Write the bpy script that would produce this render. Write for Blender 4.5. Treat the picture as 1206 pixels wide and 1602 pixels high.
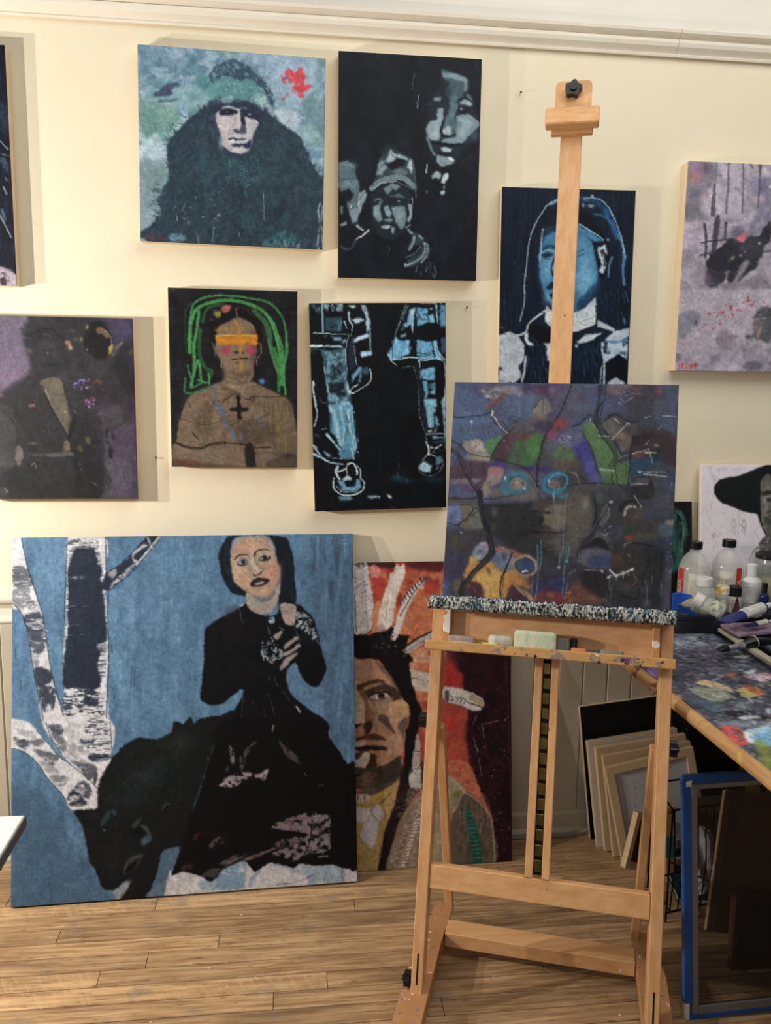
import bpy, bmesh, math, random
import numpy as np
from mathutils import Vector, Matrix

for o in list(bpy.data.objects): bpy.data.objects.remove(o)
SC = bpy.context.scene
COL = SC.collection
R = math.radians
random.seed(7)

# ------------------------------------------------------------------ camera (wall plane y=0, floor z=0, metres)
IW, IH, FPX = 1206, 1602, 1300.0
CC = np.array([0.0, -2.5, 1.46])
YAW, PITCH, ROLL = 0.1200917, 0.14989548, 0.01387602
_f = np.array([math.sin(YAW)*math.cos(PITCH), math.cos(YAW)*math.cos(PITCH), -math.sin(PITCH)])
_r = np.array([math.cos(YAW), -math.sin(YAW), 0.0]); _u = np.cross(_r, _f)
CR = math.cos(ROLL)*_r + math.sin(ROLL)*_u
CU = -math.sin(ROLL)*_r + math.cos(ROLL)*_u
CF = _f
cam_d = bpy.data.cameras.new('camera'); cam = bpy.data.objects.new('camera', cam_d); COL.objects.link(cam)
cam.matrix_world = Matrix(((CR[0], CU[0], -CF[0], CC[0]), (CR[1], CU[1], -CF[1], CC[1]), (CR[2], CU[2], -CF[2], CC[2]), (0, 0, 0, 1)))
cam_d.sensor_fit = 'VERTICAL'; cam_d.sensor_height = 36.0; cam_d.lens = FPX/IH*36.0
cam_d.clip_start = 0.02
SC.camera = cam

# ------------------------------------------------------------------ light
W = bpy.data.worlds.new('room_ambient'); SC.world = W; W.use_nodes = True
W.node_tree.nodes['Background'].inputs[0].default_value = (0.93, 0.96, 1.0, 1)
W.node_tree.nodes['Background'].inputs[1].default_value = 0.08
def lamp(name, kind, loc, power, color, size, aim=None):
    d = bpy.data.lights.new(name, kind); o = bpy.data.objects.new(name, d); COL.objects.link(o)
    o.location = loc; d.energy = power; d.color = color
    if kind == 'AREA': d.shape = 'RECTANGLE'; d.size, d.size_y = size
    else: d.shadow_soft_size = size
    if aim is not None:
        o.rotation_euler = (Vector(aim)-Vector(loc)).to_track_quat('-Z', 'Y').to_euler()
    return o
lamp('work_lamp_bulb', 'POINT', (-1.67, -1.02, 1.45), 78, (1.0, 0.93, 0.86), 0.02)
lamp('work_lamp_bulb', 'POINT', (-1.99, -0.78, 1.44), 78, (1.0, 0.93, 0.86), 0.02)
lamp('window_daylight', 'AREA', (-1.6, -4.2, 2.7), 22, (0.88, 0.94, 1.0), (2.4, 1.6), (0.3, 0, 1.3))
lamp('ceiling_light', 'AREA', (1.1, -1.55, 3.2), 41, (1.0, 0.97, 0.93), (2.4, 1.8), (0.9, -0.2, 1.0))
VS = SC.view_settings
VS.view_transform = 'Standard'; VS.look = 'None'; VS.exposure = 0.0; VS.gamma = 1.0; VS.use_curve_mapping = False

# ------------------------------------------------------------------ pixel helpers (a pixel gives a direction only)
def ray(x, y): return CF + (x-IW/2)/FPX*CR - (y-IH/2)/FPX*CU
def on(x, y, axis, val):
    d = ray(x, y); return CC + d*((val-CC[axis])/d[axis])
def floorpt(x, y, z=0.0): return on(x, y, 2, z)
def wallpt(x, y, t=0.0): return on(x, y, 1, -t)
def onplane(x, y, P, N):
    d = ray(x, y); P = np.asarray(P); return CC + d*(((P-CC)@N)/(d@N))
def proj(P):
    v = P-CC; z = v@CF
    return IW/2+FPX*(v@CR)/z, IH/2-FPX*(v@CU)/z

# ------------------------------------------------------------------ materials
def lin(h):
    h = h.lstrip('#'); c = [int(h[i:i+2], 16)/255 for i in (0, 2, 4)]
    return tuple((x/12.92 if x <= 0.04045 else ((x+0.055)/1.055)**2.4) for x in c)+(1.0,)
MATS = {}
def mat(name, col, rough=0.6, metal=0.0, spec=0.4, col2=None, nscale=8.0, stretch=(1, 1, 1), bump=0.0, bscale=60.0, alpha=1.0, trans=0.0, contrast=(0.35, 0.65), rnd=0.0, ior=1.45, spots=None):
    if name in MATS: return MATS[name]
    m = bpy.data.materials.new(name); m.use_nodes = True; MATS[name] = m
    nt = m.node_tree; N = nt.nodes; L = nt.links; b = N['Principled BSDF']
    b.inputs['Roughness'].default_value = rough; b.inputs['Metallic'].default_value = metal
    b.inputs['Specular IOR Level'].default_value = spec; b.inputs['IOR'].default_value = ior
    b.inputs['Base Color'].default_value = lin(col)
    b.inputs['Alpha'].default_value = alpha; b.inputs['Transmission Weight'].default_value = trans
    tc = N.new('ShaderNodeTexCoord'); mp = N.new('ShaderNodeMapping'); mp.inputs['Scale'].default_value = stretch
    L.new(tc.outputs['Object'], mp.inputs['Vector'])
    vec = mp.outputs['Vector']
    if rnd:
        oi = N.new('ShaderNodeObjectInfo'); va = N.new('ShaderNodeVectorMath'); va.operation = 'ADD'
        sc = N.new('ShaderNodeMath'); sc.operation = 'MULTIPLY'; sc.inputs[1].default_value = 40.0
        L.new(oi.outputs['Random'], sc.inputs[0]); L.new(vec, va.inputs[0]); L.new(sc.outputs[0], va.inputs[1]); vec = va.outputs[0]
    out = None
    if col2:
        n = N.new('ShaderNodeTexNoise'); n.inputs['Scale'].default_value = nscale; n.inputs['Detail'].default_value = 6
        n.inputs['Roughness'].default_value = 0.6
        L.new(vec, n.inputs['Vector'])
        r = N.new('ShaderNodeValToRGB'); r.color_ramp.elements[0].position, r.color_ramp.elements[1].position = contrast
        r.color_ramp.elements[0].color = lin(col); r.color_ramp.elements[1].color = lin(col2)
        L.new(n.outputs['Fac'], r.inputs['Fac']); out = r.outputs['Color']
    if rnd:
        hs = N.new('ShaderNodeHueSaturation'); mr = N.new('ShaderNodeMapRange')
        mr.inputs['To Min'].default_value = 1-rnd; mr.inputs['To Max'].default_value = 1+rnd
        L.new(oi.outputs['Random'], mr.inputs['Value']); L.new(mr.outputs['Result'], hs.inputs['Value'])
        if out: L.new(out, hs.inputs['Color'])
        else: hs.inputs['Color'].default_value = lin(col)
        out = hs.outputs['Color']
    if spots:
        for i, (sc_, th, c) in enumerate(spots):
            v = N.new('ShaderNodeTexNoise'); v.inputs['Scale'].default_value = sc_; v.inputs['Detail'].default_value = 3
            ad = N.new('ShaderNodeVectorMath'); ad.operation = 'ADD'; ad.inputs[1].default_value = (3.1*i+1, 5.7*i, 1.3*i)
            L.new(tc.outputs['Object'], ad.inputs[0]); L.new(ad.outputs[0], v.inputs['Vector'])
            mr = N.new('ShaderNodeMapRange'); mr.inputs['From Min'].default_value = th; mr.inputs['From Max'].default_value = th+0.02
            L.new(v.outputs['Fac'], mr.inputs['Value'])
            mx = N.new('ShaderNodeMix'); mx.data_type = 'RGBA'
            L.new(mr.outputs['Result'], mx.inputs['Factor'])
            if out: L.new(out, mx.inputs['A'])
            else: mx.inputs['A'].default_value = lin(col)
            mx.inputs['B'].default_value = lin(c); out = mx.outputs['Result']
    if out: L.new(out, b.inputs['Base Color'])
    if bump:
        n2 = N.new('ShaderNodeTexNoise'); n2.inputs['Scale'].default_value = bscale; n2.inputs['Detail'].default_value = 4
        L.new(vec, n2.inputs['Vector'])
        bp = N.new('ShaderNodeBump'); bp.inputs['Strength'].default_value = bump; bp.inputs['Distance'].default_value = 0.004
        L.new(n2.outputs['Fac'], bp.inputs['Height']); L.new(bp.outputs['Normal'], b.inputs['Normal'])
    return m

def paint_mat():
    m = bpy.data.materials.new('oil_paint'); m.use_nodes = True; N = m.node_tree.nodes; L = m.node_tree.links; b = N['Principled BSDF']
    a = N.new('ShaderNodeAttribute'); a.attribute_name = 'paint'
    L.new(a.outputs['Color'], b.inputs['Base Color'])
    b.inputs['Roughness'].default_value = 0.55; b.inputs['Specular IOR Level'].default_value = 0.18
    tc = N.new('ShaderNodeTexCoord'); n = N.new('ShaderNodeTexNoise'); n.inputs['Scale'].default_value = 90; n.inputs['Detail'].default_value = 4
    L.new(tc.outputs['Object'], n.inputs['Vector'])
    bp = N.new('ShaderNodeBump'); bp.inputs['Strength'].default_value = 0.12; bp.inputs['Distance'].default_value = 0.003
    L.new(n.outputs['Fac'], bp.inputs['Height']); L.new(bp.outputs['Normal'], b.inputs['Normal'])
    return m
M_PAINT = paint_mat()

M_WALL = mat('cream_wall_paint', 'ebe1c6', 0.75, spec=0.2, col2='e7dcc0', nscale=3.0, bump=0.06, bscale=90)
M_TRIM = mat('cream_trim_paint', 'e8e0d0', 0.5, spec=0.35, col2='e2dac8', nscale=4.0, bump=0.03)
M_FRIEZE = mat('white_frieze_paint', 'e8e3d8', 0.7, spec=0.2, col2='e2ddd0', nscale=3.0)
M_WAINS = mat('putty_wainscot_paint', 'bfb6a2', 0.5, spec=0.35, col2='b7ad98', nscale=3.0, rnd=0.02)
M_BEECH = mat('oiled_beech', 'ce9964', 0.45, col2='dcad7c', nscale=5.0, stretch=(14, 14, 1.2), bump=0.03, rnd=0.04, spots=((60, 0.74, '7d5630'), (45, 0.76, 'e6dccb')))
M_BEECHX = mat('oiled_beech_rail', 'ce9964', 0.45, col2='dcad7c', nscale=5.0, stretch=(1.2, 14, 14), bump=0.03, rnd=0.04, spots=((60, 0.74, '7d5630'), (45, 0.75, 'e6dccb')))
M_FOOT = mat('paint_spotted_beech', 'a9784d', 0.5, col2='bb8a5e', nscale=6.0, spots=((60, 0.66, 'd8d2c8'), (75, 0.69, '4b6c93'), (70, 0.70, '3a2a20'), (66, 0.70, 'b24a3c')))
M_BIRCH = mat('raw_birch_ply', 'd3b182', 0.6, col2='dcc096', nscale=4.0, stretch=(1, 6, 6), rnd=0.06)
M_PINE = mat('raw_pine_strip', 'dec7a4', 0.6, col2='e8d5b6', nscale=5.0, stretch=(8, 8, 1), rnd=0.06)
M_BLACKP = mat('black_plastic', '111214', 0.35)
M_BRASS = mat('brass_ratchet', '8a7a45', 0.35, metal=0.9, col2='6a5c34', nscale=20)
M_STEEL = mat('dull_steel', '7a7a78', 0.4, metal=0.9)
M_DARKSLOT = mat('dark_slot', '15110d', 0.8)

# ------------------------------------------------------------------ mesh helpers
def new_obj(name, bm, m, parent=None, smooth=False):
    me = bpy.data.meshes.new(name); bm.normal_update(); bm.to_mesh(me); bm.free()
    o = bpy.data.objects.new(name, me); COL.objects.link(o)
    if isinstance(m, (list, tuple)):
        for k in m: me.materials.append(k)
    else: me.materials.append(m)
    if smooth:
        for p in me.polygons: p.use_smooth = True
    if parent: o.parent = parent
    return o
def tag(o, label=None, cat=None, group=None, kind=None):
    if label: o['label'] = label
    if cat: o['category'] = cat
    if group: o['group'] = group
    if kind: o['kind'] = kind
    return o
def thing(name, label, cat, loc=(0, 0, 0), mtx=None, group=None):
    o = bpy.data.objects.new(name, None); COL.objects.link(o); o.empty_display_size = 0.05
    if mtx is not None: o.matrix_world = mtx
    else: o.location = loc
    return tag(o, label, cat, group)
def V3(a): return Vector((float(a[0]), float(a[1]), float(a[2])))
def box(bm, lo, hi, bevel=0.0, seg=1, axes=None, org=None, mi=0):
    lo, hi = np.asarray(lo, float), np.asarray(hi, float)
    r = bmesh.ops.create_cube(bm, size=1.0)
    vs = r['verts']; c = (lo+hi)/2; s = hi-lo
    for v in vs: v.co = Vector((v.co.x*s[0]+c[0], v.co.y*s[1]+c[1], v.co.z*s[2]+c[2]))
    geo = vs
    if bevel:
        es = list({e for v in vs for e in v.link_edges})
        rr = bmesh.ops.bevel(bm, geom=es, offset=bevel, segments=seg, affect='EDGES', profile=0.5)
        geo = list({v for f in rr['faces'] for v in f.verts} | {v for v in vs if v.is_valid})
    if axes is not None:
        ax = [V3(a) for a in axes]; og = V3(org)
        for v in geo: v.co = og+ax[0]*v.co.x+ax[1]*v.co.y+ax[2]*v.co.z
    if mi:
        for f in {f for v in geo for f in v.link_faces}: f.material_index = mi
    return geo
def tube(bm, pts, r, seg=8, cap=True, closed=False, mi=0):
    pts = [V3(p) for p in pts]; n = len(pts)
    rs = r if isinstance(r, (list, tuple)) else [r]*n
    rings = []; ref = None
    for i, p in enumerate(pts):
        a = pts[(i-1) % n] if (i > 0 or closed) else pts[0]; b = pts[(i+1) % n] if (i < n-1 or closed) else pts[-1]
        t = (b-a).normalized()
        if ref is None:
            ref = t.orthogonal().normalized()
        ref = (ref-t*ref.dot(t))
        ref = ref.normalized() if ref.length > 1e-6 else t.orthogonal().normalized()
        q = t.cross(ref)
        rings.append([bm.verts.new(p+ref*(math.cos(2*math.pi*k/seg)*rs[i])+q*(math.sin(2*math.pi*k/seg)*rs[i])) for k in range(seg)])
    fs = []
    for i in range(n if closed else n-1):
        A, B = rings[i], rings[(i+1) % n]
        for k in range(seg): fs.append(bm.faces.new((A[k], A[(k+1) % seg], B[(k+1) % seg], B[k])))
    if cap and not closed:
        fs.append(bm.faces.new(rings[0][::-1])); fs.append(bm.faces.new(rings[-1]))
    for f in fs: f.material_index = mi
    return rings
def lathe(bm, prof, seg=20, mtx=None, cap=True, mi=0):
    rings = []
    for r, z in prof:
        ring = []
        for k in range(seg):
            a = 2*math.pi*k/seg; p = Vector((r*math.cos(a), r*math.sin(a), z))
            ring.append(bm.verts.new(mtx @ p if mtx is not None else p))
        rings.append(ring)
    fs = []
    for A, B in zip(rings, rings[1:]):
        for k in range(seg): fs.append(bm.faces.new((A[k], A[(k+1) % seg], B[(k+1) % seg], B[k])))
    if cap:
        fs.append(bm.faces.new(rings[0][::-1])); fs.append(bm.faces.new(rings[-1]))
    for f in fs: f.material_index = mi
def prism(bm, poly, h0, h1, fn, mi=0):
    """poly: 2-D outline; fn(x, y, h) -> 3-D point"""
    A = [bm.verts.new(V3(fn(x, y, h0))) for x, y in poly]; B = [bm.verts.new(V3(fn(x, y, h1))) for x, y in poly]
    n = len(poly); fs = [bm.faces.new(A[::-1]), bm.faces.new(B)]
    for k in range(n): fs.append(bm.faces.new((A[k], A[(k+1) % n], B[(k+1) % n], B[k])))
    for f in fs: f.material_index = mi
    bmesh.ops.recalc_face_normals(bm, faces=fs)
def frame_mtx(org, ex, ey, ez):
    return Matrix(((ex[0], ey[0], ez[0], org[0]), (ex[1], ey[1], ez[1], org[1]), (ex[2], ey[2], ez[2], org[2]), (0, 0, 0, 1)))
def nrm(v): v = np.asarray(v, float); return v/np.linalg.norm(v)

# ------------------------------------------------------------------ painting engine: brush marks evaluated per point of the painted board
def hx(h): return np.array([int(h[i:i+2], 16)/255 for i in (0, 2, 4)])
def vnoise(x, y, seed, octs=3):
    out = np.zeros_like(x); amp = 1.0; tot = 0
    for o in range(octs):
        rs = np.random.RandomState(seed*31+o*7+1); G = rs.rand(64, 64)
        xi = np.floor(x).astype(int); yi = np.floor(y).astype(int); fx = x-xi; fy = y-yi
        fx = fx*fx*(3-2*fx); fy = fy*fy*(3-2*fy)
        a = G[yi % 64, xi % 64]; b = G[yi % 64, (xi+1) % 64]; c = G[(yi+1) % 64, xi % 64]; d = G[(yi+1) % 64, (xi+1) % 64]
        out += amp*((a*(1-fx)+b*fx)*(1-fy)+(c*(1-fx)+d*fx)*fy); tot += amp; amp *= 0.55; x = x*2.03+17; y = y*2.03+9
    return out/tot
class Art:
    def __init__(s, X, Y, step, base, seed=1, warp=0.55):
        wx = (vnoise(X/3.2, Y/3.2, seed+70, 2)-.5)*2.6+(vnoise(X/13, Y/13, seed+71, 2)-.5)*2.4; wy = (vnoise(X/3.2+31, Y/3.2, seed+72, 2)-.5)*2.6+(vnoise(X/13, Y/13+17, seed+73, 2)-.5)*2.4
        X, Y = X+wx*warp, Y+wy*warp   # hand-held brush wobble
        s.X, s.Y, s.step, s.seed = X, Y, step, seed
        s.C = np.empty(X.shape+(3,)); s.C[:] = hx(base); s.k = 1.0; s.ox = s.oy = 0.0
        s.cx0, s.cx1, s.ry0, s.ry1 = X.min(0), X.max(0), Y.min(1), Y.max(1)
        s.rng = np.random.RandomState(seed); s.psm = True; s.soft = 1.0
    def f(s, ox, oy, w, zw=1206): s.ox, s.oy, s.k = ox, oy, w/zw; return s
    def pts(s, t, sm=False, closed=False):
        a = np.array([float(q) for q in t.split()]).reshape(-1, 2)*s.k+np.array([s.ox, s.oy])
        if sm and len(a) > 2:
            n = len(a); out = []
            for i in range(n if closed else n-1):
                if closed: p0, p1, p2, p3 = a[i-1], a[i], a[(i+1) % n], a[(i+2) % n]
                else: p0, p1, p2, p3 = a[max(i-1, 0)], a[i], a[i+1], a[min(i+2, n-1)]
                for u in (0, .25, .5, .75):
                    out.append(0.5*((2*p1)+(-p0+p2)*u+(2*p0-5*p1+4*p2-p3)*u*u+(-p0+3*p1-3*p2+p3)*u**3))
            if not closed: out.append(a[-1])
            a = np.array(out)
        return a
    def win(s, lo, hi, pad):
        c = np.where((s.cx1 >= lo[0]-pad) & (s.cx0 <= hi[0]+pad))[0]; r = np.where((s.ry1 >= lo[1]-pad) & (s.ry0 <= hi[1]+pad))[0]
        if len(c) == 0 or len(r) == 0: return None
        return slice(r[0], r[-1]+1), slice(c[0], c[-1]+1)
    def mix(s, w, al, col):
        c = hx(col) if isinstance(col, str) else col
        s.C[w] += (c-s.C[w])*al[..., None]
    def blur(s, m, r):
        n = max(1, int(round((r/s.step)**2*0.8)))
        if r/s.step < 0.4: n = 1
        for _ in range(min(n, 40)):
            q = np.pad(m, 1, mode='edge')
            m = (q[1:-1, 1:-1]*4+2*(q[:-2, 1:-1]+q[2:, 1:-1]+q[1:-1, :-2]+q[1:-1, 2:])+q[:-2, :-2]+q[2:, 2:]+q[:-2, 2:]+q[2:, :-2])/16
        return m
    def tex(s, w, t):
        # t: (scale_x, scale_y, threshold, softness)
        n = vnoise(s.X[w]/t[0], s.Y[w]/t[1], s.rng.randint(1000), 3)
        return np.clip((n-t[2])/t[3]+0.5, 0, 1)
    def mask(s, t, s_=1.0, wob=0.0, sm=True, wsc=5.0):
        s_ = max(.7, s_*s.soft) if s_ > 1.5 else s_
        a = s.pts(t, sm, True); lo, hi = a.min(0), a.max(0); w = s.win(lo, hi, s_*2+wob+1)
        if w is None: return None, None
        X, Y = s.X[w], s.Y[w]
        if wob:
            X = X+(vnoise(X/wsc, Y/wsc, s.rng.randint(1000), 2)-.5)*2*wob; Y = Y+(vnoise(Y/wsc+9, X/wsc, s.rng.randint(1000), 2)-.5)*2*wob
        ins = np.zeros(X.shape, bool); y0r, y1r = Y.min(1), Y.max(1)
        for (x1, y1), (x2, y2) in zip(a, np.roll(a, -1, 0)):
            if y1 == y2: continue
            rr = np.where((y1r >= min(y1, y2)) & (y0r <= max(y1, y2)))[0]
            if len(rr) == 0: continue
            q = slice(rr[0], rr[-1]+1); Yq = Y[q]
            ins[q] ^= ((y1 > Yq) != (y2 > Yq)) & (X[q] < (x2-x1)*(Yq-y1)/(y2-y1)+x1)
        return w, s.blur(ins.astype(float), s_)
    def p(s, t, col, a=1.0, s_=0.8, wob=0.0, sm=None, tex=None):
        sm = s.psm if sm is None else sm
        w, m = s.mask(t, s_, wob, sm)
        if w is None: return
        if tex: m = m*s.tex(w, tex)
        s.mix(w, m*a, col)
    def l(s, t, wd, col, a=1.0, s_=0.9, sm=True, tex=None, end=None, px=False):
        P = s.pts(t, sm); wd = wd*(1 if px else s.k); e = wd if end is None else end*(1 if px else s.k)
        pad = max(wd, e)/2+s_+1; W = s.win(P.min(0), P.max(0), pad)
        if W is None: return
        al = np.zeros(s.X[W].shape); n = len(P)-1; r0, c0 = W[0].start, W[1].start
        for i in range(n):
            p, q = P[i], P[i+1]; w = s.win(np.minimum(p, q), np.maximum(p, q), pad)
            if w is None: continue
            X, Y = s.X[w]-p[0], s.Y[w]-p[1]; d = q-p; L2 = d@d+1e-9
            u = np.clip((X*d[0]+Y*d[1])/L2, 0, 1); D = np.hypot(X-u*d[0], Y-u*d[1])
            hw = (wd+(e-wd)*(i+u)/n)/2
            v = al[w[0].start-r0:w[0].stop-r0, w[1].start-c0:w[1].stop-c0]
            np.maximum(v, np.clip(.5-(D-hw)/s_, 0, 1)*np.clip(hw/(.35*s_), 0, 1), out=v)
        if tex: al = al*s.tex(W, tex)
        s.mix(W, al*a, col)
    def b(s, x, y, rx, ry, col, a=1.0, rot=0.0, pw=1.0):
        cx, cy, rx, ry = s.ox+x*s.k, s.oy+y*s.k, rx*s.k, ry*s.k; m = max(rx, ry)*2.2
        w = s.win((cx-m, cy-m), (cx+m, cy+m), 1)
        if w is None: return
        c, q = math.cos(rot), math.sin(rot); X, Y = s.X[w]-cx, s.Y[w]-cy
        r2 = ((X*c+Y*q)/rx)**2+((-X*q+Y*c)/ry)**2
        s.mix(w, a*np.exp(-r2**pw), col)
    def n(s, col, sx, sy, th, so, a=1.0, box=None):
        w = (slice(None), slice(None))
        if box:
            w = s.win((box[0], box[1]), (box[2], box[3]), 0)
            if w is None: return
        m = s.tex(w, (sx, sy, th, so))*a
        if box:
            fx, fy = (box[2]-box[0])*.22, (box[3]-box[1])*.22
            m = m*np.clip(np.minimum(s.X[w]-box[0], box[2]-s.X[w])/fx, 0, 1)*np.clip(np.minimum(s.Y[w]-box[1], box[3]-s.Y[w])/fy, 0, 1)
        s.mix(w, m, col)
    def scat(s, t, num, r0, r1, cols, a=0.9, asp=(1, 2.2), rot=None, ring=0.0):
        P = s.pts(t); lo, hi = P.min(0), P.max(0); k, ox, oy = s.k, s.ox, s.oy; s.k, s.ox, s.oy = 1.0, 0, 0; i = 0; tries = 0
        while i < num and tries < num*20:
            tries += 1; x, y = lo+(hi-lo)*s.rng.rand(2); ins = False
            for (x1, y1), (x2, y2) in zip(P, np.roll(P, -1, 0)):
                if (y1 > y) != (y2 > y) and x < (x2-x1)*(y-y1)/(y2-y1)+x1: ins = not ins
            if not ins: continue
            r = r0+(r1-r0)*s.rng.rand(); q = asp[0]+(asp[1]-asp[0])*s.rng.rand()
            an = s.rng.rand()*3.14 if rot is None else rot+s.rng.randn()*.25
            s.b(x, y, r*q, r, cols[s.rng.randint(len(cols))], a, an, 2.0); i += 1
        s.k, s.ox, s.oy = k, ox, oy
    def desat(s, f, g=1.0):
        m = s.C.mean(-1, keepdims=True); s.C = (s.C+(m-s.C)*f)*g
    def fur(s, t, num, L, wd, cols, ang=None, spread=.5, a=.6):
        P = s.pts(t); lo, hi = P.min(0), P.max(0); k, ox, oy = s.k, s.ox, s.oy; s.k, s.ox, s.oy = 1.0, 0, 0; i = 0; tries = 0
        while i < num and tries < num*20:
            tries += 1; x, y = lo+(hi-lo)*s.rng.rand(2); ins = False
            for (x1, y1), (x2, y2) in zip(P, np.roll(P, -1, 0)):
                if (y1 > y) != (y2 > y) and x < (x2-x1)*(y-y1)/(y2-y1)+x1: ins = not ins
            if not ins: continue
            an = (s.rng.rand()*6.28 if ang is None else ang)+s.rng.randn()*spread; q = L*(.5+s.rng.rand())
            s.l('%f %f %f %f' % (x, y, x+q*math.cos(an), y+q*math.sin(an)), wd*(.6+.8*s.rng.rand()), cols[s.rng.randint(len(cols))], a, .9, False, end=.3); i += 1
        s.k, s.ox, s.oy = k, ox, oy
    def smear(s, dens=45.0, L=4.5, wd=1.6, a=.5, jit=.13):
        # broken brushwork: short strokes dragged from the colour already there
        k, ox, oy = s.k, s.ox, s.oy; s.k, s.ox, s.oy = 1.0, 0, 0; h, w = s.X.shape; AN = 6.28*vnoise(s.X/28.0, s.Y/28.0, s.seed+90, 1)
        for _ in range(int(h*w*s.step**2/dens)):
            r, c = s.rng.randint(h), s.rng.randint(w); x, y = s.X[r, c], s.Y[r, c]
            an = AN[r, c]+s.rng.randn()*.5
            q = L*(.5+s.rng.rand())*.5; dx, dy = q*math.cos(an), q*math.sin(an)
            hw = wd*(.6+.9*s.rng.rand())/2; n_ = int((q+hw+1)/s.step)+1; W = (slice(max(r-n_, 0), r+n_+1), slice(max(c-n_, 0), c+n_+1))
            X, Y = s.X[W]-x+dx, s.Y[W]-y+dy; u = np.clip((X*dx+Y*dy)/(2*(dx*dx+dy*dy)+1e-9), 0, 1); D = np.hypot(X-2*u*dx, Y-2*u*dy)
            s.mix(W, np.clip(.5-(D-hw), 0, 1)*a, np.clip(s.C[r, c]*(1+jit*s.rng.randn()), 0, 1))
        s.k, s.ox, s.oy = k, ox, oy
    def text(s, x, y, h, string, col, wd=1.2, a=0.9, slant=0.0, adv=0.75):
        G = {'D': ['0 0 0 1', '0 0 .6 .2 .6 .8 0 1'], 'K': ['0 0 0 1', '.6 0 0 .5 .6 1'], 'E': ['.6 0 0 0 0 1 .6 1', '0 .5 .4 .5'], 'L': ['0 0 0 1 .5 1'],
             'C': ['.6 .1 .2 0 0 .5 .2 1 .6 .9'], 'A': ['0 1 .3 0 .6 1', '.1 .6 .5 .6'], 'M': ['0 1 0 0 .3 .6 .6 0 .6 1'], 'P': ['0 1 0 0 .6 .15 .5 .5 0 .5'],
             'S': ['.6 .1 .2 0 .1 .35 .5 .6 .4 1 0 .9'], 'W': ['0 0 .15 1 .3 .4 .45 1 .6 0'], 'V': ['0 0 .3 1 .6 0'], 'T': ['0 0 .6 0', '.3 0 .3 1'],
             'R': ['0 1 0 0 .6 .15 .5 .5 0 .5 .6 1'], 'O': ['.3 0 0 .5 .3 1 .6 .5 .3 0'], 'I': ['.3 0 .3 1'], 'N': ['0 1 0 0 .6 1 .6 0'], 'G': ['.6 .1 .2 0 0 .5 .2 1 .6 .9 .6 .55 .35 .55'], 'B': ['0 0 0 1 .6 .8 0 .5 .5 .2 0 0'], 'F': ['.6 0 0 0 0 1', '0 .5 .4 .5']}
        for i, ch in enumerate(string):
            for st in G.get(ch, []):
                q = [float(v) for v in st.split()]
                s.l(' '.join('%f %f' % (x+i*h*adv+q[j]*h*.95-slant*q[j+1]*h, y+q[j+1]*h) for j in range(0, len(q), 2)), wd, col, a, .8, False)

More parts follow.
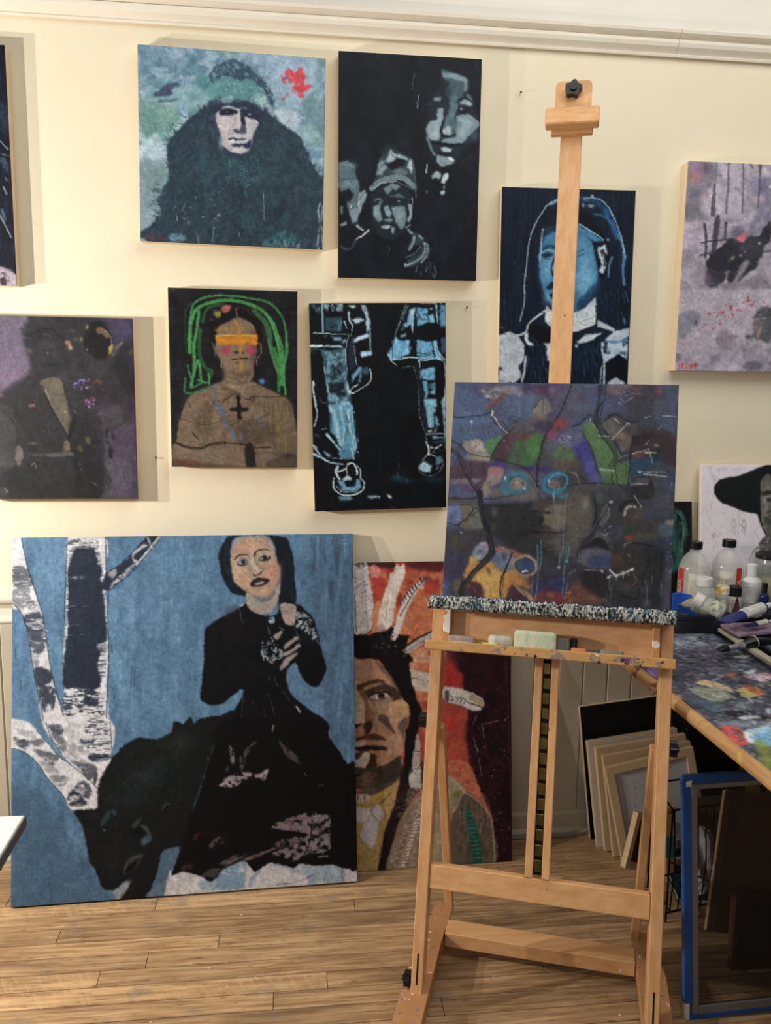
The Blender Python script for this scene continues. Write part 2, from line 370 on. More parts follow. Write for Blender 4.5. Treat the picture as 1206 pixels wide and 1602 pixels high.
def painted(parent, w, h, draw, base, seed, gain, step=1.3, name='painted_surface', grain=1.0, smear=(48.0, 4.5, 1.5, .45)):
    """front of a board: grid in the board's local x-z plane at y=0, painted by draw(Art)"""
    M = np.array(parent.matrix_world); Nx = Ny = 8
    def px(xs, zs):
        P = M[:3, 3][None, None]+xs[..., None]*M[:3, 0]+zs[..., None]*M[:3, 2]
        v = P-CC; z = v@CF
        return IW/2+FPX*(v@CR)/z, IH/2-FPX*(v@CU)/z
    c = px(np.array([[0, w], [0, w]]), np.array([[h, h], [0, 0]]))
    pw = max(np.hypot(c[0][0, 1]-c[0][0, 0], c[1][0, 1]-c[1][0, 0]), 4); ph = max(np.hypot(c[0][1, 0]-c[0][0, 0], c[1][1, 0]-c[1][0, 0]), 4)
    nx, ny = max(8, int(pw/step)), max(8, int(ph/step))
    xs, zs = np.meshgrid(np.linspace(0, w, nx), np.linspace(h, 0, ny))
    X, Y = px(xs, zs)
    A = Art(X, Y, step, base, seed); draw(A)
    if smear: A.smear(*smear)
    g1 = vnoise(X/2.0, Y/3.6, seed+50, 2)-.5; g4 = vnoise(X/4.5, Y/4.5, seed+53, 2)-.5; g2 = vnoise(X/9, Y/11, seed+51, 3)-.5; g3 = vnoise(X/6, Y/1.8, seed+52, 2)-.5
    A.C = A.C*(1+grain*(.15*g1+.18*g2+.10*g3+.12*g4))[..., None]+grain*(.020*g1+.020*g2)[..., None]
    C = np.clip(A.C, 0, 1); C = np.where(C <= 0.04045, C/12.92, ((C+0.055)/1.055)**2.4)
    C = np.clip(C*gain, 0.0015, 0.86)
    n = nx*ny; idx = np.arange(n).reshape(ny, nx)
    co = np.stack([xs, np.zeros_like(xs), zs], -1).reshape(-1, 3)
    ring = np.concatenate([idx[0, :], idx[1:, -1], idx[-1, -2::-1], idx[-2:0:-1, 0]]); m = len(ring)
    co2 = co[ring].copy(); co2[:, 1] += 0.004
    co = np.concatenate([co, co2]); cols = np.concatenate([C.reshape(-1, 3), C.reshape(-1, 3)[ring]*0.75+0.01])
    q = np.stack([idx[:-1, :-1], idx[1:, :-1], idx[1:, 1:], idx[:-1, 1:]], -1).reshape(-1, 4)
    k = np.arange(m); k2 = (k+1) % m
    q2 = np.stack([ring[k], ring[k2], n+k2, n+k], -1)
    F = np.concatenate([q, q2]).astype(np.int32)
    me = bpy.data.meshes.new(name); me.vertices.add(len(co)); me.vertices.foreach_set('co', co.astype(np.float32).ravel())
    me.loops.add(F.size); me.loops.foreach_set('vertex_index', F.ravel()); me.polygons.add(len(F))
    me.polygons.foreach_set('loop_start', np.arange(0, F.size, 4, dtype=np.int32)); me.update(calc_edges=True)
    at = me.color_attributes.new('paint', 'FLOAT_COLOR', 'POINT')
    at.data.foreach_set('color', np.concatenate([cols, np.ones((len(cols), 1))], 1).astype(np.float32).ravel())
    me.materials.append(M_PAINT)
    o = bpy.data.objects.new(name, me); COL.objects.link(o); o.parent = parent
    return o
def board(parent, w, h, t, m_edge, cradle=True):
    """wooden panel behind the paint, with cradle strips when deep"""
    bm = bmesh.new(); box(bm, (0.0005, 0.0038, 0.0005), (w-0.0005, min(t, 0.010) if cradle else t, h-0.0005)); new_obj('wood_panel', bm, m_edge, parent)
    if cradle and t > 0.015:
        for nm, lo, hi in (('cradle_strip', (0.0005, 0.0102, 0.0005), (0.02, t, h-0.0005)), ('cradle_strip', (w-0.02, 0.0102, 0.0005), (w-0.0005, t, h-0.0005)),
                           ('cradle_strip', (0.0202, 0.0102, 0.0005), (w-0.0202, t, 0.02)), ('cradle_strip', (0.0202, 0.0102, h-0.02), (w-0.0202, t, h-0.0005))):
            bm = bmesh.new(); box(bm, lo, hi); new_obj(nm, bm, m_edge, parent)
def hang(name, label, px, t, draw, base, gain, seed, w=None, step=1.3, edge=None, group=None):
    """px: TL TR BR BL of the front face; entries may be None when outside the frame (then w is the width in metres)"""
    P = [wallpt(*q, t) if q else None for q in px]
    if P[0] is None: P[0] = P[1]-np.array([w, 0, 0]); P[3] = P[2]-np.array([w, 0, 0])
    if P[1] is None: P[1] = P[0]+np.array([w, 0, 0]); P[2] = P[3]+np.array([w, 0, 0])
    ex = nrm((P[1]-P[0])+(P[2]-P[3])); ez = np.array([-ex[2], 0, ex[0]]); c = sum(P)/4
    ww = (np.linalg.norm(P[1]-P[0])+np.linalg.norm(P[2]-P[3]))/2; hh = (np.linalg.norm(P[3]-P[0])+np.linalg.norm(P[2]-P[1]))/2
    org = c-ex*ww/2-ez*hh/2
    th = thing(name, label, 'painting', mtx=frame_mtx(org, ex, np.array([0, 1.0, 0]), ez), group=group)
    bpy.context.view_layer.update()
    painted(th, ww, hh, draw, base, seed, gain, step); board(th, ww, hh, t-0.001, edge or M_PINE)
    return th
def lean_mtx(org, yaw, lean):
    ex = np.array([math.cos(yaw), math.sin(yaw), 0]); back = np.array([-ex[1], ex[0], 0])
    ez = np.array([0, 0, math.cos(lean)])+back*math.sin(lean); ey = np.cross(ez, ex)
    return frame_mtx(org, ex, ey, ez), ex, ey, ez
def solve_lean(blpx, tlpx, yaw, z0=0.0):
    """base-left corner on the floor, top-left pixel: lean and height of the board"""
    A = floorpt(*blpx, z0); best = None
    for l in np.linspace(-.2, .8, 401):
        M, ex, ey, ez = lean_mtx(A, yaw, l); Q = onplane(*tlpx, A, ey); e = abs((Q-A)@ex)
        if best is None or e < best[0]: best = (e, l, (Q-A)@ez)
    return A, best[1], best[2]

# ------------------------------------------------------------------ the room
XL, XR = -1.25, 1.95
bm = bmesh.new(); box(bm, (XL-1.5, 0.0, -0.02), (XR+0.6, 0.12, 2.475)); wall = tag(new_obj('wall_back', bm, M_WALL), kind='structure')
bm = bmesh.new(); box(bm, (XL-1.5, -0.004, 2.44), (XR+0.6, 0.11, 3.0)); new_obj('frieze', bm, M_FRIEZE, wall)
M_WOODF = None
def floor_mat():
    m = bpy.data.materials.new('worn_oak_floor'); m.use_nodes = True; N = m.node_tree.nodes; L = m.node_tree.links; b = N['Principled BSDF']
    tc = N.new('ShaderNodeTexCoord'); oi = N.new('ShaderNodeObjectInfo')
    mul = N.new('ShaderNodeMath'); mul.operation = 'MULTIPLY'; mul.inputs[1].default_value = 63.0; L.new(oi.outputs['Random'], mul.inputs[0])
    add = N.new('ShaderNodeVectorMath'); add.operation = 'ADD'; L.new(tc.outputs['Object'], add.inputs[0]); L.new(mul.outputs[0], add.inputs[1])
    def noise(scale, stretch, det=5, vec=None):
        mp = N.new('ShaderNodeMapping'); mp.inputs['Scale'].default_value = stretch; L.new(vec or add.outputs[0], mp.inputs['Vector'])
        n = N.new('ShaderNodeTexNoise'); n.inputs['Scale'].default_value = scale; n.inputs['Detail'].default_value = det; L.new(mp.outputs['Vector'], n.inputs['Vector']); return n.outputs['Fac']
    r = N.new('ShaderNodeValToRGB'); e = r.color_ramp.elements; e[0].position = .33; e[0].color = lin('957350'); e[1].position = .68; e[1].color = lin('d0ac80')
    L.new(noise(4.0, (1.6, 26, 1)), r.inputs['Fac'])
    def over(base, fac, col, lo, hi, amt):
        mr = N.new('ShaderNodeMapRange'); mr.inputs['From Min'].default_value = lo; mr.inputs['From Max'].default_value = hi; mr.inputs['To Max'].default_value = amt; L.new(fac, mr.inputs['Value'])
        mx = N.new('ShaderNodeMix'); mx.data_type = 'RGBA'; L.new(mr.outputs['Result'], mx.inputs['Factor']); L.new(base, mx.inputs['A']); mx.inputs['B'].default_value = lin(col); return mx.outputs['Result']
    c = over(r.outputs['Color'], noise(3.0, (1, 3, 1), 6), '7a5f42', .50, .72, .7)
    c = over(c, noise(28.0, (1.0, 5, 1), 3), '5a4026', .60, .72, .55)
    mp = N.new('ShaderNodeMapping'); mp.inputs['Rotation'].default_value = (0, 0, R(62)); L.new(add.outputs[0], mp.inputs['Vector'])
    wv = N.new('ShaderNodeTexNoise'); wv.inputs['Scale'].default_value = 1.0; wv.inputs['Detail'].default_value = 2
    m2 = N.new('ShaderNodeMapping'); m2.inputs['Scale'].default_value = (14, 95, 1); L.new(mp.outputs['Vector'], m2.inputs['Vector']); L.new(m2.outputs['Vector'], wv.inputs['Vector'])
    sel = N.new('ShaderNodeMath'); sel.operation = 'GREATER_THAN'; sel.inputs[1].default_value = 0.84; L.new(oi.outputs['Random'], sel.inputs[0])
    fl = N.new('ShaderNodeMath'); fl.operation = 'MULTIPLY'; L.new(wv.outputs['Fac'], fl.inputs[0]); L.new(sel.outputs[0], fl.inputs[1])
    c = over(c, fl.outputs[0], 'c9a87c', .53, .62, .3)
    geo = N.new('ShaderNodeNewGeometry')
    c = over(c, noise(42, (1, 1, 1), 2, geo.outputs['Position']), 'd9d4c9', .735, .75, .9)
    c = over(c, noise(9, (1, 1, 1), 3, geo.outputs['Position']), '7f7468', .60, .74, .6)
    hs = N.new('ShaderNodeHueSaturation'); mr = N.new('ShaderNodeMapRange'); mr.inputs['To Min'].default_value = .80; mr.inputs['To Max'].default_value = 1.14
    L.new(oi.outputs['Random'], mr.inputs['Value']); L.new(mr.outputs['Result'], hs.inputs['Value']); L.new(c, hs.inputs['Color'])
    L.new(hs.outputs['Color'], b.inputs['Base Color']); b.inputs['Roughness'].default_value = .5; b.inputs['Specular IOR Level'].default_value = .3
    bp = N.new('ShaderNodeBump'); bp.inputs['Strength'].default_value = .1; bp.inputs['Distance'].default_value = .003; L.new(noise(20, (1, 12, 1)), bp.inputs['Height']); L.new(bp.outputs['Normal'], b.inputs['Normal'])
    return m
M_FLOOR = floor_mat()
M_SUB = mat('dark_floor_joint', '2a1c10', 0.9)
bm = bmesh.new(); box(bm, (XL-1.5, -5.2, -0.06), (XR+0.6, 0.0, -0.012)); floor = tag(new_obj('floor', bm, M_SUB), kind='structure')
PW = 0.0588; rng = random.Random(3); plank_me = {}
y = -0.012
row = 0
while y > -1.5:
    x = XL-rng.random()*.5
    while x < XR+.4:
        L = rng.choice((0.55, 0.7, 0.85, 1.0, 1.2))
        if L not in plank_me:
            b_ = bmesh.new(); box(b_, (0.0006, -PW+0.0011, -0.0115), (L-0.0008, -0.0011, 0.0), 0.0007); o = new_obj('plank', b_, M_FLOOR, floor); plank_me[L] = o.data
        else:
            o = bpy.data.objects.new('plank', plank_me[L]); COL.objects.link(o); o.parent = floor
        o.location = (x, y, 0); x += L
    y -= PW; row += 1
bm = bmesh.new(); box(bm, (XL-1.5, -5.2, -0.0118), (XR+0.6, y-0.001, 0.0)); new_obj('plank_field', bm, M_FLOOR, floor)
# wainscot boards
me_b = None
x = XL
while x < XR:
    if me_b is None:
        b_ = bmesh.new(); box(b_, (0.0008, -0.012, 0.03), (0.0816-0.0008, -0.0005, 0.79), 0.003); o = new_obj('wainscot_board', b_, M_WAINS, wall); me_b = o.data
    else:
        o = bpy.data.objects.new('wainscot_board', me_b); COL.objects.link(o); o.parent = wall
    o.location = (x, 0, 0); x += 0.0816
def moulding(name, prof, x0, x1, m, parent=None, kind=None):
    b_ = bmesh.new(); prism(b_, prof, x0, x1, lambda a, b, h: (h, -a, b)); o = new_obj(name, b_, m, parent)
    if kind: o['kind'] = kind
    return o
PR = [(0, 2.425), (.012, 2.425), (.014, 2.430), (.010, 2.434), (.016, 2.440), (.026, 2.448), (.030, 2.458), (.030, 2.466), (.024, 2.470), (.034, 2.474), (.042, 2.480), (.044, 2.488), (.040, 2.492), (.012, 2.497), (0, 2.497)]
xj = wallpt(1062, 75, .03)[0]
rail = moulding('trim_1', [(0.0, 2.43), (.008, 2.43), (.008, 2.49), (0.0, 2.49)], XL-1.4, XR+.5, M_TRIM, None, 'structure')
PRo = [(max(a, .0085), b) for a, b in PR]
moulding('rail_length', PRo, XL-1.4, xj-.0006, M_TRIM, rail)
moulding('rail_length', PRo, xj+.0006, XR+.5, M_TRIM, rail)
CP = [(0, .755), (.016, .755), (.020, .762), (.018, .772), (.014, .776), (.014, .800), (.018, .806), (.022, .812), (.034, .822), (.038, .830), (.038, .838), (.033, .842), (0, .846)]
moulding('trim_2', CP, XL-1.4, XR+.5, M_TRIM, None, 'structure')
BB = [(0, 0.0), (.030, 0.0), (.030, .012), (.022, .020), (.018, .022), (.018, .068), (.014, .078), (0, .080)]
moulding('baseboard_back', BB, XL-1.4, XR+.5, M_WAINS, None, 'structure')

# ------------------------------------------------------------------ the paintings (brush marks in photograph pixels through zoom frames)
def art_girl_bear(a):
    a.n('5a7f9f', 16, 80, .50, .3, .6); a.n('7ba3c4', 9, 60, .60, .2, .4); a.n('4d6f8e', 22, 60, .62, .15, .45); a.n('56799a', 4, 50, .58, .2, .3)
    a.f(0, 0, 1, 1)
    a.p('500 836 560 836 560 1290 530 1200 505 1100 490 960 478 900', '4a5f7a', .55, 8, tex=(6, 50, .42, .3))  # greyer right side: light falloff put into the blue, along with brush streaks
    a.n('3a4a60', 8, 55, .62, .12, .55, (470, 836, 560, 960))
    a.p('10 1245 60 1240 100 1290 150 1380 190 1430 10 1430', '4c6883', .75, 6); a.n('42597a', 20, 30, .55, .2, .35, (10, 1200, 180, 1430))  # darker lower left: weaker light near the floor put into the blue
    WH, DK = 'e4e6ea', '2a3344'
    # birch trunks
    a.f(0, 830, 300)
    a.p('432 40 662 40 664 250 662 380 676 560 680 800 670 1000 668 1230 420 1230 405 1000 398 830 412 560 418 300', WH, wob=.6)
    a.p('70 40 132 45 165 200 200 320 240 440 270 540 300 740 330 920 360 1050 412 1230 275 1230 240 1020 205 860 175 640 130 510 70 455', WH, wob=.6)
    a.p('480 118 590 118 612 200 645 262 630 300 640 345 655 450 664 560 670 690 600 720 634 770 612 850 636 950 600 1002 480 985 402 988 400 830 418 700 430 500 428 350 430 240 455 160', DK, 1, .7, 1.6)
    a.p('440 120 600 100 640 220 660 440 668 700 640 950 430 980 410 700 425 300', DK, .7, 2, tex=(22, 1.6, .50, .2))
    a.p('418 1000 620 1010 640 1190 420 1190', DK, .85, 2, tex=(9, 2.2, .52, .12)); a.p('530 1000 600 1010 625 1060 600 1110 540 1080', DK, .9, 1, 1.5, tex=(10, 2.5, .42, .2))
    a.p('440 60 600 60 610 110 450 105', DK, .7, 1, tex=(12, 1.8, .5, .15)); a.p('440 290 520 290 520 305 440 300', WH, .5, .6, tex=(4, 1, .5, .2))
    for y in (480, 600, 660): a.l('425 %d 500 %d 560 %d' % (y, y-6, y), 5, 'aab0b8', .5, .8, tex=(6, 2, .45, .3))
    a.p('82 228 172 240 208 300 205 345 150 358 82 350', '5b626d', .9, 1, 1.2, tex=(14, 2, .32, .3)); a.p('90 372 185 360 192 425 215 440 165 480 130 500 78 440', '838992', .85, 1, 1.5, tex=(8, 3, .32, .35))
    a.p('150 540 240 512 270 560 288 640 290 720 262 770 205 760 180 660', '3f4757', .9, 1, 1.5, tex=(12, 3, .33, .3)); a.p('170 450 225 445 235 470 180 500', '5d636e', .6, 1, tex=(4, 3, .45, .2))
    a.p('190 700 280 740 240 800 270 860 215 850', '6b717c', .6, 1, 1, tex=(7, 2.5, .42, .25)); a.p('216 862 312 880 330 938 292 970 236 980', '343c4b', .95, .8, 1); a.p('242 990 330 985 352 1020 340 1110 300 1135 275 1140', '363e4d', .92, .8, 1.5, tex=(5, 8, .3, .3)); a.p('290 1100 315 1105 330 1206 280 1206', WH, .8, 1)
    # branch
    a.p('664 270 700 245 760 212 830 148 922 40 1010 40 940 130 830 245 770 300 700 372 640 372 622 345 650 310', DK, 1, .7, .6)
    a.l('1000 45 905 165 860 212', 20, 'c6cad0', 1); a.p('860 205 800 270 700 360 690 352 720 310 780 262 820 222', 'c8ccd2', .95, .8, 1, tex=(5, 4, .3, .3)); a.p('832 168 845 130 900 88 930 92 905 110 850 150 842 178 870 190 850 205', 'cdd1d6', .95, .7); a.p('680 262 722 240 738 268 712 300 686 292', 'b4b9c2', .9, .7, tex=(3, 3, .3, .4)); a.l('930 50 945 85', 14, 'aeb3bb', .8)
    for t in ('664 50 666 250', '136 50 166 200 200 320 240 440 272 545 300 740 332 925 412 1206', '74 455 130 512 176 640 206 860 240 1020 276 1210', '682 380 690 350 760 318 840 250 1005 50', '662 270 760 208 922 48', '682 390 678 560 684 800 674 1000 670 1206', '420 80 412 300 405 560', '398 830 402 1000'):
        a.l(t, 6, '1c2634', .8)
    for t in ('128 940 132 1000', '830 850 825 990', '850 870 846 980', '95 740 98 800', '716 1030 716 1060', '560 640 556 660', '700 715 705 770'): a.l(t, 8, '34475c', .6, 1.5)
    a.f(0, 1130, 300)
    a.p('75 -20 180 0 230 50 300 130 370 210 450 270 540 340 622 410 625 540 560 560 470 552 432 540 402 470 370 425 300 352 250 272 190 212 120 172 66 160 66 20', WH, 1, .8, .7)
    a.p('280 -20 692 -20 700 220 664 310 622 400 590 400 530 340 440 262 390 202 330 110', WH, 1, .8, .6)
    for t, c in (('90 95 150 105 200 130 165 170 110 150', '4c4f5a'), ('190 120 250 95 280 120 240 160', '70737b'), ('205 175 300 185 372 215 330 272 285 240', '63666f'), ('320 335 430 345 400 400 345 395', '80838a'), ('420 470 470 420 525 480 545 512 470 528 425 510', '2b2f3a'), ('470 408 532 372 580 420 560 478 520 470', '4d515c'), ('250 230 340 280 380 320 320 330 280 300', 'a2a5aa'), ('100 40 200 60 230 110 150 90', 'b2b4b9')):
        a.p(t, c, .92, 1, 1.5, tex=(8, 5, .33, .35))
    for t, c in (('300 18 370 8 402 55 372 82 330 62', '434a58'), ('500 105 560 112 606 98 585 128 520 136', '3a4150'), ('556 205 620 194 698 206 680 236 600 248 560 236', '2e3747'), ('440 240 520 252 612 280 592 340 552 360 500 292', '555b66'), ('320 60 390 90 420 150 400 190 360 150', '6f747d'), ('595 320 615 315 600 395 588 370', '3a404c')):
        a.p(t, c, .92, 1, 1, tex=(12, 4, .3, .35))
    a.p('540 0 670 0 690 200 560 200', DK, .7, 2, tex=(12, 2.0, .56, .1)); a.p('410 120 540 140 560 260 430 230', '9a9ea5', .7, 2, tex=(7, 5, .48, .2)); a.p('400 0 500 0 490 100 420 90', '9a9ea5', .5, 2, tex=(5, 9, .5, .2))
    for t in ('66 165 120 174 190 214 250 274 300 354 370 427 402 472 434 545', '230 50 300 130 370 210 450 270 540 342 612 414', '692 0 702 218 664 312', '450 420 520 500 550 515', '285 0 330 110 392 204'): a.l(t, 5, '262e3b', .8)
    # bear
    BK = '13181a'
    a.p('700 232 735 190 790 138 880 95 985 106 1060 72 1130 35 1215 0 1215 600 1175 780 1105 785 1022 820 1000 900 962 1022 918 1105 770 1125 762 1075 822 985 772 1010 720 1050 655 1052 622 990 592 920 560 872 545 760 520 660 478 592 466 556 560 545 615 538 613 430 640 340', BK, 1, .9, 1.4)
    a.f(270, 1130, 300); a.p('-10 62 100 15 335 -10 260 150 200 330 110 600 60 790 -10 800', BK, 1, 1)
    a.f(0, 1130, 300)
    a.fur('700 260 880 120 1190 40 1190 480 1000 520 640 480', 240, 9, 1.3, ('2c3a3a', '222d2e', '34423e', '0c1012'), 2.2, .5, .6); a.fur('560 620 760 560 900 760 800 960 640 980 560 800', 80, 7, 1.2, ('28333a', '30373c', '0c0e10'), 1.7, .4, .6)
    a.b(930, 330, 130, 70, '2a393b', .6, -.5); a.b(1130, 120, 90, 60, '323829', .6, -.3); a.b(800, 480, 120, 50, '24333a', .5); a.b(720, 850, 60, 120, '1d2528', .6)
    a.p('1022 815 1135 785 1112 880 1062 1012 1056 1095 918 1108 962 1030 1002 920', '57708a', 1, .8, .6); a.p('960 1040 1050 1000 1050 1090 930 1100', '8093a4', .5, 2, tex=(6, 10, .4, .3)); a.p('708 1062 740 1042 822 985 795 1060 742 1124 728 1100', 'a3acb4', .95, .9, tex=(4, 8, .25, .4))
    a.p('632 640 650 590 690 555 700 580 660 640 640 655', '324350', .85, 1.2); a.l('715 555 725 580', 22, '3c5266', .7, 2); a.p('830 640 860 620 890 590 870 640 840 670', '40525c', .8, 1.2); a.p('882 645 930 660 952 735 900 778 890 745 925 700 900 670', '46545c', .85, 1.2); a.b(910, 740, 28, 18, '5c7488', .6); a.b(860, 690, 34, 26, '040507', .9)
    a.p('792 875 840 838 905 828 868 900 800 952 782 930', '33373a', .9, 1.5); a.p('815 900 862 870 846 910 800 948 790 935', '040506', 1, .8); a.l('780 950 800 890 850 850 890 840', 6, '6a6b6c', .6); a.l('1020 545 1045 515 1078 518', 7, '565a5c', .7); a.b(655, 680, 6, 5, 'cfd4d8', .9); a.p('640 680 690 700 700 760 640 780', '14181c', .8, 3); a.l('560 600 600 590', 30, '1c2022', .6, 4); a.l('800 990 850 1010 800 1110', 20, '241d18', .8, 3)
    # girl
    a.f(270, 830, 300)
    a.p('384 30 320 80 288 150 298 235 330 332 372 392 440 412 472 402 472 300 405 340 370 200 370 80 432 30 580 30 640 90 660 220 680 320 668 475 772 462 770 330 762 200 742 110 690 38', '131b25', 1, .8, .5)
    a.l('340 110 330 200 350 280', 10, '2c3540', .6, 2); a.l('720 130 745 250 748 430', 14, '222c38', .6, 2)
    a.p('484 462 440 468 400 500 300 545 232 590 206 640 196 760 190 880 172 1040 198 1080 250 1100 310 1090 372 1042 440 1000 432 1060 382 1130 335 1215 935 1215 862 1130 762 1050 732 1000 716 930 720 880 770 830 792 880 830 942 880 980 922 974 960 900 966 860 940 760 912 680 892 560 842 508 790 468 690 452 660 520 600 536 530 520', '0b0d13', 1, .8, .6)
    a.p('140 1206 180 1180 300 1160 380 1130 340 1215 140 1215', '111516', 1, 1)
    a.p('330 500 420 480 440 600 420 700 350 640', '2a1a20', .35, 4); a.n('1d1a22', 9, 9, .62, .1, .35, (320, 960, 420, 1080))
    a.l('172 1040 190 880 198 760', 8, '8aa6bd', .35, 2); a.l('232 590 300 545 340 530', 5, 'b5c8d6', .4)
    for t in ('600 915 608 940', '505 1075 515 1110', '570 1120 590 1200', '600 1030 650 1170', '690 1010 800 1140', '446 1040 430 1190', '640 920 660 980'): a.l(t, 8, '5c5058', .6, 1.2, tex=(3, 6, .4, .3))
    a.l('780 1110 800 1140', 14, 'b9aba8', .8); a.l('420 480 430 550 450 580', 5, '5a6068', .7); a.l('430 475 445 465', 10, 'aab4bc', .9); a.l('600 610 610 650', 8, '8a949c', .7)
    # head
    a.f(330, 830, 130)
    a.p('520 860 508 1000 540 1120 640 1190 800 1202 900 1150 972 1000 1002 790 940 800 860 900 760 960 640 930', 'b3a597', 1, .8); a.p('540 920 640 1000 700 1160 620 1170 560 1100 530 1000', 'a8a6a4', .6, 3); a.p('940 850 980 870 960 1000 920 1060 900 960', 'c8b3a4', .7, 2)
    a.p('620 950 760 975 880 930 935 850 920 935 840 1012 740 1042 662 1010', '74828e', .95, 1.2)
    a.p('300 300 288 420 306 600 335 740 400 805 480 872 560 905 640 942 760 962 880 905 962 800 1000 700 1012 560 962 440 930 300 870 170 790 95 640 85 430 92 340 150', 'c6a88f', 1, .9)
    a.p('340 150 440 95 560 85 500 130 380 190 300 330 300 260', '9aa3a8', .7, 2); a.p('640 85 800 95 900 260 940 420 900 330 820 180', 'a09c9c', .6, 2)
    for x, y, rx, ry, c, al in ((500, 215, 150, 60, 'cf9a80', .6), (790, 175, 60, 45, 'b0807a', .7), (620, 250, 120, 50, 'd0af96', .6), (900, 575, 110, 110, 'cc8f7c', .75), (960, 690, 50, 80, 'd2a08c', .6), (480, 670, 100, 80, 'd4a487', .6), (385, 320, 50, 40, 'c99a86', .5), (400, 580, 100, 60, 'c9b896', .6), (620, 480, 45, 140, 'd3c6b6', .8), (700, 880, 120, 55, 'dcb592', .7), (480, 790, 80, 40, 'cbb08e', .6), (600, 720, 60, 50, 'b9a596', .4), (360, 450, 40, 90, 'bcae9c', .5), (830, 470, 70, 30, 'cdb7a2', .6)):
        a.b(x, y, rx, ry, c, al)
    a.fur('320 200 900 150 960 700 760 940 480 840 330 640', 70, 4, 1.1, ('b98d76', 'd9bca4', 'c9b6a2', 'a99a8e'), None, .5, .35)
    a.l('560 390 545 500 585 600', 34, '8a867c', .55, 3); a.l('625 365 655 450 710 520 760 560', 46, '857d70', .7, 3); a.p('540 500 580 520 590 640 560 690 530 600', '9a9184', .6, 2)
    a.l('350 412 392 374 460 352 532 352', 28, '24262c', .95, 1.2, end=14); a.l('632 365 650 312 712 278 780 272 850 292', 28, '24262c', .95, 1.2, end=12)
    a.p('390 432 460 392 530 402 525 425 440 420', 'a5a6a3', .8, 1.2); a.p('385 480 430 430 500 418 540 452 520 492 420 512', '474d55', .95, 1); a.p('402 476 432 445 448 470 430 488', 'bfc5c8', .9, .8); a.p('498 440 528 455 505 478', 'b5bcc0', .9, .8); a.b(468, 456, 28, 28, '161a22', 1, 0, 2); a.l('388 498 440 514 512 500', 14, '2a2f38', .9); a.b(455, 445, 6, 5, 'd8dde0', .8)
    a.p('690 352 760 298 842 322 862 352 760 348', 'b9b7b0', .9, 1.2); a.p('690 425 760 362 872 374 852 412 780 434 700 436', '272b34', .95, 1); a.p('704 418 756 388 768 408 722 426', 'c9ced2', .95, .8); a.p('806 370 842 376 832 396 812 398', 'c0c6ca', .9, .8); a.b(786, 386, 26, 24, '0e1118', 1, 0, 2); a.l('700 436 790 438 870 398', 10, '2a2f38', .8)
    a.b(680, 585, 40, 34, 'd6cabc', .8); a.l('608 630 650 652 702 624 745 598', 20, '463d3a', .85, 1.2); a.b(650, 655, 40, 16, '7a6a62', .6); a.b(595, 690, 14, 20, 'e0d6cc', .6)
    a.p('556 788 618 712 690 680 740 690 846 710 792 782 700 814 600 808', '2a2023', 1, .9); a.p('628 778 700 742 762 734 758 768 690 790', 'b3aaa2', 1, .9); a.b(700, 850, 90, 20, 'b08f7a', .6); a.b(365, 683, 9, 9, 'f2eee6', 1, 0, 2)
    a.l('480 870 560 906 640 944 760 964 880 906 950 820', 20, '8a7a72', .5, 3); a.l('960 440 1012 570 1000 690 950 800', 22, '3a3f46', .5, 4)
    # hands, brooch, lace
    a.f(390, 930, 140)
    a.p('640 170 760 240 850 340 900 470 940 640 850 690 700 650 600 480', '10151a', 1, 1.5)
    a.p('415 130 500 114 622 150 632 260 610 402 560 412 482 390 446 300 420 200', 'b8aca7', 1, .9); a.l('430 190 500 160 600 182', 12, '8b827e', .6, 1.5); a.l('440 250 470 225 520 235', 8, '8b827e', .6); a.b(522, 265, 30, 28, 'b98e78', .7); a.b(545, 350, 26, 40, 'b99a8c', .5); a.l('470 300 530 330 520 400', 6, '8f8782', .6)
    a.p('255 345 275 310 335 304 336 386 282 388', '9fc2d8', .95, .8); a.p('262 330 322 328 300 348 270 350', '0c1222', .9, .7); a.b(292, 352, 20, 12, 'f4f8fa', 1, -.5)
    for t in ('328 562 430 485 446 508 382 612', '465 690 520 642 640 560 666 590 602 652 480 742', '440 792 560 750 652 668 704 690 642 742 480 842', '470 872 620 788 652 800 562 892 472 992 422 1022 408 1002 440 932'):
        a.p(t, 'a39a97', 1, .8)
    for t in ('350 570 430 500', '490 700 640 585', '470 805 660 690', '450 960 600 830'): a.l(t, 12, 'c2b8b3', .6, 1.5)
    for t in ('340 600 390 610 440 520', '482 744 600 660 662 600', '482 845 640 750 700 695'): a.l(t, 8, '0a0c12', .8)
    a.scat('180 620 300 580 420 690 450 760 420 920 300 920 180 900 150 780', 46, 1.0, 2.4, ('8d999f', 'b5c0c4', '6d7a82'), .85); a.scat('640 250 740 240 830 330 900 560 860 600 700 470 640 440', 44, 1.0, 2.6, ('98a4aa', 'bcc6ca', '75828a'), .85)
    a.l('640 430 710 370', 26, 'b9c4c8', .9); a.l('770 490 790 440', 24, 'aab6bb', .9); a.l('170 760 200 850', 24, 'aab4b8', .9); a.l('360 720 362 770', 28, 'a4afb4', .9); a.l('400 440 460 480', 12, '8d979c', .7); a.l('890 600 930 660', 14, '8d9aa2', .6); a.l('610 470 650 520 680 590 670 660', 8, '77818a', .6)
    # snow and lace hem
    a.f(270, 1130, 300)
    a.p('-20 930 300 890 620 850 900 870 1190 860 1190 1060 600 1090 -60 1130', 'dcdbdf', 1, 1, 0, False)
